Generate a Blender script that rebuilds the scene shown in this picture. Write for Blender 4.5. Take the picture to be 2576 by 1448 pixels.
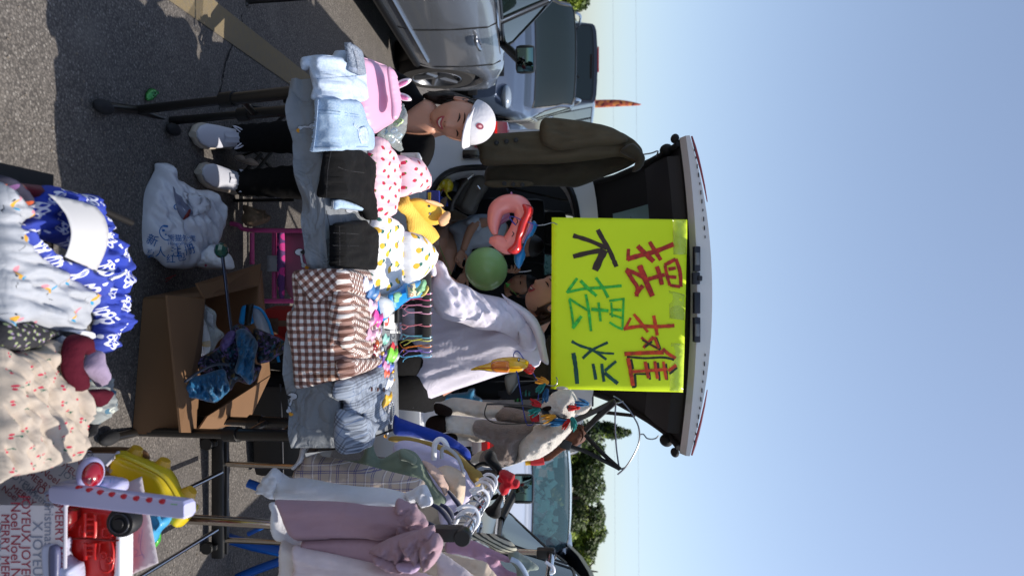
import bpy, bmesh, math, random
import numpy as np
from mathutils import Vector, Matrix, noise, geometry
from mathutils.bvhtree import BVHTree
for _o in list(bpy.data.objects): bpy.data.objects.remove(_o)
SC = bpy.context.scene
COL = SC.collection
R = math.radians
# ------------------------------------------------------------------ camera, sky, sun
F, CAMH, XH = 1850.0, 1.36, 1395.0
PIT = math.atan((XH-1288)/F)
cam = bpy.data.cameras.new('camera'); camo = bpy.data.objects.new('camera', cam); COL.objects.link(camo)
cam.sensor_width = 36; cam.sensor_fit = 'HORIZONTAL'; cam.lens = F/2576*36
cam.clip_start = .05; cam.clip_end = 3000
cP, sP = math.cos(PIT), math.sin(PIT)
FWD = Vector((0, cP, -sP)); UP = Vector((0, sP, cP)); RT = Vector((1, 0, 0))
m = Matrix.Identity(4)
for i, v in enumerate((UP, -RT, -FWD)):          # the photo lies on its side: picture right is up in the place
    for j in range(3): m[j][i] = v[j]
m[2][3] = CAMH
camo.matrix_world = m
cam.dof.use_dof = True; cam.dof.focus_distance = 2.7; cam.dof.aperture_fstop = 4.0
SC.camera = camo
SUN = Vector((.60, .03, 1.0)).normalized()
w = bpy.data.worlds.new('World'); SC.world = w; w.use_nodes = True
nt = w.node_tree; bg = nt.nodes['Background']
sky = nt.nodes.new('ShaderNodeTexSky'); sky.sky_type = 'NISHITA'; sky.sun_disc = False
sky.sun_elevation = math.asin(SUN.z); sky.sun_rotation = math.atan2(SUN.x, SUN.y)
sky.air_density = 1.0; sky.dust_density = 1.3; sky.ozone_density = 3.0
hs_ = nt.nodes.new('ShaderNodeHueSaturation'); hs_.inputs['Saturation'].default_value = .84; nt.links.new(sky.outputs[0], hs_.inputs['Color']); nt.links.new(hs_.outputs[0], bg.inputs[0]); bg.inputs[1].default_value = .15
sl = bpy.data.lights.new('sun', 'SUN'); so = bpy.data.objects.new('sun', sl); COL.objects.link(so)
sl.energy = 4.4; sl.angle = R(.55); sl.color = (1, .93, .83)
so.rotation_euler = SUN.to_track_quat('Z', 'Y').to_euler()
SC.view_settings.view_transform = 'Standard'; SC.view_settings.look = 'None'
SC.view_settings.exposure = 0.30; SC.view_settings.gamma = 1
# ------------------------------------------------------------------ picture <-> place
def ray(x, y):
    return FWD + RT*((y-724)/F) + UP*((x-1288)/F)
CO = Vector((0, 0, CAMH))
def P(x, y, D):
    d = ray(x, y); return CO + d*(D/d.y)
def G(x, y, z=0.0):
    d = ray(x, y); return CO + d*((z-CAMH)/d.z)
def fr(D, kx=0, ky=0, x0=0, y0=0):
    return lambda x, y: P(x, y, D+kx*(x-x0)/100+ky*(y-y0)/100)
TZ = .745
TC = dict(FL=Vector((-.535, 1.94)), FR=Vector((.455, 2.07)), BR=Vector((.55, 2.88)), BL=Vector((-.44, 2.75)))
def tfront(X): 
    a, b = TC['FL'], TC['FR']; return a.y+(b.y-a.y)*(X-a.x)/(b.x-a.x)
def T(h=.006):
    def s(x, y):
        d = ray(x, y)
        p = CO + d*((TZ+h-CAMH)/d.z) if d.z < -1e-4 else None
        if p is None or p.y > 3.3: return P(x, y, 3.3)
        if p.y < tfront(p.x)-h-.004:
            k = .14/1.055; c0 = 2.011-h-.004           # plane y = c0 + k x
            t = c0/(d.y-k*d.x); p = CO+d*t
        return p
    s.tbl = True
    return s
def gr(z=0): return lambda x, y: G(x, y, z)
# ------------------------------------------------------------------ objects
W = {}
def worldloc(o): return W.get(o.name, Vector((0, 0, 0)))
def tag(o, label, cat, group=None, kind=None):
    if label: o['label'] = label
    if cat: o['category'] = cat
    if group: o['group'] = group
    if kind: o['kind'] = kind
    return o
def thing(name, label, cat, loc, group=None):
    o = bpy.data.objects.new(name, None); COL.objects.link(o); o.location = loc; o.empty_display_size = .05
    W[o.name] = Vector(loc); return tag(o, label, cat, group)
def mk(name, vs, fs, mat, par=None, uvs=None, smooth=True, sharp=None):
    vs = [Vector(v) for v in vs]
    if par is not None: org = worldloc(par)
    else:
        lo = [min(v[i] for v in vs) for i in range(3)]; hi = [max(v[i] for v in vs) for i in range(3)]
        org = Vector(((lo[0]+hi[0])/2, (lo[1]+hi[1])/2, lo[2]))
    me = bpy.data.meshes.new(name); me.from_pydata([v-org for v in vs], [], fs)
    o = bpy.data.objects.new(name, me); COL.objects.link(o)
    mats = mat if isinstance(mat, (list, tuple)) else [mat]
    for q in mats: me.materials.append(q)
    if uvs is not None:
        ul = me.uv_layers.new(name='uv'); ix = np.empty(len(me.loops), dtype=np.int32); me.loops.foreach_get('vertex_index', ix)
        ul.data.foreach_set('uv', np.array(uvs, dtype=np.float32)[ix].ravel())
    if smooth: me.polygons.foreach_set('use_smooth', [True]*len(me.polygons))
    if par is not None: o.parent = par
    else: o.location = org
    W[o.name] = org
    if sharp: me.set_sharp_from_angle(angle=R(sharp))
    return o
class MB:
    """collects shapes that form one piece"""
    def __init__(s): s.v = []; s.f = []
    def add(s, vs, fs):
        n = len(s.v); s.v += [Vector(v) for v in vs]; s.f += [[i+n for i in f] for f in fs]; return s
    def box(s, c, d, rot=None, bev=0.0):
        c = Vector(c); bm = bmesh.new(); bmesh.ops.create_cube(bm, size=1)
        for v in bm.verts: v.co = Vector((v.co.x*d[0], v.co.y*d[1], v.co.z*d[2]))
        if bev: bmesh.ops.bevel(bm, geom=list(bm.edges), offset=bev, segments=2, affect='EDGES', profile=.6)
        bm.verts.ensure_lookup_table(); bm.verts.index_update()
        vs = [(rot @ v.co if rot else v.co)+c for v in bm.verts]; fs = [[v.index for v in f.verts] for f in bm.faces]
        bm.free(); return s.add(vs, fs)
    def tube(s, pts, r, n=8, sub=0, caps=True, closed=False, flat=1.0):
        pts = [Vector(p) for p in pts]; rs = list(r) if isinstance(r, (list, tuple)) else [r]*len(pts)
        if sub and len(pts) > 2: pts, rs = crom(pts, rs, sub, closed)
        N = len(pts); rings = []; prev = None
        for i, p in enumerate(pts):
            if closed: t = pts[(i+1) % N]-pts[i-1]
            else: t = pts[min(i+1, N-1)]-pts[max(i-1, 0)]
            if t.length < 1e-9: t = Vector((0, 0, 1))
            t.normalize()
            if prev is None:
                a = Vector((0, 0, 1)) if abs(t.z) < .9 else Vector((1, 0, 0)); u = t.cross(a).normalized()
            else: u = (prev - t*prev.dot(t)); u = u.normalized() if u.length > 1e-6 else t.orthogonal().normalized()
            prev = u; v = t.cross(u)
            rings.append([p+(u*math.cos(k*2*math.pi/n)+v*flat*math.sin(k*2*math.pi/n))*rs[i] for k in range(n)])
        vs = [q for r_ in rings for q in r_]; fs = []
        for i in range(N if closed else N-1):
            j = (i+1) % N
            for k in range(n): fs.append([i*n+k, i*n+(k+1) % n, j*n+(k+1) % n, j*n+k])
        if caps and not closed: fs += [list(range(n))[::-1], [(N-1)*n+k for k in range(n)]]
        return s.add(vs, fs)
    def loft(s, rings, caps=True, closed=True):
        n = len(rings[0]); vs = [q for r_ in rings for q in r_]; fs = []
        for i in range(len(rings)-1):
            for k in range(n if closed else n-1): fs.append([i*n+k, i*n+(k+1) % n, (i+1)*n+(k+1) % n, (i+1)*n+k])
        if caps: fs += [list(range(n))[::-1], [(len(rings)-1)*n+k for k in range(n)]]
        return s.add(vs, fs)
    def ell(s, c, r, rot=None, n=16, m=10, fn=None):
        c = Vector(c); vs = []; fs = []
        for i in range(m+1):
            th = math.pi*i/m
            for k in range(n):
                ph = 2*math.pi*k/n; d = Vector((math.sin(th)*math.cos(ph), math.sin(th)*math.sin(ph), math.cos(th)))
                q = Vector((d.x*r[0], d.y*r[1], d.z*r[2]))
                if fn: q = fn(q, d)
                vs.append((rot @ q if rot else q)+c)
        for i in range(m):
            for k in range(n): fs.append([i*n+k, (i+1)*n+k, (i+1)*n+(k+1) % n, i*n+(k+1) % n])
        return s.add(vs, fs)
    def lathe(s, prof, c, axis=Vector((0, 0, 1)), n=24, closed=False):
        axis = Vector(axis).normalized(); u = axis.orthogonal().normalized(); v = axis.cross(u); c = Vector(c)
        vs = [c+axis*h+(u*math.cos(2*math.pi*k/n)+v*math.sin(2*math.pi*k/n))*r for (r, h) in prof for k in range(n)]
        fs = []; m = len(prof)
        for i in range(m if closed else m-1):
            j = (i+1) % m
            for k in range(n): fs.append([i*n+k, i*n+(k+1) % n, j*n+(k+1) % n, j*n+k])
        return s.add(vs, fs)
    def go(s, name, mat, par=None, smooth=True, sharp=35):
        return mk(name, s.v, s.f, mat, par, smooth=smooth, sharp=sharp)
def crom(pts, rs, sub, closed=False):
    N = len(pts); out = []; ro = []
    for i in range(N if closed else N-1):
        g = (lambda k: pts[k % N]) if closed else (lambda k: pts[max(0, min(N-1, k))])
        h = (lambda k: rs[k % N]) if closed else (lambda k: rs[max(0, min(N-1, k))])
        for j in range(sub):
            t = j/sub; a, b, c, d = g(i-1), g(i), g(i+1), g(i+2)
            out.append(.5*((2*b)+(c-a)*t+(2*a-5*b+4*c-d)*t*t+(3*b-a-3*c+d)*t**3)); ro.append(h(i)+(h(i+1)-h(i))*t)
    if not closed: out.append(pts[-1]); ro.append(rs[-1])
    return out, ro
def tube(name, pts, r, mat, par=None, n=8, sub=0, closed=False, flat=1.0):
    return MB().tube(pts, r, n, sub, True, closed, flat).go(name, mat, par, sharp=60)
def box(name, c, d, mat, par=None, rot=None, bev=0.0):
    return MB().box(c, d, rot, bev).go(name, mat, par)
def PL(*t): return [P(*q) for q in t]
# ---- a sheet of cloth / skin / plastic laid on a surface, with real thickness, bulge and folds
def sheet(name, pts, surf, mat, par=None, th=.006, bulge=0.0, bw=40, back=0.0, step=8, wr=0.0, fx=60, fy=25, ang=0, round_=True,
          seed=0, sag=None, edge=.25, uvr=0, jag=0.0, sharp=None, pow_=.5, uvs=1.0, ins=1.0):
    rnd = random.Random(seed+len(pts)); P2 = [Vector((a, b, 0)) for a, b in pts]
    if round_: 
        P2, _ = crom(P2, [0]*len(P2), max(2, int(60/step)), True)
    out = []
    for i, a in enumerate(P2):
        b = P2[(i+1) % len(P2)]; L = (b-a).length; k = max(1, int(round(L/step)))
        for j in range(k): out.append(a.lerp(b, j/k))
    o2 = [out[0]]
    for q in out[1:]:
        if (q-o2[-1]).length > step*.35: o2.append(q)
    if (o2[-1]-o2[0]).length < step*.35: o2.pop()
    if jag: o2 = [q+Vector((rnd.uniform(-jag, jag), rnd.uniform(-jag, jag), 0)) for q in o2]
    B = np.array([[q.x, q.y] for q in o2]); n = len(B); C = np.roll(B, -1, 0)
    lo, hi = B.min(0), B.max(0)
    gx, gy = np.meshgrid(np.arange(lo[0], hi[0], step), np.arange(lo[1], hi[1], step*.9)); gx = gx.copy(); gx[::2] += step/2
    Q = np.stack([gx.ravel(), gy.ravel()], 1)
    def dist(Q):
        d = np.full(len(Q), 1e9)
        for a, b in zip(B, C):
            ab = b-a; t = np.clip(((Q-a) @ ab)/max(ab @ ab, 1e-9), 0, 1); e = Q-(a+t[:, None]*ab); d = np.minimum(d, np.hypot(e[:, 0], e[:, 1]))
        return d
    ins_ = np.zeros(len(Q), bool)
    for a, b in zip(B, C):
        c = ((a[1] > Q[:, 1]) != (b[1] > Q[:, 1])); dy = b[1]-a[1]
        if abs(dy) < 1e-9: continue
        xi = (b[0]-a[0])*(Q[:, 1]-a[1])/dy+a[0]; ins_ ^= (c & (Q[:, 0] < xi))
    Q = Q[ins_]; dq = dist(Q) if len(Q) else np.zeros(0); k = dq > step*.5; Q, dq = Q[k], dq[k]
    V2 = [Vector(b) for b in B.tolist()]+[Vector(q) for q in Q.tolist()]
    r = geometry.delaunay_2d_cdt(V2, [(i, (i+1) % n) for i in range(n)], [], 1, 1e-4)
    V, fs = r[0], r[2]; E = np.array([[v.x, v.y] for v in V]); dd = dist(E)
    ca, sa = math.cos(R(ang)), math.sin(R(ang)); top = []; bot = []; nv = len(V); cx, cy = (lo+hi)/2
    sc = (surf(cx, cy+5)-surf(cx, cy-5)).length/10*uvs; scx = (surf(cx+5, cy)-surf(cx-5, cy)).length/10*uvs; wr *= .55*min(1.0, sc/uvs/.00108); c2, s2 = math.cos(R(uvr)), math.sin(R(uvr)); uv = []
    for i, v in enumerate(V):
        x, y = v.x, v.y; p = surf(x, y); a = surf(x+1, y)-p; b = surf(x, y+1)-p; nn = a.cross(b)
        if nn.length < 1e-12: nn = Vector((0, -1, 0))
        nn.normalize(); vw = CO-p
        if nn.dot(vw) < 0: nn = -nn
        t = min(1.0, dd[i]/bw); e = (1-(1-t)**2)**pow_; dsp = bulge*e
        if wr:
            xr, yr = (x-cx)*ca+(y-cy)*sa, -(x-cx)*sa+(y-cy)*ca
            q = noise.noise(Vector((xr/fx+seed*7.1, yr/fy, seed)))+.45*noise.noise(Vector((xr/fx*2.3, yr/fy*2.1+seed*3, 5)))
            rg = 1-2*abs(noise.noise(Vector((xr/fx*1.3+9, yr/fy*1.2, seed+3))))
            dsp += wr*(q*.8+rg*.45)*(edge+(1-edge)*min(1, dd[i]/(step*2.5)))
        if sag: dsp += sag(x, y)
        top.append(p+nn*(th+dsp)); 
        bot.append(p-nn*(back*e) + nn*(dsp*.0 if (back or bulge) else dsp)); u_, v_ = (y-cy)*sc, (x-cx)*scx
        if getattr(surf, 'tbl', False): u_, v_ = p.x, ((p.y-tfront(p.x)) if p.y > tfront(p.x) else p.z-TZ)
        uv.append((u_*c2-v_*s2, u_*s2+v_*c2))
    F1 = []
    for f in fs:
        a, b, c = [V[i] for i in f[:3]]
        if abs((b.x-a.x)*(c.y-a.y)-(c.x-a.x)*(b.y-a.y)) < 1e-6: continue
        F1.append(list(f))
    ec = {}
    for f in F1:
        for i in range(len(f)): ec[(f[i], f[(i+1) % len(f)])] = 1
    fr_ = [f for f in F1]+[[i+nv for i in f[::-1]] for f in F1]
    for (a, b) in list(ec):
        if (b, a) not in ec: fr_.append([b, a, a+nv, b+nv])
    return mk(name, top+bot, fr_, mat, par, uvs=uv+uv, sharp=sharp)
def bvh(o):
    org = worldloc(o); me = o.data
    return BVHTree.FromPolygons([v.co+org for v in me.vertices], [list(p.vertices) for p in me.polygons])
def on(o, off=.0015, fb=None):
    """surface function: points on the near side of object(s) o"""
    bs = [bvh(q) for q in (o if isinstance(o, list) else [o])]
    def s(x, y):
        d = ray(x, y).normalized(); best = None
        for b in bs:
            h = b.ray_cast(CO, d)
            if h[0] is not None and (best is None or h[3] < best[3]): best = h
        if best is None: return fb(x, y) if fb else CO+d*s.last
        s.last = best[3]
        return best[0]-d*off
    s.last = 2.5
    return s
def stroke(mb, pts, w, surf, off=0.0):
    """flat painted band along display points"""
    V = [Vector((a, b, 0)) for a, b in pts]
    if len(V) > 2: V, _ = crom(V, [0]*len(V), 5)
    else: V = [V[0].lerp(V[1], i/5) for i in range(6)]
    n = len(V); vs = []; fs = []
    for i, v in enumerate(V):
        t = (V[min(i+1, n-1)]-V[max(i-1, 0)]).normalized(); p = Vector((-t.y, t.x, 0)); ww = w*(1+.30*noise.noise(Vector((v.x*.16, v.y*.16, 3))))/2
        a, b = v+p*ww, v-p*ww; vs += [surf(a.x, a.y), surf(b.x, b.y)]
        if i: k = 2*i; fs.append([k-2, k, k+1, k-1])
    vs = [v+(CO-v).normalized()*off for v in vs]
    mb.add(vs, fs)
def disc(mb, x, y, rx, ry, surf, n=14, ang=0):
    c, s = math.cos(R(ang)), math.sin(R(ang)); vs = [surf(x, y)]
    for k in range(n):
        a = 2*math.pi*k/n; u, v = rx*math.cos(a), ry*math.sin(a); vs.append(surf(x+u*c-v*s, y+u*s+v*c))
    mb.add(vs, [[0, 1+k, 1+(k+1) % n] for k in range(n)])
def text(name, body, x, y, size, surf, mat, par, rot=0, sx=1.0, ext=0):
    cu = bpy.data.curves.new('t', 'FONT'); cu.body = body; cu.size = size; cu.align_x = 'CENTER'; cu.align_y = 'CENTER'; cu.offset = ext
    cu.resolution_u = 3
    o = bpy.data.objects.new('t', cu); COL.objects.link(o); bpy.context.view_layer.update()
    me = bpy.data.meshes.new_from_object(o.evaluated_get(bpy.context.evaluated_depsgraph_get()))
    c, s = math.cos(R(rot)), math.sin(R(rot)); vs = []
    for v in me.vertices:
        a, b = v.co.x*sx, v.co.y; u, q = a*c-b*s, a*s+b*c
        vs.append(surf(x+q, y+u))
    fs = [list(p.vertices) for p in me.polygons]
    bpy.data.objects.remove(o); bpy.data.curves.remove(cu); bpy.data.meshes.remove(me)
    return mk(name, vs, fs, mat, par, smooth=False)
def copy_tree(o, d, label=None, group=None, par=None):
    c = o.copy(); COL.objects.link(c)
    if par is None: c.location = o.location+Vector(d); W[c.name] = worldloc(o)+Vector(d)
    else: c.parent = par; W[c.name] = worldloc(par)
    for ch in list(o.children): copy_tree(ch, d, None, None, c)
    if label: c['label'] = label
    if group: c['group'] = group
    return c
# ------------------------------------------------------------------ materials
def hx(h):
    h = h.lstrip('#'); c = [int(h[i:i+2], 16)/255 for i in (0, 2, 4)]
    return tuple(x/12.92 if x < .04045 else ((x+.055)/1.055)**2.4 for x in c)+(1,)
MC = {}
class NT:
    def __init__(s, t): s.t = t; s.n = t.nodes; s.l = t.links
    def new(s, k, **kw):
        o = s.n.new('ShaderNode'+k)
        for a, b in kw.items(): setattr(o, a, b)
        return o
    def put(s, sock, v):
        if hasattr(v, 'node'): s.l.new(v, sock)
        elif v is not None: sock.default_value = v
    def math(s, op, a, b=None, c=None):
        o = s.new('Math', operation=op); s.put(o.inputs[0], a); s.put(o.inputs[1], b)
        if c is not None: s.put(o.inputs[2], c)
        return o.outputs[0]
    def vm(s, op, a, b=None, sc=None):
        o = s.new('VectorMath', operation=op); s.put(o.inputs[0], a)
        if b is not None: s.put(o.inputs[1], b)
        if sc is not None: s.put(o.inputs['Scale'], sc)
        return o.outputs['Value'] if op in ('LENGTH', 'DOT_PRODUCT') else o.outputs['Vector']
    def mix(s, f, a, b, bt='MIX'):
        o = s.new('Mix', data_type='RGBA', blend_type=bt); s.put(o.inputs[0], f); s.put(o.inputs[6], a); s.put(o.inputs[7], b); return o.outputs[2]
    def noise(s, v, sc, det=3, rough=.55):
        o = s.new('TexNoise'); s.put(o.inputs['Vector'], v); o.inputs['Scale'].default_value = sc; o.inputs['Detail'].default_value = det
        o.inputs['Roughness'].default_value = rough; return o.outputs[0]
    def ramp(s, f, a, b, lo=0.0, hi=1.0):
        o = s.new('MapRange'); s.put(o.inputs[0], f); o.inputs[1].default_value = a; o.inputs[2].default_value = b
        o.inputs[3].default_value = lo; o.inputs[4].default_value = hi; return o.outputs[0]
def M(name, col='#808080', rough=.8, metal=0, bump=0, bs=300, var=0, vs=8, coat=0, sheen=0, trans=0, alpha=1, emit=None, sss=0, fn=None, spec=None, bd=.002, ior=None, fold=0.0):
    if name in MC: return MC[name]
    m = bpy.data.materials.new(name); m.use_nodes = True; t = NT(m.node_tree); b = t.n['Principled BSDF']
    tc = t.new('TexCoord'); c = hx(col)
    if fn: cs = fn(t, tc)
    elif var:
        d = tuple(x*(1-var) for x in c[:3])+(1,); u = tuple(min(1, x*(1+var*.6)) for x in c[:3])+(1,)
        cs = t.mix(t.ramp(t.noise(tc.outputs['Object'], vs, 4), .3, .7), d, u)
    else: cs = c
    t.put(b.inputs['Base Color'], cs)
    b.inputs['Roughness'].default_value = rough; b.inputs['Metallic'].default_value = metal
    b.inputs['Coat Weight'].default_value = coat; b.inputs['Coat Roughness'].default_value = .06
    b.inputs['Sheen Weight'].default_value = sheen; b.inputs['Transmission Weight'].default_value = trans; b.inputs['Alpha'].default_value = alpha
    if ior: b.inputs['IOR'].default_value = ior
    if spec is not None: b.inputs['Specular IOR Level'].default_value = spec
    if sss:
        b.inputs['Subsurface Weight'].default_value = sss; b.inputs['Subsurface Radius'].default_value = (.012, .004, .002); b.inputs['Subsurface Scale'].default_value = 1
    if emit: b.inputs['Emission Color'].default_value = hx(emit[0]); b.inputs['Emission Strength'].default_value = emit[1]
    if bump:
        bn = t.new('Bump'); bn.inputs['Strength'].default_value = bump; bn.inputs['Distance'].default_value = bd
        t.put(bn.inputs['Height'], t.noise(tc.outputs['Object'], bs, 3, .6)); t.l.new(bn.outputs[0], b.inputs['Normal'])
        if fold:
            n3 = t.new('TexNoise'); t.l.new(tc.outputs['Object'], n3.inputs['Vector']); n3.inputs['Scale'].default_value = 7; n3.inputs['Detail'].default_value = 3.5; n3.inputs['Distortion'].default_value = 1.4
            rg = t.math('ABSOLUTE', t.math('SUBTRACT', n3.outputs[0], .5)); b2 = t.new('Bump'); b2.inputs['Strength'].default_value = fold; b2.inputs['Distance'].default_value = .05
            t.put(b2.inputs['Height'], t.math('SQRT', rg)); t.l.new(b2.outputs[0], bn.inputs['Normal'])
    MC[name] = m; return m
def FAB(name, col, **k):
    k.setdefault('rough', .9); k.setdefault('bump', .5); k.setdefault('bs', 260); k.setdefault('sheen', .15); k.setdefault('var', .10); k.setdefault('vs', 9); k.setdefault('bd', .0015); k.setdefault('fold', .10); k.setdefault('spec', .2)
    return M(name, col, **k)
def PLA(name, col, **k):
    k.setdefault('rough', .35); return M(name, col, **k)
def fgingham(c0, c1, c2, size):
    def fn(t, tc):
        s = t.new('SeparateXYZ'); t.l.new(tc.outputs['UV'], s.inputs[0]); r = []
        for i in range(2): r.append(t.math('GREATER_THAN', t.math('FRACT', t.math('MULTIPLY', s.outputs[i], 1/size)), .5))
        a = t.mix(r[0], hx(c0), hx(c1)); b = t.mix(r[0], hx(c1), hx(c2)); c = t.mix(r[1], a, b)
        return t.mix(t.ramp(t.noise(tc.outputs['Object'], 14), .3, .7, 0, .25), c, (.3, .25, .22, 1), 'MULTIPLY')
    return fn
def fplaid(base, lines):
    """lines: (axis, period, offset, width, colour, strength)"""
    def fn(t, tc):
        s = t.new('SeparateXYZ'); t.l.new(tc.outputs['UV'], s.inputs[0]); c = hx(base)
        for ax, per, off, wd, co, st in lines:
            f = t.math('FRACT', t.math('MULTIPLY_ADD', s.outputs[ax], 1/per, off)); c = t.mix(t.math('MULTIPLY', t.math('LESS_THAN', f, wd/per), st), c, hx(co))
        return c
    return fn
def fprint(base, cell, marks, jit=.35, rotr=3.0, var=.08):
    """marks: (colour, du, dv, ru, rv) ellipses inside a cell, in cell units"""
    def fn(t, tc):
        u = t.vm('MULTIPLY', tc.outputs['UV'], (1/cell, 1/cell, 0)); s = t.new('SeparateXYZ'); t.l.new(u, s.inputs[0])
        row = t.math('FLOOR', s.outputs[1]); xs = t.math('MULTIPLY_ADD', t.math('MODULO', t.math('ABSOLUTE', row), 2.0), .5, s.outputs[0])
        cb = t.new('CombineXYZ'); t.l.new(xs, cb.inputs[0]); t.l.new(s.outputs[1], cb.inputs[1])
        fl = t.vm('FLOOR', cb.outputs[0]); wn = t.new('TexWhiteNoise'); t.l.new(fl, wn.inputs[0])
        fp = t.vm('SUBTRACT', t.vm('SUBTRACT', cb.outputs[0], fl), (.5, .5, 0)); jv = t.vm('SCALE', t.vm('SUBTRACT', wn.outputs['Color'], (.5, .5, .5)), sc=jit)
        p = t.vm('MULTIPLY', t.vm('SUBTRACT', fp, jv), (1, 1, 0)); rot = t.new('VectorRotate', rotation_type='Z_AXIS'); t.l.new(p, rot.inputs['Vector'])
        t.put(rot.inputs['Angle'], t.math('MULTIPLY', t.math('SUBTRACT', wn.outputs['Value'], .5), rotr)); q = rot.outputs[0]
        c = hx(base)
        if var: c = t.mix(t.ramp(t.noise(tc.outputs['Object'], 7), .3, .7, 0, var), c, (.35, .35, .4, 1))
        for co, du, dv, ru, rv in marks:
            d = t.vm('LENGTH', t.vm('MULTIPLY', t.vm('SUBTRACT', q, (du, dv, 0)), (1/ru, 1/rv, 0))); c = t.mix(t.math('LESS_THAN', d, 1.0), c, hx(co))
        return c
    return fn
def fnoise(cols, sc, th, stretch=(1, 1, 1)):
    def fn(t, tc):
        v = t.vm('MULTIPLY', tc.outputs['Object'], stretch); c = hx(cols[0])
        for i, co in enumerate(cols[1:]):
            c = t.mix(t.ramp(t.noise(t.vm('ADD', v, (i*3.7, i*1.3, 0)), sc*(1+.3*i), 3), th, th+.03), c, hx(co))
        return c
    return fn
BLK = M('black_plastic', '#141414', .45); BLKM = M('black_painted_steel', '#1b1917', .35, spec=.6); CHR = M('chrome', '#c9c9cc', .12, 1)
WHT = M('white_plastic', '#e9e9ee', .35); RUB = M('rubber', '#17171a', .8, bump=.3, bs=150); SKIN = M('skin', '#c8937a', .5, sss=.12, var=.06, vs=25)
SKIND = M('child_skin', '#a97c62', .55, sss=.1); LIP = M('lip', '#a8474a', .4); TEETH = M('teeth', '#e6dfd2', .3); HAIR = M('dark_hair', '#1a100c', .5, bump=.6, bs=240, spec=.5)
CARD = M('cardboard', '#735438', .85, var=.08, vs=6, bump=.15, bs=90); WIRE = M('steel_wire', '#8d9096', .3, .9)
# ------------------------------------------------------------------ ground
def f_asph(t, tc):
    o = tc.outputs['Object']; v = t.new('TexVoronoi', feature='F1'); t.l.new(o, v.inputs['Vector']); v.inputs['Scale'].default_value = 135
    hs = t.new('SeparateColor'); t.l.new(v.outputs['Color'], hs.inputs[0])
    c = t.mix(t.ramp(hs.outputs[0], 0, 1), (.122, .109, .099, 1), (.165, .149, .135, 1))
    c = t.mix(t.ramp(hs.outputs[1], .86, .9), c, (.235, .218, .20, 1))
    c = t.mix(t.ramp(hs.outputs[2], .84, .88), c, (.095, .086, .078, 1))
    c = t.mix(t.ramp(v.outputs['Distance'], .35, .75), c, (.06, .054, .05, 1))
    c = t.mix(t.ramp(t.noise(o, 1.3, 6, .65), .38, .68, 0, .55), c, (.08, .073, .07, 1))
    return t.mix(t.ramp(t.noise(o, 5, 4), .55, .75, 0, .3), c, (.21, .19, .17, 1))
ASPH = M('asphalt', rough=.92, fn=f_asph, bump=.9, bs=120, bd=.004)
LINE = M('worn_yellow_paint', rough=.85, bump=.6, bs=120, bd=.003, fn=lambda t, tc: t.mix(t.ramp(t.noise(tc.outputs['Object'], 30, 5, .8), .38, .80), (.19, .145, .075, 1), (.14, .12, .095, 1)))
g = mk('ground', [(-400, -60, 0), (400, -60, 0), (400, 1500, 0), (-400, 1500, 0)], [[0, 1, 2, 3]], ASPH, smooth=False); tag(g, None, None, None, 'structure')
def strip(name, a, b, wd, mat, z=.004):
    a, b = Vector(a), Vector(b); n = (b-a).normalized(); p = Vector((-n.y, n.x, 0))*wd/2
    o = mk(name, [(v.x, v.y, z) for v in (a-p, b-p, b+p, a+p)], [[0, 1, 2, 3]], mat, smooth=False); return tag(o, None, None, None, 'structure')
A_ = G(455, -20); B_ = G(790, 228)
dv = (B_-A_).normalized(); strip('parking_line', A_-dv*1.6, B_+dv*3.2, .125, LINE)
strip('parking_line', (1.45, 2.6, 0), (1.75, 9.5, 0), .11, LINE)
cr = MB(); C_ = crom([Vector((x, y, 0)) for x, y in ((610, 30), (606, 62), (588, 84), (583, 118), (566, 160), (561, 200), (552, 240), (556, 300))], [0]*8, 7)[0]
rnd = random.Random(3)
vs = []; fs = []
for i, c in enumerate(C_):
    q = G(c.x+rnd.uniform(-2, 2), c.y, .003); wd = .0045*(.4+rnd.random()); vs += [q+Vector((wd, wd*.5, 0)), q-Vector((wd, wd*.5, 0))]
    if i: fs.append([2*i-2, 2*i-1, 2*i+1, 2*i])
tag(mk('asphalt_crack', vs, fs, M('crack_dark', '#1a1817', .95), smooth=False), None, None, None, 'structure')
rnd = random.Random(11); mb = MB()
for k in range(520):
    q = G(rnd.uniform(-60, 1000), rnd.uniform(-40, 1490), 0); s_ = rnd.uniform(.0015, .0045)
    if abs(q.x) < 3 and q.y < 7: mb.ell(q+Vector((0, 0, s_*.4)), (s_*rnd.uniform(.7, 1.6), s_, s_*.6), Matrix.Rotation(rnd.uniform(0, 3), 3, 'Z'), 6, 4)
tag(mb.go('gravel', M('grit', '#6d655c', .9)), 'loose grit scattered on the worn asphalt', 'gravel', None, 'stuff')
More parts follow.
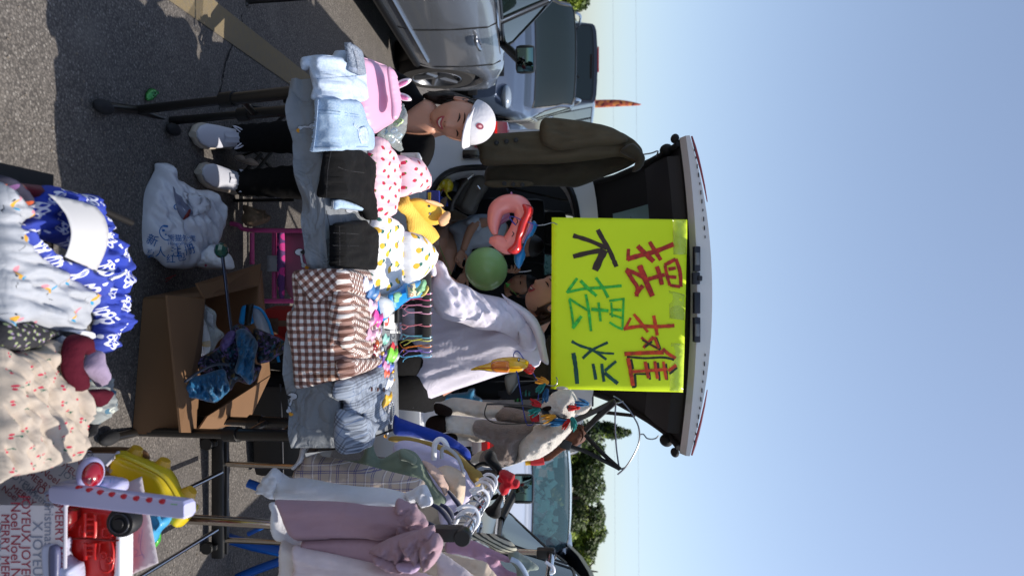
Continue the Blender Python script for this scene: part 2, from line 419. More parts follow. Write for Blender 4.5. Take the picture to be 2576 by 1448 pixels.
# ------------------------------------------------------------------ trees
LEAF = [M('leaf_'+n, c, .6, var=.35, vs=1.5, spec=.3) for n, c in (('dark', '#33421f'), ('mid', '#4a5e22'), ('light', '#8a9c34'), ('pine', '#2c3a25'))]
BARK = M('bark', '#4a3c30', .9, bump=.5, bs=30)
def tree(name, label, x, y0, y1, D, lightness, seed, conif=False, leaf=.115, n=15000):
    """top of the crown at picture column x, between rows y0..y1, D metres away"""
    rnd = random.Random(seed); top = P(x, (y0+y1)/2, D); wd = (y1-y0)/F*D; h = top.z; c = Vector((top.x, D, 0))
    t = thing(name, label, 'tree', c, 'trees beyond the parked cars')
    mb = MB(); mb.tube([c, c+Vector((.1, 0, h*.3)), c+Vector((0, .1, h*.6)), c+Vector((.05, 0, h*.9))], [.16, .13, .09, .03], 8, 3)
    for k in range(7):
        a = k*2.4; b = c+Vector((0, 0, h*(.3+.07*k))); e = b+Vector((math.cos(a)*wd*.33, math.sin(a)*wd*.33, h*.16)); mb.tube([b, b.lerp(e, .5)+Vector((0, 0, .1)), e], [.06, .04, .015], 6)
    mb.go('trunk', BARK, t)
    vs, fs = [[], [], []], [[], [], []]
    lobes = []
    for k in range(16 if not conif else 12):
        if conif:
            u = k/11; lobes.append((c+Vector((rnd.uniform(-.15, .15)*wd, rnd.uniform(-.3, .3), h*(.2+.76*u))), (wd*.5*(1-u)+.18, wd*.5*(1-u)+.2, h*.09+.12)))
        else:
            a = rnd.uniform(0, 6.3); q = rnd.random()**.5; zz = rnd.uniform(.25, .84); q *= 1-.45*abs(zz-.5)
            lobes.append((c+Vector((math.cos(a)*q*wd*.42, math.sin(a)*q*wd*.42, h*zz)), (wd*rnd.uniform(.13, .24), wd*rnd.uniform(.13, .24), h*rnd.uniform(.09, .17))))
    for k in range(n):
        o, r = rnd.choice(lobes); d = Vector((rnd.gauss(0, 1), rnd.gauss(0, 1), rnd.gauss(0, 1))).normalized(); q = rnd.uniform(.55, 1.12)
        p = o+Vector((d.x*r[0], d.y*r[1], d.z*r[2]))*q
        if noise.noise(p*1.1+Vector((seed, 0, 0))) < -.30: continue
        s = leaf*rnd.uniform(.5, 1.25); u = Vector((rnd.gauss(0, 1), rnd.gauss(0, 1), rnd.gauss(0, 1))).normalized(); v = u.orthogonal().normalized()
        g = 0 if rnd.random() > .45 else 1
        if noise.noise(p*.8+Vector((0, seed, 0))) > .32-lightness: g = 2 if rnd.random() < .5+lightness else 1
        b = len(vs[g]); vs[g] += [p-u*s, p-v*s*.55, p+u*s, p+v*s*.55]; fs[g].append([b, b+1, b+2, b+3])
    mb = MB(); off = 0; V = []; Fc = []; mi = []
    for g in range(3):
        V += vs[g]; Fc += [[i+off for i in f] for f in fs[g]]; mi += [g]*len(fs[g]); off = len(V)
    o = mk('crown', V, Fc, [LEAF[3] if conif else LEAF[0], LEAF[1], LEAF[2]], t, smooth=False)
    o.data.polygons.foreach_set('material_index', mi)
    return t
tree('pine_tree', 'dark ragged tree top showing past the open tailgate, taller than its neighbours', 1567, 1030, 1130, 34, -.1, 3, True, .13, 6500)
tree('leafy_tree', 'bright green bushy tree just right of the plush llama saddle', 1540, 1060, 1205, 37, .18, 4)
tree('leafy_tree', 'dark green broad tree above the white van windscreen', 1542, 1160, 1345, 36, .04, 5, n=20000)
tree('leafy_tree', 'yellow tipped green tree directly left of the raised dark hatch', 1536, 1280, 1415, 38, .22, 6)
tree('leafy_tree', 'small dark tree behind the raised dark hatch at the picture edge', 1524, 1360, 1510, 37, .0, 8)
tree('leafy_tree', 'sunlit yellow green tree behind the blue grey car at the far left', 1482, -70, 118, 30, .45, 7, n=12000)
# ------------------------------------------------------------------ cars
TIRE = M('tire', '#1f1d1c', .85, bump=.4, bs=80); RIM = M('alloy', '#8c8e92', .3, .85); GLS = M('car_glass', '#16201f', .05, spec=.5, coat=.15)
SEAM = M('panel_gap', '#0a0a0b', .8); TRIM = M('black_trim', '#0d0d0e', .4); REDL = M('red_lens', '#b3101a', .12, coat=1, trans=.25, emit=('#c01018', .05)); ORL = M('orange_lens', '#a8481e', .2, coat=1)
HEADL = M('headlight_glass', '#98a3ad', .12, coat=1, metal=.3); WIN = M('clear_glass', '#dfeeee', .02, trans=1, ior=1.05, alpha=.35)
def paint(n, c, met=.35, r=.28): return M('paint_'+n, c, r, met, coat=1, var=.03, vs=2)
def ip(tb, s):
    if s <= tb[0][0]: return tb[0][1]
    for (a, b), (c, d) in zip(tb, tb[1:]):
        if s <= c:
            t = (s-a)/max(c-a, 1e-6); t = t*t*(3-2*t)*.5+t*.5; return b+(d-b)*t
    return tb[-1][1]
def car(name, label, cat, o, yaw, W_, belt, roof, half, wins, wheels, mat, rear_open=False, sill=.22, group='cars parked in the lot', glass=None, skipmir=False, wr=.335, inset=.30, hubs=True, doors=()):
    """stations run from the tail (0) to the nose (L) ; yaw 0 = nose away from the camera"""
    o = Vector(o); L = belt[-1][0]; Rm = Matrix.Rotation(yaw, 3, 'Z'); loc = lambda p: o+Rm @ Vector(p); glass = glass or GLS
    t = thing(name, label, cat, o, group)
    ss = sorted(set([round(L*i/44, 3) for i in range(45)]+[round(x[0], 3) for x in roof]+[v for w_ in wins for v in w_]+[c+wr*1.14*math.cos(a*math.pi/9) for c in wheels for a in range(10)]))
    ss = [s for i, s in enumerate(ss) if i == 0 or s-ss[i-1] > .012]
    rows = []
    for s in ss:
        w_ = ip(half, s)*W_; zb = ip(belt, s); zr = max(zb+.03, ip(roof, s)) if roof[0][0] <= s <= roof[-1][0] else zb+.03
        zs = sill+.10*max(0, (s-L+.5)/.5)+.10*max(0, (.4-s)/.4); wc = 0
        for c in wheels:
            q = (wr*1.14)**2-(s-c)**2
            if q > 0: zs = max(zs, wr+math.sqrt(q)); wc = 1
        z1 = max(sill+.14, zs+.02); z2 = max(zb*.66, z1+.03); gh = zr-zb; k = min(1, gh/.35); wi = inset*.55*min(1, gh/.45)
        rows.append([(w_*.95, zs), (w_*.995, z1), (w_, z2), (w_*.985, zb-.07), (w_*.955, zb-.015), (w_*.94-.004*k, zb+.005+.02*k), (w_*.94-wi*.9, zb+max(.012, gh-.075)), (w_*.94-wi-.03-.09*(1-k), zb+max(.02, gh-.03)),
                     (w_*.72-wi*.5, zb+max(.028, gh)), (w_*.35, zb+gh+.018), (0, zb+gh+.024)])
    V = []; n = len(rows[0])
    for s, r in zip(ss, rows):
        V += [loc((x, s, z)) for x, z in r]+[loc((-x, s, z)) for x, z in r[::-1][1:]]
    m_ = 2*n-1; B = {}; body = []
    def isw(s0, s1, i):
        sm = (s0+s1)/2; g0 = ip(roof, sm)-ip(belt, sm)
        if i == 5 and g0 > .16:
            for j, (a, b) in enumerate(wins):
                if a <= sm <= b: return 'side', j
        if i >= 7 and roof[0][0] < sm < roof[-1][0]:
            if sm > roof[-2][0]+.02 and sm < roof[-1][0]-.03: return 'front', 0
            if not rear_open and sm < roof[1][0]-.02 and sm > roof[0][0]+.03: return 'rear', 0
        return None
    for a in range(len(ss)-1):
        for k in range(m_-1):
            i = k if k < n-1 else m_-2-k; f = [a*m_+k, (a+1)*m_+k, (a+1)*m_+k+1, a*m_+k+1]; q = isw(ss[a], ss[a+1], i)
            if q: B.setdefault((q[0], q[1], k < n-1 if q[0] == 'side' else 0), []).append(f)
            else: body.append(f)
    if not rear_open: body.append(list(range(m_))[::-1])
    body.append([(len(ss)-1)*m_+k for k in range(m_)])
    def sub(fs): 
        ids = sorted({i for f in fs for i in f}); mp = {i: j for j, i in enumerate(ids)}; return [V[i] for i in ids], [[mp[i] for i in f] for f in fs]
    v, f = sub(body); mk('body', v, f, mat, t, sharp=28)
    for (kd, j, sd), fl in B.items():
        v, f = sub(fl); wo = mk({'side': 'side_window', 'front': 'windshield', 'rear': 'rear_window'}[kd], v, f, glass, t, sharp=30)
        # dark rubber around each pane
        ec = {}
        for q in f:
            for i in range(4): e = tuple(sorted((q[i], q[(i+1) % 4]))); ec[e] = ec.get(e, 0)+1
        fm = MB()
        for e, c in ec.items():
            if c == 1: fm.tube([v[e[0]], v[e[1]]], .011, 5, caps=False)
        fm.go('window_seal', TRIM, wo)
    for c in wheels:
        for sd in (1, -1):
            w_ = ip(half, c)*W_; ctr = loc((sd*(w_-.12), c, wr)); ax = Rm @ Vector((sd, 0, 0))
            ww = MB().lathe([(wr*.62, -.1), (wr*.93, -.105), (wr, -.07), (wr, .07), (wr*.93, .105), (wr*.66, .108), (wr*.62, .09)], ctr, ax, 36, True).go('wheel', TIRE, t, sharp=40)
            if hubs:
                h = MB().lathe([(wr*.66, .098), (wr*.63, .108), (wr*.60, .095), (wr*.57, .03), (.0, .03)], ctr, ax, 36)
                u = ax.orthogonal().normalized(); v2 = ax.cross(u)
                for k in range(5):
                    a = k*2*math.pi/5; d = u*math.cos(a)+v2*math.sin(a); e = u*math.cos(a+.16)+v2*math.sin(a+.16)
                    h.tube([ctr+d*.03+ax*.07, ctr+e*wr*.6+ax*.092], [.03, .022], 6)
                h.lathe([(.05, .05), (.05, .085), (.0, .088)], ctr, ax, 14); h.go('rim', RIM, ww)
            wl = MB().lathe([(wr*1.13, -.16), (wr*1.13, .03)], ctr, ax, 24).lathe([(wr*1.13, -.16), (0, -.16)], ctr, ax, 24).go('wheel_well', TRIM, t)
    def side(s, z, sd=1):
        r = rows[min(range(len(ss)), key=lambda i: abs(ss[i]-s))]
        for (x0, z0), (x1, z1) in zip(r, r[1:]):
            if z0 <= z <= z1: return loc((sd*(x0+(x1-x0)*(z-z0)/max(z1-z0, 1e-6)+.001), s, z))
        return loc((sd*r[1][0], s, z))
    for s in doors:
        for sd in (1, -1):
            b = ip(belt, s); tube('door_gap', [side(s, z, sd) for z in (sill+.05, .4, .55, .7, b-.08, b-.01)], .006, SEAM, t, 5)
    for sd in (1, -1):
        tube('side_sill', [side(s, sill+.02, sd) for s in np.linspace(wheels[0]+wr*1.25, wheels[1]-wr*1.25, 8)], .03, TRIM, t, 6)
        tube('belt_trim', [side(s, ip(belt, s)-.005, sd) for s in np.linspace(wins[0][0], wins[-1][1], 10)], .010, CHR, t, 5)
    t['_dummy'] = 0; del t['_dummy']
    return t, side, loc
def mirror(t, c, s, mat, face, stalk):
    """c centre, s=(w,h,d), face: direction of the glass"""
    c = Vector(c); rot = Vector(face).to_track_quat('-Y', 'Z').to_matrix()
    m_ = MB().box(c, (s[0], s[2], s[1]), rot, .035); m_.tube([Vector(stalk), c-Vector((0, 0, s[1]*.3))], [.03, .035], 8); o = m_.go('mirror', mat, t)
    MB().box(c+rot @ Vector((0, -s[2]/2-.004, 0)), (s[0]*.82, .006, s[1]*.8), rot, .002).go('mirror_glass', M('mirror_glass', '#5f7a7a', .03, 1), o)
def handle(t, a, b, n):
    o = tube('door_handle', [a, a+n*.035, b+n*.035, b], [.012, .016, .016, .012], M('handle_chrome', '#b4b6ba', .15, .9), t, 8, 3); return o
SILV = paint('silver', '#848a94', .6, .26)
halfA = [(0, .40), (.25, .475), (.8, .5), (3.5, .5), (4.2, .475), (4.5, .41), (4.62, .33)]
# near left: tail toward us, side facing right
lc, sd_, lo_ = car('parked_car', 'silver car filling the top left edge, its mirror and front wheel towards the stall', 'car', (-2.71, 2.62, 0), 0, 1.84,
    [(0, .85), (.3, 1.0), (2.0, .99), (3.0, .95), (3.45, .93), (4.2, .80), (4.5, .66), (4.62, .5)],
    [(.1, .9), (.7, 1.36), (1.6, 1.47), (2.35, 1.44), (3.45, .95)], halfA, [(.75, 1.55), (1.62, 2.42), (2.5, 3.12)], (.85, 3.75), SILV, doors=(1.55, 2.45, 3.3), wr=.335)
handle(lc, sd_(2.62, .80), sd_(2.8, .81), Vector((1, 0, 0))); mirror(lc, P(1322, 150, 5.35), (.2, .145, .09), BLK, (.35, -1, 0), sd_(2.95, .97))
tube('side_moulding', [sd_(s, .36) for s in np.linspace(1.3, 3.15, 9)], .016, M('chrome_dark', '#8e9196', .2, .9), lc, 6)
# near right: tail toward us, side facing left
rc, sd2, lo2 = car('parked_car', 'champagne silver car at the bottom right edge, its black mirror beside the red bow', 'car', (2.56, 2.35, 0), 0, 1.84,
    [(0, .85), (.3, 1.02), (2.0, 1.0), (3.0, .95), (3.55, .94), (4.3, .80), (4.6, .66), (4.7, .5)],
    [(.1, .95), (.6, 1.48), (1.6, 1.62), (2.45, 1.56), (3.6, .98)], [(a, b) for a, b in halfA[:-2]]+[(4.5, .44), (4.7, .33)], [(.75, 1.6), (1.68, 2.5), (2.58, 3.3)], (.85, 3.85), paint('champagne', '#8f8a86', .55, .28), doors=(1.62, 2.55, 3.45))
handle(rc, sd2(2.5, .84, -1), sd2(2.7, .85, -1), Vector((-1, 0, 0))); mirror(rc, P(1316, 1228, 5.6), (.22, .17, .1), BLK, (-.3, -1, 0), sd2(3.05, .97, -1))
# facing us beyond the left car
YW = math.pi
sv, sd3, lo3 = car('parked_car', 'blue grey car facing the camera with its headlight and dark windscreen', 'car', (-4.0, 13.7, 0), YW+.20, 1.9,
    [(0, .9), (.4, 1.05), (2.4, 1.05), (3.3, 1.02), (3.9, .93), (4.4, .78), (4.6, .6)],
    [(.1, 1.0), (.7, 1.55), (1.8, 1.70), (2.7, 1.66), (3.45, 1.05)], [(0, .42), (.3, .48), (1, .5), (3.6, .5), (4.3, .46), (4.6, .36)], [(.75, 1.6), (1.68, 2.5), (2.58, 3.15)], (.85, 3.7), paint('slate', '#475468', .4), doors=(1.62, 2.55))
def front_face(t, loc, L, W_, z, gr=True):
    for sd in (1, -1):
        MB().ell(loc((sd*W_*.35, L-.14, z)), (.155, .15, .07)).go('headlight', HEADL, t)
    if gr:
        mb = MB()
        for k in range(4): mb.box(loc((0, L+.0, z-.06-.07*k)), (W_*.42, .03, .012))
        mb.go('grille', CHR, t); MB().box(loc((0, L-.01, z-.16)), (W_*.46, .02, .3), bev=.01).go('grille_backing', BLK, t)
        MB().box(loc((0, L-.02, .33)), (W_*.7, .06, .12), bev=.02).go('air_intake', BLK, t)
        MB().box(loc((0, L+.035, .45)), (.3, .01, .15)).go('number_plate', M('plate_white', '#c9ccd0', .5), t)
front_face(sv, lo3, 4.6, 1.9, .74)
for sx in (1, -1): tube('roof_rail', [lo3((sx*.62, s, z)) for s, z in ((.8, 1.6), (1.1, 1.74), (2.3, 1.76), (2.7, 1.68))], .02, CHR, sv, 6, 3)
mirror(sv, lo3((1.06, 3.0, 1.08)), (.2, .13, .1), BLK, (.2, 1, 0), lo3((.9, 3.0, 1.03)))
# black car with chrome window frame just behind the seated woman
bk, sd4, lo4 = car('parked_car', 'glossy black car with chrome window line just left of the olive jacket', 'car', (-1.55, 13.9, 0), YW+.08, 1.84,
    [(0, .9), (.4, 1.02), (2.4, 1.0), (3.3, .97), (3.9, .90), (4.4, .76), (4.6, .6)],
    [(.1, 1.0), (.8, 1.42), (1.8, 1.52), (2.6, 1.48), (3.45, 1.0)], [(0, .42), (.3, .48), (1, .5), (3.6, .5), (4.3, .46), (4.6, .36)], [(.75, 1.6), (1.68, 2.5), (2.58, 3.15)], (.85, 3.7), paint('black', '#0c0d10', .1, .2), doors=(1.62, 2.55))
front_face(bk, lo4, 4.6, 1.84, .7, False); bk.location.x += -.12
# tall dark van seen from behind
dk, sd5, lo5 = car('parked_van', 'tall dark van seen from behind above the blue grey car roof', 'van', (-4.5, 14.6, 0), .02, 2.0,
    [(0, 1.2), (.1, 1.3), (2.4, 1.3), (3.6, 1.2), (4.4, 1.05), (4.8, .7)],
    [(0, 1.3), (.25, 2.2), (2.8, 2.27), (3.3, 2.2), (4.0, 1.2)], [(0, .46), (.2, .5), (4, .5), (4.8, .4)], [(.6, 1.6), (1.7, 2.6), (2.7, 3.4)], (.9, 3.9), paint('navy', '#141a26', .2))
MB().box(lo5((0, -.02, 2.22)), (.5, .05, .03), bev=.01).go('brake_light_bar', REDL, dk)
tube('rear_wiper', [lo5((-.1, -.02, 1.4)), lo5((.35, .0, 1.85))], .02, BLK, dk, 6)
# right: white van facing us, behind the champagne car
wv, sd6, lo6 = car('parked_van', 'white van facing the camera with a cluttered pale windscreen right of the llama', 'van', (3.6, 13.6, 0), YW-.20, 1.9,
    [(0, .95), (.4, 1.05), (2.6, 1.08), (3.5, 1.05), (4.2, .92), (4.5, .78), (4.65, .6)],
    [(.1, 1.0), (.5, 1.52), (2.0, 1.61), (3.0, 1.55), (3.9, 1.05)], [(0, .44), (.3, .49), (1, .5), (3.8, .5), (4.3, .46), (4.65, .36)], [(.6, 1.7), (1.78, 2.7), (2.78, 3.5)], (.9, 3.75), paint('white', '#aeb6c4', .15), glass=M('pale_glass', '#3f5e66', .06, spec=.6, alpha=.5))
front_face(wv, lo6, 4.65, 1.9, .8)
mb = MB(); rnd = random.Random(5)
for k in range(48):
    mb.box(lo6((rnd.uniform(-.65, .65), 3.18-rnd.uniform(0, .12), 1.24+rnd.uniform(-.14, .14))), (rnd.uniform(.04, .16), .02, rnd.uniform(.03, .09)), Matrix.Rotation(rnd.uniform(-1, 1), 3, 'Y'))
mb.go('dashboard_sunshade', M('pale_cyan_foil', '#8fd0d0', .25, .4), wv)
sv2, _, lo7 = car('parked_van', 'grey van roof showing right behind the llama saddle and straps', 'van', (2.9, 19.5, 0), YW, 1.95,
    [(0, 1.1), (.4, 1.2), (2.6, 1.2), (3.5, 1.15), (4.2, 1.0), (4.7, .7)],
    [(.1, 1.2), (.5, 1.95), (2.0, 2.02), (3.0, 1.95), (3.9, 1.15)], [(0, .44), (.3, .49), (1, .5), (3.8, .5), (4.7, .36)], [(.6, 1.7), (1.78, 2.7), (2.78, 3.5)], (.9, 3.8), paint('grey_van', '#8d939d', .3))
front_face(sv2, lo7, 4.7, 1.95, .9)
# dark hatchback with its tailgate up, far right edge
hb, _, lo8 = car('parked_car', 'dark car with raised hatch at the bottom edge behind the champagne car', 'car', (4.5, 9.6, 0), .06, 1.85,
    [(0, .9), (.4, 1.0), (2.4, 1.0), (3.3, .97), (3.9, .90), (4.4, .76), (4.6, .6)],
    [(.1, 1.0), (.7, 1.5), (1.8, 1.62), (2.6, 1.56), (3.45, 1.0)], [(0, .42), (.3, .48), (1, .5), (3.6, .5), (4.3, .46), (4.6, .36)], [(.75, 1.6), (1.68, 2.5), (2.58, 3.15)], (.85, 3.7), paint('charcoal', '#262a31', .3))
pts = [(1, 1.58), (.6, 1.74), (.1, 1.86), (-.25, 1.90), (-.5, 1.80), (-.62, 1.62)]
mb = MB()
mb.loft([[lo8((x, s, z)) for x in np.linspace(-.78, .78, 9)]+[lo8((x, s+.03, z-.06)) for x in np.linspace(.78, -.78, 9)] for s, z in pts]); ht = mb.go('raised_hatch', paint('charcoal', '#262a31'), hb)
MB().box(lo8((-.75, -.56, 1.66)), (.14, .2, .2), Matrix.Rotation(.6, 3, 'X'), .03).go('tail_lamp', REDL, ht)
tube('rear_wiper', [lo8((.0, -.2, 1.93)), lo8((.05, .45, 1.82))], .018, BLK, ht, 6)
# ------------------------------------------------------------------ white SUV with its tailgate up
WP = M('paint_pearl_white', '#d9dbdf', .3, .0, coat=1, var=.02, vs=2)
DTR = M('dark_interior_trim', '#16161a', .7, bump=.3, bs=120); DT2 = M('charcoal_carpet', '#0e0e10', .95)
suv, sds, los = car('white_suv', 'white SUV parked tail first with its tailgate raised over the stall', 'SUV', (0, 4.10, 0), 0, 1.84,
    [(0, 1.0), (.3, 1.02), (2.6, 1.0), (3.3, .98), (4.0, .88), (4.4, .74), (4.55, .55)],
    [(0, 1.57), (.5, 1.62), (1.6, 1.66), (2.4, 1.60), (3.3, 1.0)], [(0, .47), (.25, .49), (.8, .5), (3.5, .5), (4.2, .47), (4.55, .36)], [(.25, .85), (.98, 1.75), (1.85, 2.6)], (.85, 3.6), WP, rear_open=True, glass=WIN, group='cars parked in the lot', doors=(.95, 1.8))
SY = 4.10
def prism(name, prof, y0, y1, mat, par, ax='Y'):
    n = len(prof); v = [(a, y0, b) for a, b in prof]+[(a, y1, b) for a, b in prof]
    return MB().add(v, [list(range(n)), list(range(n, 2*n))[::-1]]+[[k, k+n, (k+1) % n+n, (k+1) % n] for k in range(n)]).go(name, mat, par, sharp=30)
# rear frame: opening between x = +-.66, z .64 .. 1.50
def frame_ring():
    out = []; inn = []
    for k in range(64):
        a = 2*math.pi*k/64; c, s = math.cos(a), math.sin(a)
        ex = lambda v, p: math.copysign(abs(v)**p, v)
        out.append((ex(c, .35)*.885-(.16*max(0, s)**2)*math.copysign(1, c), .97+ex(s, .35)*.635)); inn.append((ex(c, .42)*(.66-.03*max(0, s)), 1.07+ex(s, .42)*.42))
    return out, inn
o_, i_ = frame_ring(); n = 64
vs = [(a, SY-.01, b) for a, b in o_]+[(a*.985, SY-.05, b) for a, b in o_]+[(a, SY-.045, b) for a, b in i_]+[(a*.97, SY+.10, 1.07+(b-1.07)*.97) for a, b in i_]
fs = [[r*n+k, r*n+(k+1) % n, (r+1)*n+(k+1) % n, (r+1)*n+k] for r in range(3) for k in range(n)]
mk('rear_frame', vs, fs, WP, suv, sharp=30)
tube('opening_seal', [(a*1.01, SY-.05, 1.07+(b-1.07)*1.01) for a, b in i_], .018, TRIM, suv, 6, closed=True)
b_ = MB(); rg = []
for z, dy in ((.28, .02), (.34, -.06), (.44, -.10), (.56, -.11), (.625, -.10), (.64, -.03), (.64, .05)):
    rg.append([Vector((x, SY+dy-.05*math.cos(x*1.6), z)) for x in np.linspace(-.93, .93, 21)])
b_.loft(rg, caps=False, closed=False); b_.go('rear_bumper', WP, suv)
for x in (-.74, -.3, .3, .775): MB().lathe([(.0, .004), (.014, .004), (.016, .006), (.022, .0)], (x, SY-.155, .575), (0, -1, 0), 16).go('parking_sensor', M('sensor_white', '#9da0a6', .5), suv)
for sx in (-1, 1):
    l = MB().box((sx*.845, SY-.005, 1.01), (.15, .16, .20), bev=.035).go('tail_light', REDL, suv)
    MB().box((sx*.845, SY-.09, .935), (.13, .012, .05), bev=.004).go('reversing_lens', M('clear_lens', '#a59a98', .1, coat=1), l)
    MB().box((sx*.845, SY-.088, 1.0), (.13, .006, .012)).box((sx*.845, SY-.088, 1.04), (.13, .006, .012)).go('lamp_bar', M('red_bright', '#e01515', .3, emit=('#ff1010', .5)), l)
MB().box((-.735, SY-.065, .905), (.05, .03, .105), bev=.01).go('latch_pocket', M('latch_black', '#121315', .25, coat=.5), suv)
# inside
prism('cargo_floor', [(-.85, .56), (.85, .56), (.85, .62), (-.85, .62)], SY+.02, SY+2.6, DT2, suv)
for sx in (-1, 1):
    prism('side_trim', [(sx*.70, .6), (sx*.86, .6), (sx*.86, 1.0), (sx*.74, 1.0)][::sx], SY+.1, SY+2.7, DTR, suv)
    for y0, y1, nm in ((.06, .26, 'rear_pillar'), (.86, .98, 'door_pillar'), (1.74, 1.87, 'door_pillar')):
        prism(nm, [(sx*.70, .98), (sx*.82, .98), (sx*.665, 1.58), (sx*.56, 1.58)][::sx], SY+y0, SY+y1, DTR, suv)
prism('headliner', [(-.72, 1.545), (.72, 1.545), (.70, 1.57), (-.70, 1.57)], SY+.05, SY+2.35, M('headliner_grey', '#55575a', .9), suv)
prism('roof_rear_rail', [(-.63, 1.50), (.63, 1.50), (.66, 1.565), (-.66, 1.565)], SY-.03, SY+.05, M('roof_metal', '#b9bcc2', .3, .3, coat=1), suv)
SEAT = M('black_seat_fabric', '#0b0b0d', .85, bump=.3, bs=120)
for x in (-.42, .02, .45):
    s_ = MB().box((x, SY+1.02, .98), (.40, .16, .62), Matrix.Rotation(-.15, 3, 'X'), .05).go('rear_seat_back', SEAT, suv)
    MB().box((x, SY+1.08, 1.36), (.24, .1, .16), Matrix.Rotation(-.1, 3, 'X'), .04).tube([(x-.05, SY+1.06, 1.2), (x-.05, SY+1.08, 1.34)], .008).tube([(x+.05, SY+1.06, 1.2), (x+.05, SY+1.08, 1.34)], .008).go('headrest', SEAT, s_)
for x in (-.4, .4):
    s_ = MB().box((x, SY+1.95, .95), (.48, .16, .66), Matrix.Rotation(-.15, 3, 'X'), .05).go('front_seat_back', SEAT, suv)
    MB().box((x, SY+2.0, 1.36), (.26, .1, .18), bev=.04).go('headrest', SEAT, s_)
MB().box((0, SY+2.75, .95), (1.5, .5, .2), bev=.05).go('dashboard', DTR, suv)
# raised tailgate: an arched shell from hinge to lower edge
PATH = [(4.08, 1.57, .595), (3.95, 1.675, .61), (3.78, 1.755, .63), (3.6, 1.82, .645), (3.42, 1.872, .66), (3.30, 1.895, .672), (3.235, 1.905, .68)]
US = np.linspace(-1, 1, 25)
def tg(i, u, off=0.0, ins=1.0):
    y, z, w_ = PATH[i]; c = (1-u*u); lip = i/6.0
    return Vector((.033*lip+u*w_*ins, y-.07*c*lip+off*.25, z+.035*c+off))
tgt = MB(); TH = .03
tgt.loft([[tg(i, u) for u in US]+[tg(i, u, TH) for u in US[::-1]] for i in range(7)])
gate = tgt.go('tailgate', DTR, suv, sharp=40)
sk = MB(); rows_ = [[tg(i, u, TH+.012) for u in US] for i in range(7)]
def lipz(u): return .052*(1-abs(u)**2.2)
rows_.append([tg(6, u, TH+.005)+Vector((0, -.055, -.0+lipz(u)*.55)) for u in US]); rows_.append([tg(6, u, .0)+Vector((0, -.075, .028+lipz(u)*.85)) for u in US])
rows_.append([tg(6, u, .0)+Vector((0, -.07, .012)) for u in US]); rows_.append([tg(6, u, .0)+Vector((0, -.02, -.006)) for u in US])
sk.loft(rows_, caps=False, closed=False); skin_ = sk.go('tailgate_skin', WP, gate, sharp=50)
for sx in (-1, 1):
    sk = MB(); sk.tube([tg(6, sx*u, .02)+Vector((0, -.060, .020+lipz(u)*.9)) for u in (1.0, .93, .86, .78, .68, .58)], [.004, .006, .006, .005, .004, .002], 8)
    sk.go('tail_lamp_strip', M('dull_red_lens', '#6e2a34', .25, coat=.5), gate)
# ridge and window seen from below
rd = MB()
for (i0, i1, of) in ((3, 4, -.05), (4, 5, -.055)):
    pass
def under(u, t, off): 
    i = min(5, int(t*6)); k = t*6-i; a = tg(i, u); b = tg(i+1, u); return a.lerp(b, k)+Vector((0, -.01, -off))
rd.loft([[under(u*.90, t, o2) for u in US] for t, o2 in ((.52, .0), (.54, .05), (.70, .065), (.86, .05), (.90, .0))], caps=False, closed=False); rd.go('tailgate_trim_panel', M('trim_panel', '#1f1e22', .6, bump=.2, bs=90), gate)
wn = MB(); wn.loft([[under(u, t, .004+.006*(1-u*u)) for u in np.linspace(-.66, .66, 17)] for t in np.linspace(.14, .50, 7)], caps=False, closed=False)
wn.go('rear_window', M('tailgate_glass', '#8fb3bd', .05, spec=.9, coat=.5, emit=None), gate)
for sx in (-1, 1): tube('window_heater_wire', [under(sx*u, t, .012) for u, t in ((.0, .3), (.6, .3))], .0012, BLK, gate, 4)
for sx in (-1, 1):
    tube('gas_strut', [(sx*.66, SY+.0, 1.35), (sx*.64, 3.72, 1.76)], [.012, .009], BLK, suv, 8)
    MB().ell((.033+sx*.685, 3.25, 1.885), (.02, .04, .018)).ell((.033+sx*.655, 3.36, 1.865), (.028, .05, .03)).go('rubber_stop', RUB, gate)
    tube('tailgate_edge_seal', [tg(i, sx*.97, -.008) for i in range(7)], .014, RUB, gate, 6, 2)
mb = MB(); mb2 = MB()
for y0, y1 in ((620, 682), (735, 788), (798, 860)):
    a = (y0+y1)/2; q = P(1752, a, 3.086); wd = (y1-y0)/F*3.08; mb.box(q, (wd, .03, .026), Matrix.Rotation(-.12, 3, 'X'), .004)
    if y0 != 735: MB().box(q+Vector((0, -.016, 0)), (wd*.5, .008, .02), None, .003).go('plate_lamp', M('plate_lamp', '#5a5c60', .2, coat=1), gate)
q = P(1750, 700, 3.086); mb.box(q, (.05, .035, .03), None, .004); mb.box(q+Vector((0, -.01, .014)), (.022, .03, .02), None, .006)
mb.go('plate_recess', M('recess_navy', '#0c1020', .35), gate); 
mb = MB()
for sx in (-1, 1):
    for k in range(11):
        u = sx*(.36+.055*k); mb.box(tg(6, u, 0)+Vector((0, -.078, .036+lipz(u)*.28)), (.018 if k % 3 else .010, .003, .004))
mb.go('seam_fastener', M('fastener_dark', '#22242c', .5), gate)['kind'] = 'stuff'
# sunshade seen through the van
tag(sheet('sunshade', [(1335, 628), (1400, 628), (1400, 760), (1335, 760)], fr(6.55), M('cyan_sunshade', rough=.6, fn=fprint('#9ad4d2', .05, [('#5f9a98', 0, 0, .3, .1), ('#5f9a98', .2, .2, .1, .3)])), None, th=.01, wr=.01, round_=False, step=14),
    'pale cyan printed sunshade behind the windscreen inside the white SUV', 'sunshade')
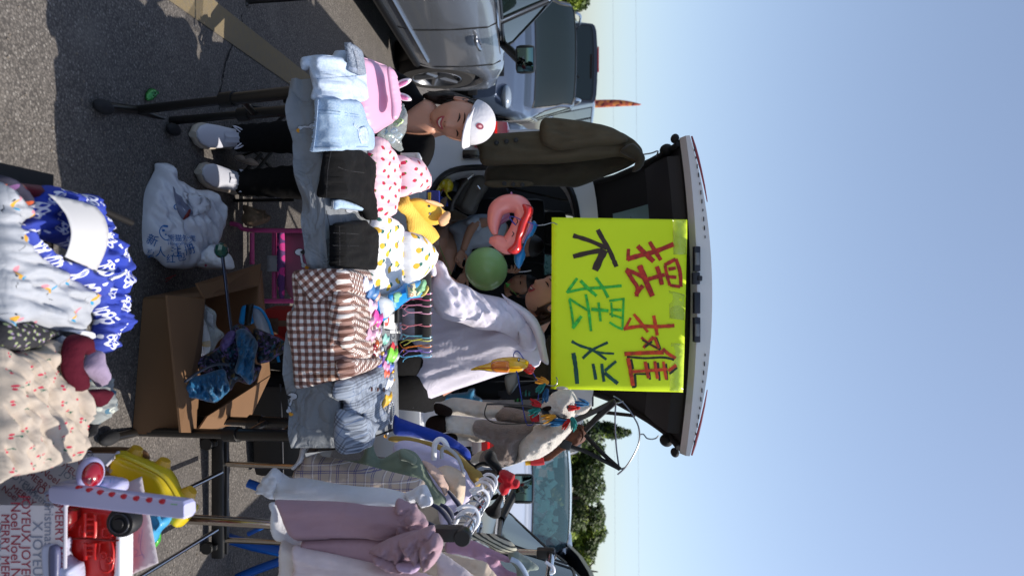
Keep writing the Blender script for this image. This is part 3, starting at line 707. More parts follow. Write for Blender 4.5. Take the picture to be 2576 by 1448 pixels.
# beach flag and power lines
bf = thing('feather_flag', 'red and orange feather flag rising behind the dark van', 'flag', G(1300, 262, 0)*0+Vector((P(1400, 262, 26).x, 26, 0)))
tube('pole', [(bf.location.x, 26, 0), (bf.location.x, 26, 3.2), P(1608, 264, 26)], .02, WIRE, bf, 6)
sheet('flag_cloth', [(1440, 256), (1500, 252), (1560, 252), (1600, 259), (1611, 265), (1560, 268), (1500, 271), (1440, 272)], fr(26), M('flag_print', rough=.8, fn=fprint('#c4553c', .25, [('#e58a4a', 0, 0, .3, .5), ('#7a2a30', .3, .1, .15, .3)])), bf, th=.02, wr=.05, step=8)
for x0, x1 in ((1541, 1548), (1598, 1608)):
    tag(tube('power_line', [P(x0+((-300+k*160)**1)*.0+((x1-x0)*(k/12)), -300+k*160, 60) for k in range(13)], .008, M('wire_grey', '#8d959e', .6), None, 4),
        'thin power line crossing the sky %s the flag tip' % ('just below' if x0 == 1541 else 'level with'), 'power line', 'power lines')
def Zf(ox, oy, s, f=1.5901):
    return lambda L: [((ox+x*s)/f, (oy+y*s)/f) for x, y in L]
z7, z8, z12 = Zf(1100, 150, .4834), Zf(1100, 800, .41444), Zf(1100, 1200, .41444)
zb, zx, z6 = Zf(350, 400, .4835), Zf(450, 950, .5525), Zf(600, 1600, .4848)
za1, za2, za3 = Zf(0, 600, .41436), Zf(0, 1150, .41436), Zf(0, 1700, .4158)
zr, zl, zk, zp = Zf(1000, 1700, .4157), Zf(1600, 1500, .5538), Zf(1600, 400, .4835), Zf(1600, 950, .449)
zs6, zs7, zt = Zf(2100, 450, .5178), Zf(2100, 1100, .5525), Zf(2100, 1700, .4158)
def tubeD(name, pts, D, r, mat, par=None, sub=4, n=6, **k):
    return tube(name, [P(x, y, D if not callable(D) else D(x, y)) for x, y in pts], r, mat, par, n, sub, **k)
# ------------------------------------------------------------------ folding table
tb = thing('folding_table', 'folding table with black tube legs under the grey goose print cloth', 'table', (0, 2.3, 0))
def V2(k, z): v = TC[k]; return Vector((v.x, v.y, z))
mb = MB(); q = [V2(k, 0) for k in ('FL', 'FR', 'BR', 'BL')]
mb.add([v+Vector((0, 0, z)) for z in (TZ-.045, TZ-.003) for v in q], [[3, 2, 1, 0], [4, 5, 6, 7], [0, 1, 5, 4], [1, 2, 6, 5], [2, 3, 7, 6], [3, 0, 4, 7]])
mb.go('tabletop', M('table_plastic', '#c9c9c6', .6), tb)
for tops, bots, foot in ((((800, 225), (795, 272)), ((345, 277), (420, 305)), ((250, 265), (437, 326))), (((850, 1098), (845, 1068)), ((348, 1085), (425, 1052)), ((265, 1105), (428, 1050)))):
    l1 = [P(*bots[0], 2.33), P(*tops[0], 2.10)]; l2 = [P(*bots[1], 2.54), P(*tops[1], 2.42)]
    for a, b in (l1, l2):
        b.z = min(b.z, TZ-.05); o = tube('leg', [a, b], .015, BLKM, tb, 12); m_ = a.lerp(b, .52)
        tube('leg_sleeve', [m_, m_.lerp(b, .97)], .019, BLKM, o, 12); tube('leg_collar', [m_-(b-a)*.02, m_+(b-a)*.05], .024, BLK, o, 12)
    f0, f1 = G(*foot[0], .02), G(*foot[1], .02); tube('foot_bar', [f0, l1[0], l2[0], f1], .014, BLKM, tb, 10)
    MB().ell(f0+Vector((0, .02, 0)), (.022, .045, .02)).go('foot_cap', RUB, tb); MB().ell(f1, (.022, .04, .02)).go('foot_cap', RUB, tb)
    a, b = l1[0].lerp(l1[1], .6), l2[0].lerp(l2[1], .6); tube('cross_tube', [a, b], .01, BLKM, tb, 8)
for a, b in (((719, 252, 2.15), (800, 320, 2.3)), ((718, 1088, 2.2), (830, 962, 2.4)), ((762, 1065, 2.42), (800, 1010, 2.5))):
    tube('brace', [P(*a), P(*b)], .011, BLKM, tb, 6)
tube('brace_ring', [P(770, 975, 2.36), P(782, 985, 2.36), P(780, 1000, 2.36), P(766, 992, 2.36)], .003, CHR, tb, 6, 3, closed=True)
# ------------------------------------------------------------------ tablecloth
def f_cloth(t, tc):
    c = (.17, .185, .205, 1); return t.mix(t.ramp(t.noise(tc.outputs['Object'], 3.0, 5), .35, .65, 0, .5), c, (.23, .25, .28, 1))
CLO = M('tablecloth_grey', rough=.7, fn=f_cloth, bump=.35, bs=60, bd=.004, fold=.45, sheen=.1)
NU, rows = 70, []
def hem(x, y): return 1
for j in range(40):
    rows.append([])
    for i in range(NU+1):
        u = i/NU; a = V2('FL', 0).lerp(V2('FR', 0), u); b = V2('BL', 0).lerp(V2('BR', 0), u); d = (a-b).normalized(); a = a-Vector((.02*(u < .02), 0, 0))
        drop = .078+.014*math.sin(u*9+.5)+.012*noise.noise(Vector((u*9, 0, 3)))+.05*min(1, max(0, (u-.5)*6))
        if j < 6: p = b-d*.012+Vector((0, 0, TZ-.16*(6-j)/6))
        elif j < 22: p = b.lerp(a, (j-6)/15.0); p.z = TZ+.003*noise.noise(p*7)+.002
        else:
            k = (j-21)/18; p = a+d*(.008+.012*math.sin(u*34+5*noise.noise(Vector((u*5, k, 1))))*k+.022*k*noise.noise(Vector((u*16, k*2.5, 7)))+.008*noise.noise(Vector((u*40+k*6, k*4, 2)))+.01); p.z = TZ-drop*k
            if j == 22: p = a+d*.006; p.z = TZ-.006
        rows[-1].append(p)
mb = MB(); mb.loft(rows, caps=False, closed=False)
# side falls
for s, (fa, ba) in ((-1, ('FL', 'BL')), (1, ('FR', 'BR'))):
    rr = []
    for j in range(10):
        rr.append([]); 
        for i in range(31):
            u = i/30; p = V2(fa, TZ).lerp(V2(ba, TZ), u); k = j/9; p.x += s*(.006+.02*k*math.sin(u*21)*k+.012*k); p.z = TZ+.001-k*(.10+.03*math.sin(u*7)); rr[-1].append(p)
    mb.loft(rr, caps=False, closed=False)
cloth = mb.go('tablecloth', CLO, None, sharp=80); tag(cloth, 'grey blue cloth printed with white geese covering the folding table', 'tablecloth')
GW, GO, GK = M('goose_white', '#a9aeb8', .8), M('goose_orange', '#c98a1c', .8), M('goose_line', '#14161c', .8)
Tc = T(.006); onc = on(cloth, .002, T(.01))
def goose(x, y, s, ang):
    c_, s_ = math.cos(R(ang)), math.sin(R(ang)); tr = lambda L: [(x+(a*c_-b*s_)*s, y+(a*s_+b*c_)*s) for a, b in L]
    k, w_, o = MB(), MB(), MB()
    for mb_, g, lift in ((k, 1.35, 0.0), (w_, 1.0, .0012)):
        stroke(mb_, tr([(0, 0), (-6, 6), (-16, 9), (-28, 14)]), 5.5*s*g, onc, lift); d = tr([(3, -1), (-32, 17)]); disc(mb_, *d[0], 7*s*g**.5, 6*s*g**.5, lambda a, b: onc(a, b)+(CO-onc(a, b)).normalized()*lift); disc(mb_, *d[1], 13*s*g**.5, 9*s*g**.5, lambda a, b: onc(a, b)+(CO-onc(a, b)).normalized()*lift)
    stroke(o, tr([(4, -5), (9, -11), (2, -14)]), 6*s, onc, .002); d = tr([(4, 0)])[0]
    par = cloth; k.go('goose_outline', GK, par, False); w_.go('goose_body', GW, par, False); o.go('goose_beak', GO, par, False)
for a in ((758, 322, .85, 200), (764, 665, .9, 100), (728, 1030, .95, 130)): goose(*a)
for a in ((905, 530, .7, 30), (960, 860, .7, 20), (975, 1088, .8, 180), (985, 955, .5, 60)): goose(*a)
# ------------------------------------------------------------------ denim and clothes on the table
def f_denim(a, b):
    return lambda t, tc: t.mix(t.ramp(t.noise(t.vm('MULTIPLY', tc.outputs['Object'], (1, 1, 1)), 220, 2, .7), .3, .7), t.mix(t.ramp(t.noise(tc.outputs['Object'], 12, 4), .3, .7), hx(a), hx(b)), t.mix(.5, hx(b), (.6, .68, .78, 1)))
DLB = M('light_denim', rough=.9, fn=f_denim('#6f8fb4', '#94b0cd'), bump=.5, bs=300, bd=.001)
DPB = M('pale_blue_cotton', rough=.9, fn=f_denim('#93a9c6', '#b5c4da'), bump=.3, bs=200, bd=.001, fold=.10)
DBK = M('black_denim', rough=.9, fn=f_denim('#0e0e11', '#1d1d22'), bump=.6, bs=300, bd=.001); MC['black_denim'] = DBK
DBK = FAB('black_denim2', '#0b0b0d', var=.4, vs=14, sheen=0); DGR = M('grey_denim', rough=.9, fn=f_denim('#3d4658', '#5a6478'), bump=.5, bs=300, bd=.001)
STI = M('stitching', '#5e7a9d', .9); STD = M('stitching_dark', '#2c2c30', .9)
def seamline(o, pts, w_, mat, name='stitching'):
    mb = MB(); stroke(mb, pts, w_, on(o, .0015)); return mb.go(name, mat, o, False)
def fringe(o, pts, n, L, mat, d=(0, -1), name='frayed_edge', w_=1.1, seed=1):
    rnd = random.Random(seed); mb = MB(); s = on(o, .001); D0 = None
    V = [Vector((a, b, 0)) for a, b in pts]
    for k in range(n):
        u = k/(n-1)*(len(V)-1); i = min(int(u), len(V)-2); p = V[i].lerp(V[i+1], u-i); q = P(p.x, p.y, 1); c = s(p.x+(-d[0])*3, p.y-d[1]*3); Dd = c.y-.004
        e = (p.x+d[0]*L*rnd.uniform(.4, 1)+rnd.uniform(-2, 2), p.y+d[1]*L*rnd.uniform(.4, 1)+rnd.uniform(-2, 2))
        mb.tube([P(p.x-d[0]*2, p.y-d[1]*2, Dd), P(e[0], e[1], Dd+.004)], .0008*w_, 4)
    return mb.go(name, mat, o)
o = sheet('folded_trousers', z7([(235, 190), (300, 165), (400, 155), (470, 150), (500, 110), (570, 115), (600, 160), (640, 240), (685, 300), (690, 420), (680, 530), (345, 530), (335, 420), (312, 330), (300, 262), (245, 275)]), T(.012), DPB, th=.02, bulge=.012, bw=9, wr=.03, fx=40, fy=18, ang=60, step=6)
tag(o, 'pale blue folded trousers at the left end of the table, over its corner', 'trousers'); seamline(o, z7([(330, 345), (500, 330), (680, 320)]), 1.3, STI)
o = sheet('rolled_jean_cuff', z7([(572, 50), (600, 60), (660, 110), (680, 190), (694, 310), (655, 300), (608, 275), (596, 190)]), T(.055), DGR, th=.015, bulge=.012, bw=10, wr=.005, step=4)
tag(o, 'dark grey blue jeans cuff with frayed edge on top of the pale trousers', 'jeans'); fringe(o, z7([(660, 110), (685, 200), (694, 300)]), 30, 7, GW, (1, -.1)); seamline(o, z7([(612, 250), (650, 258), (690, 270)]), 6, M('cuff_stitch', '#8791a5', .9), 'cuff')
o = sheet('denim_shorts', z7([(350, 512), (480, 510), (600, 518), (655, 530), (690, 570), (715, 640), (745, 720), (785, 790), (775, 925), (640, 930), (450, 940), (308, 945), (325, 870), (340, 760), (345, 640)]), T(.03), DLB, th=.014, bulge=.006, bw=6, wr=.012, fx=40, fy=40, step=6)
tag(o, 'light blue ripped denim shorts folded over the front edge of the table', 'shorts')
seamline(o, z7([(350, 600), (500, 610), (690, 640)]), 1.4, STI); seamline(o, z7([(355, 628), (500, 635), (700, 662)]), 1.0, STI); seamline(o, z7([(320, 905), (500, 900), (770, 905)]), 1.3, STI); seamline(o, z7([(320, 915), (500, 912), (770, 918)]), .8, GW)
fringe(o, z7([(352, 520), (344, 640), (330, 800), (312, 940)]), 90, 6, M('denim_thread', '#a9bfda', .9), (-1, 0)); fringe(o, z7([(655, 730), (690, 760), (700, 830), (730, 870), (760, 880)]), 60, 9, M('denim_thread_pale', '#cfdcec', .9), (.6, -.6), seed=4)
sheet('ripped_patch', z7([(690, 760), (740, 740), (765, 800), (760, 860), (715, 880), (695, 830)]), on(o, .003), M('denim_fray', '#b9cbe2', .95, bump=1, bs=200, var=.3, vs=60), o, th=.004, wr=.006, fx=6, fy=6, step=3)
o = sheet('black_jeans', z7([(445, 920), (560, 918), (660, 940), (745, 1005), (770, 1060), (765, 1250), (778, 1400), (790, 1500), (740, 1500), (700, 1430), (600, 1355), (480, 1330), (372, 1310), (390, 1180), (410, 1040)]), T(.014), DBK, th=.024, bulge=.006, bw=6, wr=.02, fx=50, fy=26, ang=80, step=6)
tag(o, 'black folded jeans hanging over the table edge beside the denim shorts', 'jeans'); seamline(o, z7([(470, 925), (440, 1080), (425, 1320)]), 1.0, STD); seamline(o, z7([(520, 1070), (600, 1100), (740, 1120)]), 1, STD)
o = sheet('frayed_denim_leg', z8([(555, 25), (560, -5), (600, -10), (700, 20), (825, 78), (820, 102), (700, 90), (600, 80), (560, 88)]), T(.012), DLB, th=.01, bulge=.01, bw=8, wr=.003, step=4); tag(o, 'short light blue frayed denim leg sticking out between the two black garments', 'shorts')
fringe(o, z8([(552, 85), (556, 50), (560, 10)]), 24, 5, GW, (-1, 0))
o = sheet('black_shorts', z8([(562, 230), (700, 208), (795, 196), (835, 240), (905, 290), (930, 380), (915, 560), (900, 660), (850, 672), (700, 650), (568, 636), (552, 560), (556, 440), (555, 330)]), T(.012), DBK, th=.026, bulge=.005, bw=5, wr=.016, fx=40, fy=20, ang=0, step=5)
tag(o, 'small black folded shorts between the pineapple hat and the gingham dress', 'shorts')
for L in ([(560, 318), (700, 322), (810, 330)], [(560, 438), (700, 440), (810, 442)], [(622, 225), (626, 420), (625, 630)]): seamline(o, z8(L), .9, STD)
o = mk('thread', [(0, 0, 0)]*3, [[0, 1, 2]], STD) if False else tube('loose_thread', [T(.010)(a, b) for a, b in z8([(495, 100), (505, 150), (520, 220), (545, 300)])], .0009, STD, None, 4, 4); tag(o, 'loose black thread lying on the cloth beside the small black shorts', 'thread')
# gingham dress
GING = M('gingham_brown', rough=.9, fn=fgingham('#e2dcd8', '#94736a', '#5c382e', .0205), bump=.4, bs=250, bd=.001, fold=.10, sheen=.1)
gd = thing('gingham_dress', 'brown and white gingham dress draped over the front of the table', 'dress', (.1, 1.95, .7))
sheet('skirt', [(741, 684), (775, 678), (848, 675), (905, 676), (922, 690), (925, 752), (938, 780), (948, 820), (950, 870), (945, 912), (925, 925), (880, 944), (820, 960), (757, 974), (744, 962), (741, 930), (736, 880), (727, 840), (726, 788), (742, 775), (741, 730)], T(.016), GING, gd, th=.012, bulge=.012, bw=16, wr=.016, fx=70, fy=13, ang=4, step=6)
sheet('sleeve', [(741, 686), (790, 676), (850, 676), (905, 688), (912, 725), (900, 748), (860, 735), (830, 745), (790, 762), (770, 740)], T(.034), GING, gd, th=.006, bulge=.012, bw=14, wr=.006, uvr=52, step=6)
sheet('collar_ruffle', [(840, 728), (870, 732), (905, 745), (922, 765), (925, 860), (905, 900), (870, 880), (848, 858), (830, 865), (826, 815), (832, 790), (826, 760), (838, 752)], T(.036), GING, gd, th=.006, bulge=.010, bw=14, wr=.022, fx=60, fy=9, uvr=12, step=5)
sheet('lower_sleeve', [(850, 905), (900, 900), (945, 900), (948, 915), (925, 930), (880, 946), (855, 950)], T(.03), GING, gd, th=.008, bulge=.018, bw=16, wr=.008, fx=40, fy=12, uvr=-14, step=5)
s_ = T(.03)
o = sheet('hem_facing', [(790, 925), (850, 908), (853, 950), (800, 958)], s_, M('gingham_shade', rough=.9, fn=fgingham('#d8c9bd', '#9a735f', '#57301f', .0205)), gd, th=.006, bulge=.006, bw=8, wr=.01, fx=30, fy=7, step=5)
# glen check trousers
def f_glen(t, tc):
    s = t.new('SeparateXYZ'); t.l.new(tc.outputs['UV'], s.inputs[0]); c = hx('#8b95a5'); 
    for ax in (0, 1):
        f = t.math('FRACT', t.math('MULTIPLY', s.outputs[ax], 1/.058)); th = t.math('FRACT', t.math('MULTIPLY', s.outputs[ax], 1/.0085))
        c = t.mix(t.math('MULTIPLY', t.math('MULTIPLY', t.math('GREATER_THAN', f, .55), t.math('GREATER_THAN', th, .5)), .5), c, hx('#23293a'))
        c = t.mix(t.math('MULTIPLY', t.math('LESS_THAN', t.math('ABSOLUTE', t.math('SUBTRACT', f, .28)), .02), .6), c, hx('#33507c'))
    return c
GLEN = M('glen_check', rough=.9, fn=f_glen, bump=.4, bs=260, bd=.001, fold=.10)
gt = thing('check_trousers', 'grey glen check trousers crumpled at the right front end of the table', 'trousers', (.38, 2.0, .7))
sheet('front_panel', z12([(570, 905), (585, 800), (640, 755), (860, 690), (980, 600), (1030, 610), (1050, 780), (1060, 900), (1015, 960), (1010, 1060), (1040, 1180), (985, 1250), (940, 1240), (900, 1200), (830, 1180), (820, 1080), (740, 1120), (650, 1100), (660, 985)]), T(.014), GLEN, gt, th=.016, bulge=.012, bw=10, wr=.02, fx=30, fy=22, ang=40, step=5)
sheet('leg_fold', z12([(592, 1080), (650, 1050), (760, 1110), (840, 1130), (930, 1190), (905, 1290), (880, 1400), (800, 1440), (700, 1470), (625, 1440), (585, 1370), (580, 1240)]), T(.05), GLEN, gt, th=.012, bulge=.022, bw=16, wr=.014, fx=26, fy=18, ang=30, step=5, uvr=35)
mb = MB()
for a, b in ((928, 856), (988, 860), (1047, 862)):
    q = T(.05)(*z12([(a, b)])[0]); MB().lathe([(0, .004), (.006, .004), (.0075, .0)], q, (0, 0, 1), 12).go('button', M('tortoise_button', '#5c3a32', .25, coat=.5), gt)
# hats
PST = M('strawberry_print', rough=.9, fn=fprint('#ecc3cd', .042, [('#c12348', 0, 0, .15, .19), ('#c12348', 0, -.07, .09, .17), ('#4f7a3a', 0, .18, .11, .06)], .25, 1.4), bump=.3, bs=220, bd=.001, fold=.10)
PPA = M('pineapple_print', rough=.9, fn=fprint('#ecebec', .058, [('#2f6a5e', -.06, .30, .05, .16), ('#2f6a5e', .07, .29, .05, .17), ('#2f6a5e', 0, .33, .04, .18), ('#e3b33a', 0, 0, .18, .23)], .3, 2.6, .03), bump=.3, bs=220, bd=.001, fold=.10)
h = thing('sun_hat', 'pink strawberry print sun hat between the pink visor and the yellow hat', 'hat', (-.3, 2.5, .75), 'sun hats on the table')
hs = lambda D: fr(D, .28, 0, 920)
sheet('brim', [(940, 345), (962, 352), (985, 385), (1000, 410), (1000, 470), (992, 510), (985, 540), (965, 548), (944, 546), (926, 500), (921, 450), (923, 400), (930, 365)], hs(2.36), PST, h, th=.006, bulge=.03, bw=26, back=.0, wr=.012, fx=40, fy=14, ang=15, step=6)
sheet('crown', [(990, 392), (1015, 396), (1040, 398), (1056, 420), (1069, 445), (1068, 468), (1062, 480), (1035, 487), (1012, 495), (992, 492), (990, 450)], hs(2.34), PST, h, th=.006, bulge=.06, bw=40, back=.03, wr=.006, fx=20, fy=16, step=6)
h = thing('sun_hat', 'white pineapple print sun hat lying in front of the yellow hat', 'hat', (-.05, 2.5, .75), 'sun hats on the table')
sheet('brim', [(945, 537), (985, 550), (1008, 580), (1005, 640), (1006, 700), (985, 735), (970, 745), (946, 743), (925, 716), (918, 680), (920, 620), (930, 565)], hs(2.38), PPA, h, th=.006, bulge=.03, bw=26, wr=.014, fx=40, fy=14, ang=-6, step=6)
sheet('crown', [(1000, 585), (1025, 584), (1042, 588), (1068, 612), (1078, 628), (1086, 632), (1080, 660), (1062, 685), (1040, 705), (1005, 722), (998, 690), (996, 640)], hs(2.36), PPA, h, th=.006, bulge=.07, bw=44, back=.03, wr=.008, fx=24, fy=16, step=6)
tubeD('brim_seam', [(1000, 590), (1002, 640), (1001, 700)], lambda x, y: 2.36+.28*.8-.05, .0022, M('hat_seam', '#d2d2d6', .9), h)
def fstripe(a, b, per, ax=1, dt=.12):
    def fn(t, tc):
        s = t.new('SeparateXYZ'); t.l.new(tc.outputs['UV'], s.inputs[0]); return t.mix(t.math('LESS_THAN', t.math('FRACT', t.math('MULTIPLY', s.outputs[ax], 1/per)), dt), hx(a), hx(b))
    return fn
YEL = M('yellow_hat_cloth', rough=.9, fn=fstripe('#e9bf55', '#b98a2e', .011), bump=.3, bs=220, bd=.001, fold=.10); YELP = FAB('yellow_cloth', '#e0b544', var=.05)
h = thing('sun_hat', 'yellow pleated sun hat with small animal face and ears', 'hat', (-.1, 2.6, .75), 'sun hats on the table')
sheet('brim', z8([(1168, 60), (1200, 0), (1235, -60), (1290, -10), (1330, 60), (1460, 200), (1560, 330), (1545, 390), (1480, 440), (1445, 440), (1400, 350), (1290, 318), (1260, 160), (1210, 120)]), hs(2.45), YEL, h, th=.006, bulge=.03, bw=40, back=.02, wr=.004, step=6)
fc = sheet('crown', z8([(1300, 10), (1360, -20), (1440, 0), (1530, 30), (1600, 90), (1640, 115), (1620, 180), (1570, 230), (1500, 240), (1440, 190), (1370, 100)]), hs(2.40), YELP, h, th=.006, bulge=.03, bw=24, back=.03, wr=.01, fx=20, fy=14, step=5)
for pts, b in (([(1440, 0), (1530, 10), (1600, 45), (1608, 62), (1560, 60), (1480, 30)], 0), ([(1575, 190), (1620, 130), (1660, 110), (1668, 160), (1650, 225), (1600, 252)], 0)):
    sheet('ear', z8(pts), hs(2.29), M('ear_peach', '#dcae83', .9, bump=.3), h, th=.008, bulge=.012, bw=8, step=4)
mb = MB()
for c in ((1488, 60), (1498, 132)): disc(mb, *z8([c])[0], 3.2, 3.2, on(fc, .003))
mb.go('eyes', BLK, h, False)
# pink visor with rabbit ears
PNK = M('pink_visor_plastic', '#dfa9c6', .4, coat=.1, sss=0); PNK2 = M('pink_visor_trim', '#e3b4cc', .4)
v = thing('rabbit_visor', 'pink sun visor with two rabbit ears on the left of the table', 'visor', (-.45, 2.5, .75))
vs_ = fr(2.33, .32, 0, 900)
pb = z7([(700, 185), (760, 182), (850, 215), (935, 262), (945, 420), (985, 560), (990, 675), (900, 740), (820, 790), (765, 780), (735, 700), (705, 540), (692, 340)])
sheet('brim', pb, vs_, PNK, v, th=.003, bulge=.034, bw=80, step=6)
tubeD('brim_edge', pb, lambda x, y: 2.325+.32*(x-900)/100, .004, PNK2, v, 3, closed=True)
sheet('headband', z7([(925, 255), (955, 262), (985, 305), (1010, 420), (1028, 560), (1015, 640), (990, 680), (965, 660), (960, 540), (945, 420)]), fr(2.42, .32, 0, 980), PNK, v, th=.008, bulge=.008, bw=6, back=.004, step=5)
for e in ([(970, 430), (1000, 385), (1060, 350), (1120, 343), (1128, 360), (1090, 395), (1020, 425)], [(985, 475), (1040, 462), (1100, 480), (1130, 510), (1120, 526), (1060, 525), (1000, 500)]):
    eo = sheet('ear', z7(e), fr(2.55), M('ear_white', '#e6dfe8', .5), v, th=.008, bulge=.006, bw=5, step=4); cx = sum(p[0] for p in e)/7; cy = sum(p[1] for p in e)/7
    sheet('ear_lining', z7([(cx+(a-cx)*.62, cy+(b-cy)*.62) for a, b in e]), on(eo, .001), M('ear_pink', '#d77fae', .5), v, th=.002, step=4)
tubeD('embroidery', z7([(945, 355), (962, 350), (970, 370), (960, 388)]), 2.36+.1, .003, PNK2, v); tubeD('embroidery', z7([(975, 525), (990, 520), (995, 550), (980, 560)]), 2.36+.14, .003, PNK2, v)
# clear bag of sunglasses
CLB = M('clear_bag_plastic', '#e6f2f4', .12, trans=.0, alpha=.28, spec=.9, bump=.4, bs=30, bd=.01)
bgo = thing('bag_of_sunglasses', 'clear plastic bag of pale blue and green toy glasses behind the rabbit visor', 'bag', (-.4, 2.72, .76))
sheet('plastic_bag', z7([(850, 800), (930, 730), (1000, 665), (1030, 545), (1060, 600), (1072, 650), (1065, 740), (1055, 800), (1020, 860), (1040, 940), (1000, 930), (930, 880), (880, 850)]), fr(2.72, .2, 0, 980), CLB, bgo, th=.004, bulge=.03, bw=20, back=.02, wr=.014, fx=12, fy=12, step=4)
for k, (a, b, c) in enumerate(((880, 790, '#9fc3dc'), (920, 820, '#a7cfc0'), (960, 780, '#bcd3ea'), (985, 720, '#cfe0a8'), (945, 860, '#a9bfe0'), (1010, 700, '#c9e0a0'), (1000, 820, '#b7d6e6'))):
    q = z7([(a, b), (a+26, b+10), (a+46, b-14), (a+20, b-24)]); tubeD('toy_glasses', q, 2.73, .0045, PLA('glasses'+str(k), c, coat=.3), bgo, 4, closed=True)
bgo = thing('clear_packet', 'clear packet with white paper hearts standing behind the strawberry hat', 'packet', (-.3, 2.82, .75))
pk = sheet('packet_film', z7([(1040, 957), (1190, 953), (1216, 1000), (1216, 1280), (1120, 1282), (1040, 1280)]), fr(2.84), M('packet_film', '#e8dfe2', .2, alpha=.6, spec=.8), bgo, th=.004, bulge=.008, bw=14, wr=.004, round_=False, step=6)
sheet('paper_header', z7([(1170, 957), (1195, 957), (1216, 1000), (1216, 1280), (1172, 1280)]), fr(2.825), M('paper_white', '#e7e9ea', .8), bgo, th=.002, step=6, round_=False)
for a, b, c in ((1228, 1292, '#20307a'),): pass
o = box('blue_yellow_box', P(1090, 502, 2.95), (.07, .03, .05), M('navy_card', '#1c2b7c', .5)); tag(o, 'small navy blue box with yellow base behind the yellow hat', 'box'); box('yellow_label', P(1080, 505, 2.93), (.068, .004, .012), M('label_yellow', '#d9b415', .6), o)
# dino visor
v = thing('dinosaur_visor', 'blue child visor with DINO lettering and a rubber dinosaur on its band', 'visor', (.02, 2.4, .75))
dsf = fr(2.36, .30, 0, 940); BLU = M('sky_blue_plastic', '#1488cf', .45)
sheet('clear_brim', z8([(980, 940), (1060, 925), (1105, 915), (1120, 1000), (1132, 1060), (1080, 1120), (1035, 1148), (1000, 1080)]), dsf, M('frosted_brim', '#c3cad0', .25, coat=.4), v, th=.003, bulge=.03, bw=30, step=5)
tubeD('brim_piping', z8([(975, 930), (990, 1020), (1010, 1110), (1035, 1150), (1080, 1125), (1140, 1062)]), lambda x, y: 2.35+.30*(x-940)/100, .006, BLU, v)
b1 = sheet('blue_peak', z8([(1095, 912), (1180, 860), (1265, 800), (1285, 930), (1290, 955), (1210, 1010), (1150, 1062), (1130, 1055), (1110, 1000)]), fr(2.37, .34, 0, 960), BLU, v, th=.006, bulge=.012, bw=12, step=5)
sheet('dinosaur_patch', z8([(1145, 905), (1180, 890), (1215, 895), (1220, 920), (1195, 945), (1190, 980), (1150, 985), (1145, 940)]), on(b1, .001), M('patch_green', '#86bd97', .6), v, th=.002, step=4)
b2 = sheet('name_panel', z8([(1255, 818), (1375, 770), (1398, 935), (1275, 950)]), fr(2.47, .3, 0, 1020), M('panel_blue', '#4fa0dc', .5), v, th=.012, bulge=.008, bw=8, round_=False, step=6)
b3 = sheet('panel_inset', z8([(1280, 822), (1345, 800), (1362, 925), (1292, 935)]), on(b2, .001), M('panel_cream', '#dccfae', .6), v, th=.003, round_=False, step=6)
for ch, yy, c in (('D', 838, '#2a62c8'), ('I', 862, '#2f9a50'), ('N', 884, '#28a08a'), ('O', 913, '#cc3a2c')):
    a = z8([(1318+(yy-875)*.06, yy)])[0]; text('lettering', ch, a[0], a[1], 11.5, on(b3, .002), PLA('letter'+ch, c), v, rot=-6, ext=.02)
dn = thing('toy_dinosaur', 'green rubber dinosaur charm standing on the blue DINO visor', 'toy', P(1050, 715, 2.45))
GRN = PLA('dino_green', '#7fb58a', rough=.5); sheet('body', z8([(1350, 860), (1385, 835), (1410, 800), (1425, 770), (1450, 768), (1464, 800), (1455, 835), (1450, 870), (1420, 890), (1385, 925), (1365, 915), (1375, 885)]), fr(2.47), GRN, dn, th=.01, bulge=.02, bw=10, back=.01, step=3)
sheet('belly', z8([(1362, 905), (1380, 880), (1405, 850), (1415, 865), (1395, 900), (1375, 920)]), fr(2.455), M('dino_cream', '#c9cfa8', .5), dn, th=.006, bulge=.008, bw=5, step=3)
tubeD('spikes', z8([(1468, 825), (1472, 850), (1460, 880), (1440, 905), (1405, 930)]), 2.47, [.002, .006, .005, .006, .003], M('dino_yellow', '#cdb660', .5), dn)
# ------------------------------------------------------------------ hair bows, beads and cards
def bow(x, y, w_, ang, col, label, h=.03, satin=True, tails=0, nm='hair_bow', cat='hair bow'):
    """two looped ribbons and a knot, lying on the table; w_ in metres"""
    c = T(h)(x, y); a = R(ang); m_ = M('ribbon_'+col.strip('#'), col, .4 if satin else .8, sheen=.3, bump=.4, bs=90, bd=.003); t = thing(nm, label, cat, c-Vector((0, 0, h-.004)), 'hair accessories on the table')
    ax = Vector((math.sin(a), math.cos(a)*.9, 0)).normalized(); side = Vector((-ax.y, ax.x, .35)).normalized()
    for s in (1, -1):
        mb = MB(); rg = []
        for k in range(9):
            u = k/8; q = c+ax*s*w_*.5*u; hw = w_*(.06+.22*math.sin(u*1.9)); ht = w_*(.03+.14*math.sin(u*3.0)**2)
            rg.append([q+side*hw*math.cos(b)*(1+.12*math.sin(3*b+k))+Vector((0, 0, 1))*(ht*math.sin(b)+.2*w_*math.sin(u*1.6)*.5) for b in np.linspace(0, 2*math.pi, 13)[:-1]])
        mb.loft(rg); mb.go('loop', m_, t)
    MB().ell(c+Vector((0, 0, w_*.04)), (w_*.09, w_*.11, w_*.09), None, 10, 8).go('knot', m_, t)
    for k in range(tails):
        s = (-1)**k; tube('ribbon_tail', [c, c+ax*s*w_*.15-side*w_*.3, c+ax*s*w_*.28-side*w_*.62], [w_*.03, w_*.07, w_*.09], m_, t, 8, 3, flat=.2)
    return t
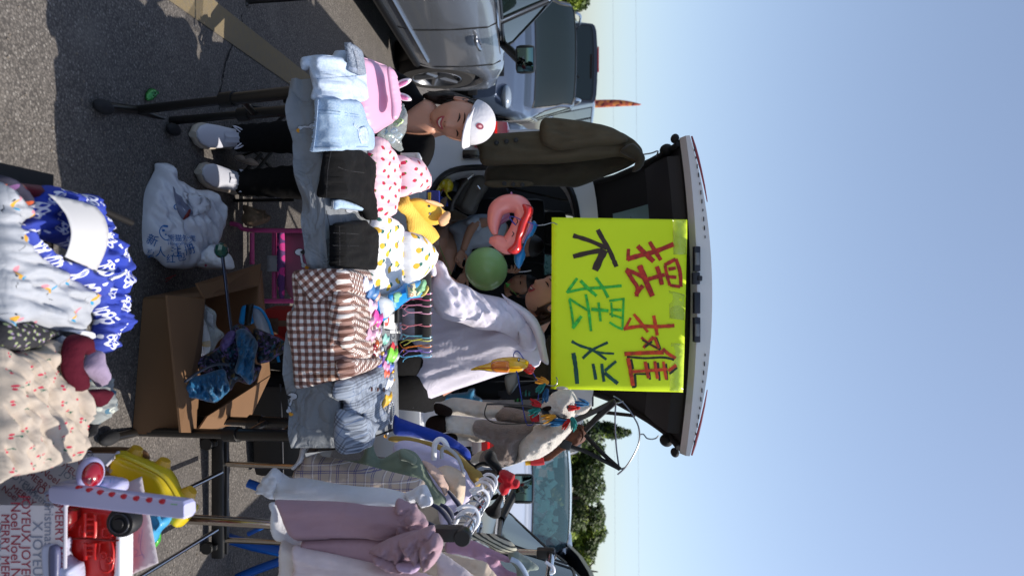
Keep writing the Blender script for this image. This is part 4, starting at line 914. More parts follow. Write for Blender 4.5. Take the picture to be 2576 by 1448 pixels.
BW = [z12([q])[0]+r for q, r in (
 ((905, 80), (.085, 5, '#d9b6d4', 'pale pink bow above the magenta pleated bow')), ((945, 190), (.10, 8, '#d5389a', 'magenta pleated bow beside the gingham collar')),
 ((890, 235), (.07, -10, '#c79ab4', 'dusty pink bow touching the magenta bow')), ((885, 350), (.085, 5, '#c592ae', 'dusty rose ribbon bow lowest on the gingham ruffle')),
 ((960, 330), (.06, 20, '#e4dbe4', 'white ribbon bow next to the magenta bow')), ((1045, 380), (.065, 10, '#86c2b4', 'mint green bow above the lime bow')),
 ((1110, 480), (.085, 12, '#c41f35', 'bright red bow farthest up the table')), ((1088, 540), (.11, 5, '#74c92a', 'lime green bow with long loops')),
 ((1150, 560), (.06, 0, '#aeb1ba', 'light grey bow behind the lime bow')), ((1030, 555), (.06, -20, '#5b3a8e', 'purple bow left of the lime bow')),
 ((990, 600), (.045, 60, '#1c3fae', 'small royal blue bow on the check trousers')), ((1040, 650), (.075, 10, '#d685ae', 'bubblegum pink bow under the purple bow')),
 ((1068, 630), (.06, 10, '#8fc0d4', 'powder blue bow between pink and violet bows')), ((1090, 660), (.07, 0, '#5c70c4', 'violet blue bow beside the golden beads')),
 ((1045, 725), (.07, 5, '#e05a38', 'coral orange bow under the pink bow')), ((1072, 810), (.08, 0, '#dfe2ea', 'white bow beside the check trousers button')),
 ((1050, 965), (.09, 0, '#e2ab12', 'large yellow bow at the end of the row')))]
for x, y, w_, an, col, lb in BW: bow(x, y, w_, an, col, lb, .032 if x > 925 else .045)
for (x, y), w_, an, col, lb in ((z8([(850, 830)])[0], .09, 5, '#cdd0e6', 'lilac white bow between the pineapple hat and gingham dress'), (z8([(905, 900)])[0], .10, 5, '#2f6ca6', 'denim blue bow under the DINO visor'), (z8([(945, 930)])[0], .07, 10, '#d9a893', 'peach bow touching the DINO visor'), (z8([(895, 1030)])[0], .08, 5, '#dcb9cf', 'shell pink bow resting on the gingham collar'), (z8([(940, 1290)])[0], .06, 0, '#e2c3d3', 'blush ribbon bow beside the brown bead clip')):
    bow(x, y, w_, an, col, lb, .04, nm='ribbon_bow')
def clip(x, y, parts, label):
    t = thing('bead_hair_tie', label, 'hair tie', T(.03)(x, y)-Vector((0, 0, .02)), 'hair accessories on the table'); c = T(.035)(x, y)
    tube('elastic', [c+Vector((.022*math.cos(a), .02*math.sin(a), -.006)) for a in np.linspace(0, 6.28, 13)[:-1]], .003, BLK, t, 6, closed=True)
    for dx, dy, r, co in parts: MB().ell(c+Vector((dx, dy, .008)), (r, r, r*.8), None, 12, 8).go('bead', M('bead_'+co.strip('#'), co, .2, coat=.6), t)
for (a, b), pr, lb in (((945, 420), ((0, 0, .016, '#b5582a'), (.02, .01, .009, '#7a2d1c')), 'hair tie with large orange brown bead on the gingham'), ((930, 450), ((0, 0, .012, '#8e1626'), (.03, -.004, .011, '#a51a2c')), 'hair tie with two dark red beads by the white card'),
                       ((925, 555), ((0, 0, .012, '#4b2f22'),), 'hair tie with one dark brown button bead'), ((1008, 470), ((0, 0, .009, '#b7bfc6'), (.015, .01, .008, '#c9a24c')), 'hair tie with silver and gold beads by the lime bow')):
    clip(*z12([(a, b)])[0], pr, lb)
PEARL = M('pearl', '#d7d7da', .15, .25, coat=.8); GOLD = M('gold_bead', '#b57b1e', .3, .6)
def beads(L, r, mat, label, name='bead_necklace', seed=0):
    V, _ = crom([Vector((a, b, 0)) for a, b in L], [0]*len(L), 8); V = [T(.02)(v.x, v.y) for v in V]; t = thing(name, label, 'necklace', V[0]-Vector((0, 0, .012)), 'bead necklaces on the table')
    tube('string', V, .001, WHT, t, 4); acc = 0; q = MB(); n = 0
    for a, b in zip(V, V[1:]):
        acc += (b-a).length
        if acc > r*1.9: q.ell(b, (r, r, r), None, 10, 7); acc = 0; n += 1
    q.go('bead_row', mat, t); return t
beads(z12([(1120, 800), (1108, 850), (1098, 920), (1105, 1000), (1090, 1080), (1080, 1160), (1070, 1200)]), .0045, PEARL, 'pearl necklace running down the right end beside the yellow bow')
beads(z12([(1135, 965), (1146, 1040), (1140, 1120), (1120, 1190), (1100, 1150), (1105, 1060), (1125, 980)]), .0035, M('crystal', '#b9bdc6', .1, .5, coat=1), 'clear crystal necklace looped at the far right corner of the cloth')
beads(z12([(1065, 1010), (1055, 1100), (1050, 1170), (1065, 1215)]), .006, M('bead_grey', '#9b9c98', .25, .4), 'thick grey bead string between check trousers and crystal necklace')
beads(z12([(1020, 170), (1010, 220), (1022, 280), (1012, 330)]), .0045, M('bead_lilac', '#b9a4c8', .25, coat=.5), 'lilac bead string beside the white price card')
t = thing('charm_trio', 'row of two golden beads and one pearl bead above the bows', 'beads', T(.01)(*z12([(1120, 720)])[0]))
for (a, b), m_ in (((1125, 680), GOLD), ((1120, 733), PEARL), ((1118, 772), GOLD)): MB().ell(T(.02)(*z12([(a, b)])[0]), (.012, .012, .011), None, 14, 10).go('bead', m_, t)
PAP = M('card_white', '#dfe0df', .8)
for L, lb in (([(1050, 130), (1200, 130), (1190, 210), (1170, 290), (1045, 270)], 'white price card with red letter behind the DINO visor'), ([(1105, 285), (1200, 290), (1205, 320), (1110, 320)], 'narrow white card edge behind the price card')):
    o = sheet('price_card', z12(L), T(.02), PAP, th=.002, round_=False, step=8); tag(o, lb, 'card')
    if len(L) > 4: 
        mb = MB(); s = on(o, .001); stroke(mb, z12([(1060, 235), (1085, 230)]), 9, s); stroke(mb, z12([(1085, 240), (1098, 190), (1090, 165)]), 4, s); mb.go('red_mark', M('card_red', '#c9605a', .7), o, False)
for L, lb in (([(950, 455), (990, 450), (992, 540), (958, 545)], 'white bead packaging card on the gingham dress'), ([(890, 470), (905, 460), (912, 520), (905, 560), (892, 530)], 'narrow white tag at the gingham sleeve')):
    o = sheet('bead_card', z12(L), T(.04), PAP, th=.002, round_=False, step=8); tag(o, lb, 'card')
# ------------------------------------------------------------------ bracelet stand
BD = 2.76; VEL = M('black_velvet', '#07070a', .95, sheen=.2)
st = thing('bracelet_stand', 'black velvet T shaped stand carrying string bracelets at the back of the table', 'stand', T(.0)(995, 765))
a, b = P(1064, 690, BD), P(1064, 848, BD); rl = MB().tube([a-Vector((.004, 0, 0)), a, b, b+Vector((.004, 0, 0))], [.026, .032, .032, .026], 20, flat=1.0).go('velvet_roll', VEL, st, sharp=50)
tube('post', [P(1050, 765, BD), P(1004, 765, BD-.02)], .016, VEL, st, 10); box('base', P(1003, 765, BD-.02), (.14, .09, .012), VEL, st, None, .004); box('back_rest', P(1020, 742, BD+.03), (.10, .02, .05), VEL, st)
cols = [('#d26a9c', 694), ('#c9527f', 704), ('#d58ca6', 714), ('#e2a5bb', 726), ('#cf7c86', 746), ('#6fb3c4', 765), ('#c9c55a', 770), ('#d5762a', 780), ('#8a72c0', 788), ('#63b2d8', 796)][:10]
names = ['hot pink', 'raspberry pink', 'rose pink', 'pale pink', 'salmon', 'aqua', 'yellow', 'orange', 'purple', 'sky blue']; rnd = random.Random(2)
for (co, y0), nm in zip(cols, names):
    y0 = z8([(0, (y0-694)*5.9+900)])[0][1]; p = P(1064, y0, BD); m_ = M('cord_'+co.strip('#'), co, .8)
    t = thing('string_bracelet', nm+' string bracelet knotted round the black velvet roll', 'bracelet', p-Vector((0, 0, .03)), 'string bracelets on the stand')
    tube('cord_loop', [p+Vector((.003*math.sin(2*q), -.0335*math.cos(q), .0335*math.sin(q))) for q in np.linspace(0, 6.28, 17)[:-1]], .0019, m_, t, 6, closed=True)
    kx, ky = 1030+rnd.uniform(-8, 8), y0+rnd.uniform(-3, 3); tube('cord_knot', [P(1062, y0-3, BD-.035), P(kx, ky, BD-.04), P(kx-14, ky-4+rnd.uniform(-6, 6), BD-.035), P(1006, ky+rnd.uniform(-12, 8), BD-.04)], [.0015, .003, .0017, .0013], m_, t, 6, 4)
    tube('cord_tail', [P(kx, ky, BD-.045), P(kx-12, ky+8, BD-.045), P(1012+rnd.uniform(-4, 6), ky+rnd.uniform(4, 14), BD-.05)], .0014, m_, t, 6, 4)
    MB().ell(P(1082, y0, BD-.012), (.005, .005, .005), None, 10, 8).go('glass_bead', PEARL, t)
# ------------------------------------------------------------------ under the table
BAGM = M('white_bag_film', '#d0d3de', .3, bump=.5, bs=18, bd=.012, alpha=.88)
bg_ = thing('takeaway_bag', 'white plastic takeaway bag with blue panda and writing lying under the table', 'bag', G(370, 560, 0))
bo = sheet('bag_film', zb([(548, 590), (556, 530), (600, 522), (660, 525), (698, 560), (708, 650), (760, 670), (850, 730), (930, 745), (1010, 750), (1050, 800), (1060, 828), (1108, 850), (1130, 940), (1112, 1040), (1090, 1100), (1060, 1170), (1020, 1230), (970, 1300), (930, 1340), (850, 1390), (740, 1395), (640, 1380), (560, 1310), (450, 1260), (420, 1100), (430, 950), (445, 810), (475, 730)]), fr(2.36, .13, 0, 350), BAGM, bg_, th=.004, bulge=.08, bw=90, back=.0, wr=.055, fx=60, fy=18, ang=62, step=5, edge=.1)
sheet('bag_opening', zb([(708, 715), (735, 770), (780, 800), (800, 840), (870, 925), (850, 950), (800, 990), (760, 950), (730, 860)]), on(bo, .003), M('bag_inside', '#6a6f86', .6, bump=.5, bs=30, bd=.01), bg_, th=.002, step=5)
sheet('bag_handle', zb([(790, 770), (850, 775), (950, 800), (1010, 830), (1000, 900), (930, 940), (870, 960), (870, 905), (835, 850)]), on(bo, .005), BAGM, bg_, th=.003, bulge=.012, bw=8, wr=.006, fx=10, fy=6, step=5)
sheet('red_content', zb([(790, 990), (840, 905), (850, 930), (830, 965)]), on(bo, .007), M('content_red', '#6d1f1a', .6), bg_, th=.002, step=4)
BLI = M('bag_blue_ink', '#1d63a8', .6); sb = on(bo, .0025)
for ch, x, y, sz, ro in (('新', 535, 1165, 30, 112), ('人', 605, 1262, 29, 92), ('注', 735, 1262, 29, 86), ('册', 848, 1240, 29, 72), ('熊', 690, 1145, 19, 92), ('猫', 752, 1145, 19, 90), ('外', 812, 1145, 19, 87), ('卖', 868, 1150, 19, 80), ('HungryPanda', 765, 1188, 11.5, 90), ('享', 520, 1275, 24, 106), ('红', 690, 1318, 24, 90), ('包', 775, 1300, 24, 80), ('da', 752, 870, 32, 68)):
    p = zb([(x, y)])[0]; text('bag_lettering', ch, p[0], p[1], sz, sb, BLI, bg_, rot=180-ro, ext=.012)
mb = MB(); q = zb([(625, 1085)])[0]
pf = [zb([(x, y)])[0] for x, y in ((665, 1050), (625, 1040), (598, 1075), (605, 1120), (640, 1155), (668, 1155))]; stroke(mb, pf, 2.6, sb); mb.go('face_outline', BLI, bg_, False)
mb = MB(); disc(mb, *zb([(628, 1078)])[0], 4, 3, sb); mb.go('eye_patch', BLI, bg_, False); mb = MB(); disc(mb, *zb([(648, 1112)])[0], 2.6, 2, sb); mb.go('nose_patch', BLI, bg_, False); mb = MB(); stroke(mb, zb([(628, 1040), (665, 1045)]), 5, sb); mb.go('ear_patch', BLI, bg_, False)
o = sheet('second_bag', zb([(880, 1340), (930, 1260), (1010, 1215), (1050, 1190), (1100, 1230), (1180, 1280), (1212, 1350), (1205, 1395), (1100, 1400), (960, 1395)]), fr(2.55), M('white_bag_film2', '#d3d5dc', .35, bump=.7, bs=20, bd=.012), th=.004, bulge=.06, bw=40, back=.03, wr=.02, fx=12, fy=10, step=5)
tag(o, 'small crumpled white plastic bag between the takeaway bag and the cardboard box', 'bag'); mb = MB(); so2 = on(o, .002); disc(mb, *zb([(978, 1367)])[0], 4, 4, so2, 4); mb.go('pink_stamp', M('stamp_pink', '#b0526c', .7), o, False)
o = sheet('crumpled_paper', zb([(1285, 870), (1330, 880), (1400, 905), (1470, 915), (1460, 940), (1500, 960), (1500, 1000), (1440, 1030), (1340, 1050), (1285, 1010), (1275, 960), (1295, 930)]), fr(3.0, .1, 0, 620), M('brown_paper', '#6e5c49', .85, bump=.6, bs=40, bd=.006, var=.3, vs=12), th=.01, bulge=.06, bw=20, back=.05, wr=.03, fx=8, fy=8, step=4)
tag(o, 'crumpled brown paper bag lying behind the takeaway bag', 'paper bag')
o = sheet('crumpled_tissue', zb([(1235, 465), (1290, 460), (1310, 490), (1360, 485), (1400, 510), (1415, 540), (1350, 540), (1290, 520), (1240, 500)]), fr(3.05), M('tissue', '#a2958a', .9, bump=.5, bs=40), th=.01, bulge=.03, bw=10, back=.02, wr=.012, fx=6, fy=6, step=4); tag(o, 'torn tan paper scrap behind the seated woman shoes', 'paper scrap')
o = sheet('sweet_wrapper', [(366, 238), (370, 228), (378, 222), (390, 232), (386, 242), (380, 246), (372, 254), (366, 250)], gr(.004), M('green_foil', '#3f8a48', .25, .4, var=.6, vs=60), th=.004, bulge=.014, bw=5, wr=.012, fx=4, fy=4, step=2.5); tag(o, 'small green sweet wrapper on the shaded asphalt', 'wrapper')
# cardboard box
bx = thing('cardboard_box', 'open brown cardboard box with spread flaps under the table', 'box', G(335, 880, 0))
BY = 2.42; cL, cR = P(330, 718, BY).x, P(330, 1068, BY).x; h0 = .50
bf_ = [Vector((cL+.045, 2.36, 0)), Vector((cR, 2.30, 0)), Vector((cR+.03, 2.72, 0)), Vector((cL-.0, 2.80, 0))]
def wall(nm, a, b, z0, z1, th=.006, mat=CARD, par=bx, lean=(0, 0, 0)):
    a, b = Vector(a), Vector(b); n_ = (b-a).cross(Vector((0, 0, 1))).normalized()*th; ln = Vector(lean)
    a0, b0, a1, b1 = [Vector((v.x, v.y, z)) for v, z in ((a, z0), (b, z0), (a, z1), (b, z1))]; a1 += ln; b1 += ln
    return MB().add([a0, b0, b1, a1, a0+n_, b0+n_, b1+n_, a1+n_], [[0, 1, 2, 3], [7, 6, 5, 4], [0, 4, 5, 1], [1, 5, 6, 2], [2, 6, 7, 3], [3, 7, 4, 0]]).go(nm, mat, par)
hz = CAMH-(XH-492)/F*2.36
for i, nm in enumerate(('front_wall', 'side_wall', 'back_wall', 'side_wall')): wall(nm, bf_[i], bf_[(i+1) % 4], .003, hz)
box('bottom', (bf_[0]+bf_[2])/2+Vector((0, 0, .008)), (.40, .38, .008), CARD, bx)
def flap(nm, a, b, pa, pb):
    """flap hinged on a-b with its free corners at display points pa, pb = (x, y, D)"""
    c, d = P(*pb), P(*pa); nn = (b-a).cross(c-b).normalized()*.003
    return MB().add([a-nn, b-nn, c-nn, d-nn, a+nn, b+nn, c+nn, d+nn], [[0, 1, 2, 3], [7, 6, 5, 4], [0, 4, 5, 1], [1, 5, 6, 2], [2, 6, 7, 3], [3, 7, 4, 0]]).go(nm, CARD, bx)
U = [Vector((v.x, v.y, hz)) for v in bf_]
flap('front_flap', U[0], U[1], (418, 742, 2.16), (453, 1087, 2.12)); flap('side_flap', U[3], U[0], (655, 663, 2.78), (492, 712, 2.34)); flap('side_flap', U[1], U[2], (520, 1046, 2.30), (678, 945, 2.86)); flap('back_flap', U[2], U[3], (678, 940, 2.98), (657, 680, 3.0))
q = on([c for c in bx.children if c.name.startswith('side_flap')], .002, fr(2.5)); 
mb = MB(); sd = on(list(bx.children), .002, fr(2.5)); stroke(mb, zx([(370, 305), (420, 285), (460, 270)]), 2.5, sd); mb.go('red_scribble', M('marker_red', '#7d1f1c', .8), bx, False)
mb = MB(); stroke(mb, zx([(385, 320), (430, 288)]), 2, sd); mb.go('red_scribble', MC['marker_red'], bx, False)
# things inside / on the box
um = thing('child_umbrella', 'folded blue and purple patterned umbrella lying across the cardboard box with its shaft up', 'umbrella', P(480, 900, 2.3))
BUF = M('butterfly_blue', '#0b5a85', .45, sheen=.2, var=.5, vs=14, bump=.7, bs=30, bd=.004); DKF = M('dark_lace', rough=.6, fn=fnoise(('#101b2c', '#1d4a5c', '#5a4a28', '#6f5a8c'), 28, .56), bump=.6, bs=80); PUR = M('purple_tulle', '#5a4a80', .6, bump=.4, bs=40)
sh = fr(2.30)
tubeD('shaft', zx([(795, 125), (820, 330), (850, 600), (862, 680)]), 2.32, .0055, M('shaft_steel', '#6b7388', .25, .9), um)
mb = MB().ell(P(*zx([(788, 92)])[0], 2.32), (.026, .026, .022), None, 8, 6); mb.go('handle_knob', M('green_glass', '#1f4f45', .1, coat=1), um, sharp=20)
for pts, ma, dd, sd2_ in (([(560, 910), (700, 830), (830, 740), (870, 640), (960, 640), (1050, 760), (1030, 900), (1080, 930), (1030, 1030), (980, 1060), (900, 1040), (840, 1110), (740, 1010), (640, 960), (590, 960)], DKF, 2.34, 1), ([(480, 1040), (560, 1010), (650, 990), (800, 950), (830, 1020), (850, 1090), (800, 1150), (740, 1192), (640, 1170), (520, 1145), (478, 1130)], BUF, 2.25, 2),
                          ([(890, 690), (960, 660), (1040, 740), (1050, 790), (1030, 880), (1020, 1010), (990, 1060), (930, 1000), (885, 960), (910, 850)], BUF, 2.28, 3), ([(1020, 660), (1150, 700), (1245, 750), (1245, 820), (1190, 860), (1120, 900), (1050, 900), (1040, 800)], DKF, 2.36, 4), ([(780, 760), (840, 680), (890, 680), (880, 740), (830, 800), (790, 820)], PUR, 2.27, 5)):
    sheet('canopy_fold', zx(pts), fr(dd, .05, 0, 500), ma, um, th=.008, bulge=.035, bw=20, back=.02, wr=.075, fx=30, fy=11, ang=30+25*sd2_, step=4, seed=sd2_)
tubeD('edging', zx([(480, 1120), (490, 1070), (540, 1030), (620, 975), (720, 925), (800, 915), (845, 925)]), 2.18, .0045, M('edging_white_dots', rough=.6, fn=fprint('#12243a', .012, [('#c9d2de', 0, 0, .3, .3)])), um, 5)
vz = thing('blue_visor', 'clear sun visor with blue rim standing inside the cardboard box', 'visor', P(620, 830, 2.6))
sheet('clear_peak', zx([(1010, 505), (1060, 510), (1110, 560), (1140, 640), (1160, 720), (1160, 870), (1100, 800), (1060, 700), (1020, 600)]), fr(2.62), M('visor_clear', '#aebccd', .15, alpha=.65), vz, th=.003, bulge=.02, bw=20, step=6)
tubeD('rim', zx([(960, 498), (1020, 498), (1080, 525), (1125, 600), (1155, 690), (1180, 800), (1205, 900)]), 2.60, .005, BLU, vz); sheet('headband', zx([(930, 560), (945, 500), (975, 490), (1020, 500), (1015, 560), (1020, 620), (930, 620)]), fr(2.58), BLU, vz, th=.01, bulge=.012, bw=8, step=5)
sheet('buckle_strap', zx([(972, 480), (1025, 478), (1000, 635), (958, 635)]), fr(2.56), BLK, vz, th=.006, bulge=.006, bw=5, step=5, round_=False)
ph = thing('bagged_hat', 'packed pineapple print hat in a clear bag inside the cardboard box', 'hat', P(540, 850, 2.5))
sheet('hat_cloth', zx([(615, 520), (650, 560), (690, 660), (710, 760), (700, 830), (660, 880), (640, 870), (630, 700)]), fr(2.46), PPA, ph, th=.01, bulge=.03, bw=14, step=5); sheet('clear_sleeve', zx([(612, 430), (680, 490), (750, 545), (752, 640), (810, 700), (760, 760), (720, 840), (680, 890), (640, 700), (620, 560)]), fr(2.40), CLB, ph, th=.002, bulge=.012, bw=12, wr=.008, fx=12, fy=10, step=5)
sheet('barcode_label', zx([(682, 522), (730, 560), (733, 655), (678, 610)]), fr(2.375), M('label_white', rough=.7, fn=fstripe('#c9ccd2', '#1c1c22', .004, 0, .4)), ph, th=.002, round_=False, step=5)
# pink folding chair
PKM = M('pink_tube', '#b5457c', .4); PKF = M('pink_purple_fabric', rough=.85, fn=fprint('#4a1a5c', .05, [('#b02a78', 0, 0, .35, .35), ('#d24a94', .3, .2, .15, .15)]))
ch = thing('child_chair', 'small pink tube folding chair with mauve seat behind the takeaway bag', 'chair', G(560, 640, 0)+Vector((0, .3, 0)))
for L, d in (([(556, 655), (553, 600), (556, 575), (575, 563), (600, 566), (625, 578), (760, 580)], 3.02), ([(634, 664), (634, 585)], 3.02), ([(665, 757), (760, 757)], 3.02), ([(738, 580), (742, 670), (738, 757)], 3.2), ([(690, 585), (690, 750)], 3.1)): tubeD('frame_tube', L, d, .010, PKM, ch, 5, 10)
sheet('seat_cloth', [(712, 588), (745, 585), (800, 590), (800, 750), (745, 752), (728, 740), (712, 700), (708, 640)], fr(3.15), M('mauve_seat', '#8a5068', .8), ch, th=.01, bulge=.03, bw=20, step=8)
sheet('seat_edge', [(702, 585), (716, 588), (716, 745), (706, 748), (700, 700), (699, 630)], fr(3.1), PKF, ch, th=.015, bulge=.015, bw=6, step=5)
sheet('care_label', [(672, 642), (700, 642), (700, 683), (672, 683)], fr(3.08), M('label_grey', '#8c8c90', .8), ch, th=.002, step=8, round_=False)
o = box('red_carton', G(640, 822, 0)+Vector((0, .12, .16)), (.17, .14, .26), M('carton_red', '#9c2420', .7, fn=lambda t, tc: t.mix(t.math('LESS_THAN', t.math('FRACT', t.math('MULTIPLY', (lambda s: (t.l.new(tc.outputs['Object'], s.inputs[0]), s.outputs[0])[1])(t.new('SeparateXYZ')), 9)), .75), hx('#7a5c48'), hx('#a3221e'))), None, Matrix.Rotation(.1, 3, 'Z')); tag(o, 'red and brown carton standing on the ground behind the cardboard box', 'box')
sheet('carton_print', [(660, 800), (700, 800), (700, 840), (660, 840)], on(o, .002, fr(3.2)), M('print_brown', '#5d4636', .8), o, th=.001, round_=False, step=10)
# black cases on the ground at the right under the cloth
cs = thing('black_suitcase', 'black suitcase lying under the right end of the table', 'suitcase', G(590, 1010, 0)+Vector((0, .25, 0)))
MB().box((.62, 3.32, .16), (.42, .30, .28), Matrix.Rotation(.1, 3, 'Z'), .04).go('shell', M('case_black', '#101114', .5, bump=.3, bs=60), cs); tube('zip', [(.42, 3.16, .16), (.62, 3.165, .165), (.83, 3.19, .16)], .006, M('zip', '#2a2b30', .4, .6), cs)
sl_ = thing('silver_bag', 'shiny silver foil bag edge beneath the right table leg', 'bag', G(600, 1085, 0)+Vector((0, .3, 0)))
sheet('foil', [(715, 1075), (760, 1062), (830, 1070), (832, 1078), (770, 1082), (735, 1088)], fr(2.95), M('foil', '#b9bdc6', .25, .9, bump=.8, bs=30, bd=.01), sl_, th=.01, bulge=.02, bw=6, wr=.01, fx=10, fy=5, step=4)
# ------------------------------------------------------------------ people
def V(*a): return Vector(a)
def headfn(q, d):
    x, y, z = q; t = max(0, -z/.118)
    x *= 1-.30*t**1.6; 
    if y > 0: y *= 1-.50*t**1.1
    if y < 0:
        y *= .93; g = lambda a, b, sx, sz: math.exp(-((x-a)/sx)**2-((z-b)/sz)**2)
        y -= .013*g(0, -.012, .010, .024)+.012*g(0, -.026, .015, .009)-.006*g(.031, .012, .017, .012)-.006*g(-.031, .012, .017, .012)+.003*g(0, .034, .05, .010)
        y -= .006*g(0, -.056, .022, .012)+.008*g(0, -.096, .022, .016)+.006*g(.043, -.03, .022, .022)+.006*g(-.043, -.03, .022, .022)
    return V(x, y, z)
def hrot(yaw, pitch, roll): return Matrix.Rotation(R(yaw), 3, 'Z') @ Matrix.Rotation(R(pitch), 3, 'X') @ Matrix.Rotation(R(roll), 3, 'Y')
def head_parts(c, rot, s=1.0, ears=True):
    mb = MB(); mb.ell((0, 0, 0), (.076, .096, .118), None, 72, 56, headfn)
    if ears:
        for sx in (-1, 1):
            mb.ell((sx*.074, .014, -.010), (.007, .018, .030), Matrix.Rotation(sx*.25, 3, 'Z'), 14, 12); mb.tube([V(sx*.080, .014+.016*math.cos(a), -.008+.028*math.sin(a)) for a in np.linspace(-1.9, 2.6, 9)], .0035, 6, 2)
    tr = lambda p: rot @ (Vector(p)*s)+c
    L = BVHTree.FromPolygons(mb.v, mb.f)
    def sp(x, z, off=.0):
        h = L.ray_cast(V(x, -.3, z), V(0, 1, 0)); y = h[0].y if h[0] else -.05
        return tr((x, y-off, z))
    return MB().add([tr(v) for v in mb.v], mb.f), tr, sp
def voxel(mb, vs, sm=3):
    me = bpy.data.meshes.new('tmp'); me.from_pydata(mb.v, [], mb.f); o = bpy.data.objects.new('tmp', me); COL.objects.link(o)
    bm = bmesh.new(); bm.from_mesh(me); bmesh.ops.recalc_face_normals(bm, faces=bm.faces); bm.to_mesh(me); bm.free()
    r = o.modifiers.new('r', 'REMESH'); r.mode = 'VOXEL'; r.voxel_size = vs; s = o.modifiers.new('s', 'SMOOTH'); s.iterations = sm; s.factor = .5
    bpy.context.view_layer.update(); m2 = bpy.data.meshes.new_from_object(o.evaluated_get(bpy.context.evaluated_depsgraph_get()))
    out = MB().add([v.co.copy() for v in m2.vertices], [list(p.vertices) for p in m2.polygons]); bpy.data.objects.remove(o); bpy.data.meshes.remove(me); bpy.data.meshes.remove(m2); return out
def hand(mb, wrist, dir_, palm_n, s=1.0, curl=.5, side=1):
    """palm, four unequal bent fingers and a thumb leaving the side of the palm"""
    d = Vector(dir_).normalized(); n_ = Vector(palm_n).normalized(); n_ = (n_-d*n_.dot(d)).normalized(); w_ = d.cross(n_)*side; W_ = Vector(wrist)
    rot = Matrix((w_, d, n_)).transposed(); mb.ell(W_+d*.045*s, (.040*s, .052*s, .015*s), rot, 16, 12)
    for k, (o_, L) in enumerate(((-.030, .066), (-.010, .078), (.011, .073), (.030, .056))):
        p = W_+d*.082*s+w_*o_*s; pts = [p-d*.02*s, p]; a = 0; q = p
        for j, f in enumerate((.45, .3, .25)):
            a += curl*(.6+.12*k)*(1 if j else .7); q = q+(d*math.cos(a)+n_*math.sin(a))*L*f*s+w_*o_*.06*s; pts.append(q)
        mb.tube(pts, [.0088*s, .0088*s, .0082*s, .0076*s, .0062*s], 10, 3)
    p = W_+d*.02*s-w_*.030*s; mb.tube([p, p+(-w_*.022+d*.018+n_*.008)*s, p+(-w_*.034+d*.045+n_*.016)*s, p+(-w_*.034+d*.066+n_*.024)*s], [.013*s, .0115*s, .0095*s, .007*s], 10, 3)
def limb(mb, pts, rs, sub=4, n=16, flat=1.0): mb.tube(pts, rs, n, sub, True, False, flat)
def shoe(t, heel, toe, mat, sole, s=1.0, laces=True):
    h, e = Vector(heel), Vector(toe); d = (e-h); L = d.length; d.normalize(); w_ = V(-d.y, d.x, 0); z = V(0, 0, 1)
    def ring(u, hw, z0, z1): return [h+d*L*u+w_*hw*math.cos(a)+z*((z0+z1)/2+(z1-z0)/2*(math.copysign(abs(math.sin(a))**.7, math.sin(a)))) for a in np.linspace(0, 2*math.pi, 25)[:-1]]
    so_ = MB().loft([ring(u, hw*1.06, .002, .032) for u, hw in ((-.02, .012), (0, .03), (.1, .039), (.35, .040), (.62, .047), (.82, .047), (.95, .034), (1.01, .010))]).go('sole', sole, t)
    up = MB().loft([ring(u, hw, .028, zt) for u, hw, zt in ((-.01, .012, .07), (0.02, .028, .105), (.12, .036, .115), (.30, .037, .105), (.42, .038, .092), (.6, .044, .068), (.8, .045, .052), (.94, .032, .044), (1.0, .010, .038))]).go('upper', mat, t)
    MB().loft([[h+d*L*u+w_*.020*sx+z*(zz+.004+(0 if sx else .004)) for sx in (-1, -.5, 0, .5, 1)] for u, zz in ((.24, .125), (.30, .108), (.42, .092), (.58, .070))], caps=False, closed=False).go('tongue', mat, up)
    if laces:
        for k in range(6):
            u = .28+.055*k; zz = .118-.062*(u-.24)/.34
            o = tube('lace', [h+d*L*u+w_*.026+z*(zz-.004), h+d*L*(u+.015)+z*(zz+.004), h+d*L*(u-.005)-w_*.026+z*(zz-.004)], .0034, M('lace', '#c9c9d4', .8), up, 6, 2)
        q = h+d*L*.30+z*.118
        for sx in (-1, 1): tube('lace_bow', [q, q+w_*sx*.03+d*.02-z*.004, q+w_*sx*.045+d*.045-z*.03, q+w_*sx*.02+d*.02-z*.01], .003, MC['lace'], up, 6, 3)
    return up
# ---- the seated woman in a white cap
p1 = thing('person', 'smiling woman in white cap and black top seated behind the table', 'person', (-.66, 3.2, 0))
BKC = FAB('black_knit', '#08080a', sheen=0, var=.2); JNB = FAB('black_trousers', '#09090b', sheen=0, var=.3, bump=.6)
hc = P(1157, 303, 3.02); hr = hrot(25, 9, 10); hm, tr1, sp1 = head_parts(hc, hr, 1.06)
nb = V(-.69, 3.14, .765); chest = V(-.70, 3.18, .60); pel = V(-.66, 3.30, .36); shL, shR = V(-.855, 3.16, .715), V(-.535, 3.12, .735)
mb = MB(); limb(mb, [chest, nb+V(0, 0, -.01), nb.lerp(hc, .45), hc+V(-.01, .03, -.02)], [.08, .066, .052, .052]); limb(mb, [pel, pel.lerp(chest, .5), chest, nb+V(0, .01, -.06)], [.15, .13, .15, .11], flat=.72)
limb(mb, [nb+V(0, .01, -.055), shL+V(.03, 0, -.005), shL], [.07, .058, .048]); limb(mb, [nb+V(0, .01, -.055), shR+V(-.03, 0, -.005), shR], [.07, .058, .048])
eL, eR = V(-.90, 3.02, .50), V(-.46, 2.98, .50); wL, wR = V(-.74, 2.86, .53), V(-.60, 2.86, .55)
limb(mb, [shL, eL, wL], [.046, .036, .026]); limb(mb, [shR, eR, wR], [.046, .036, .026])
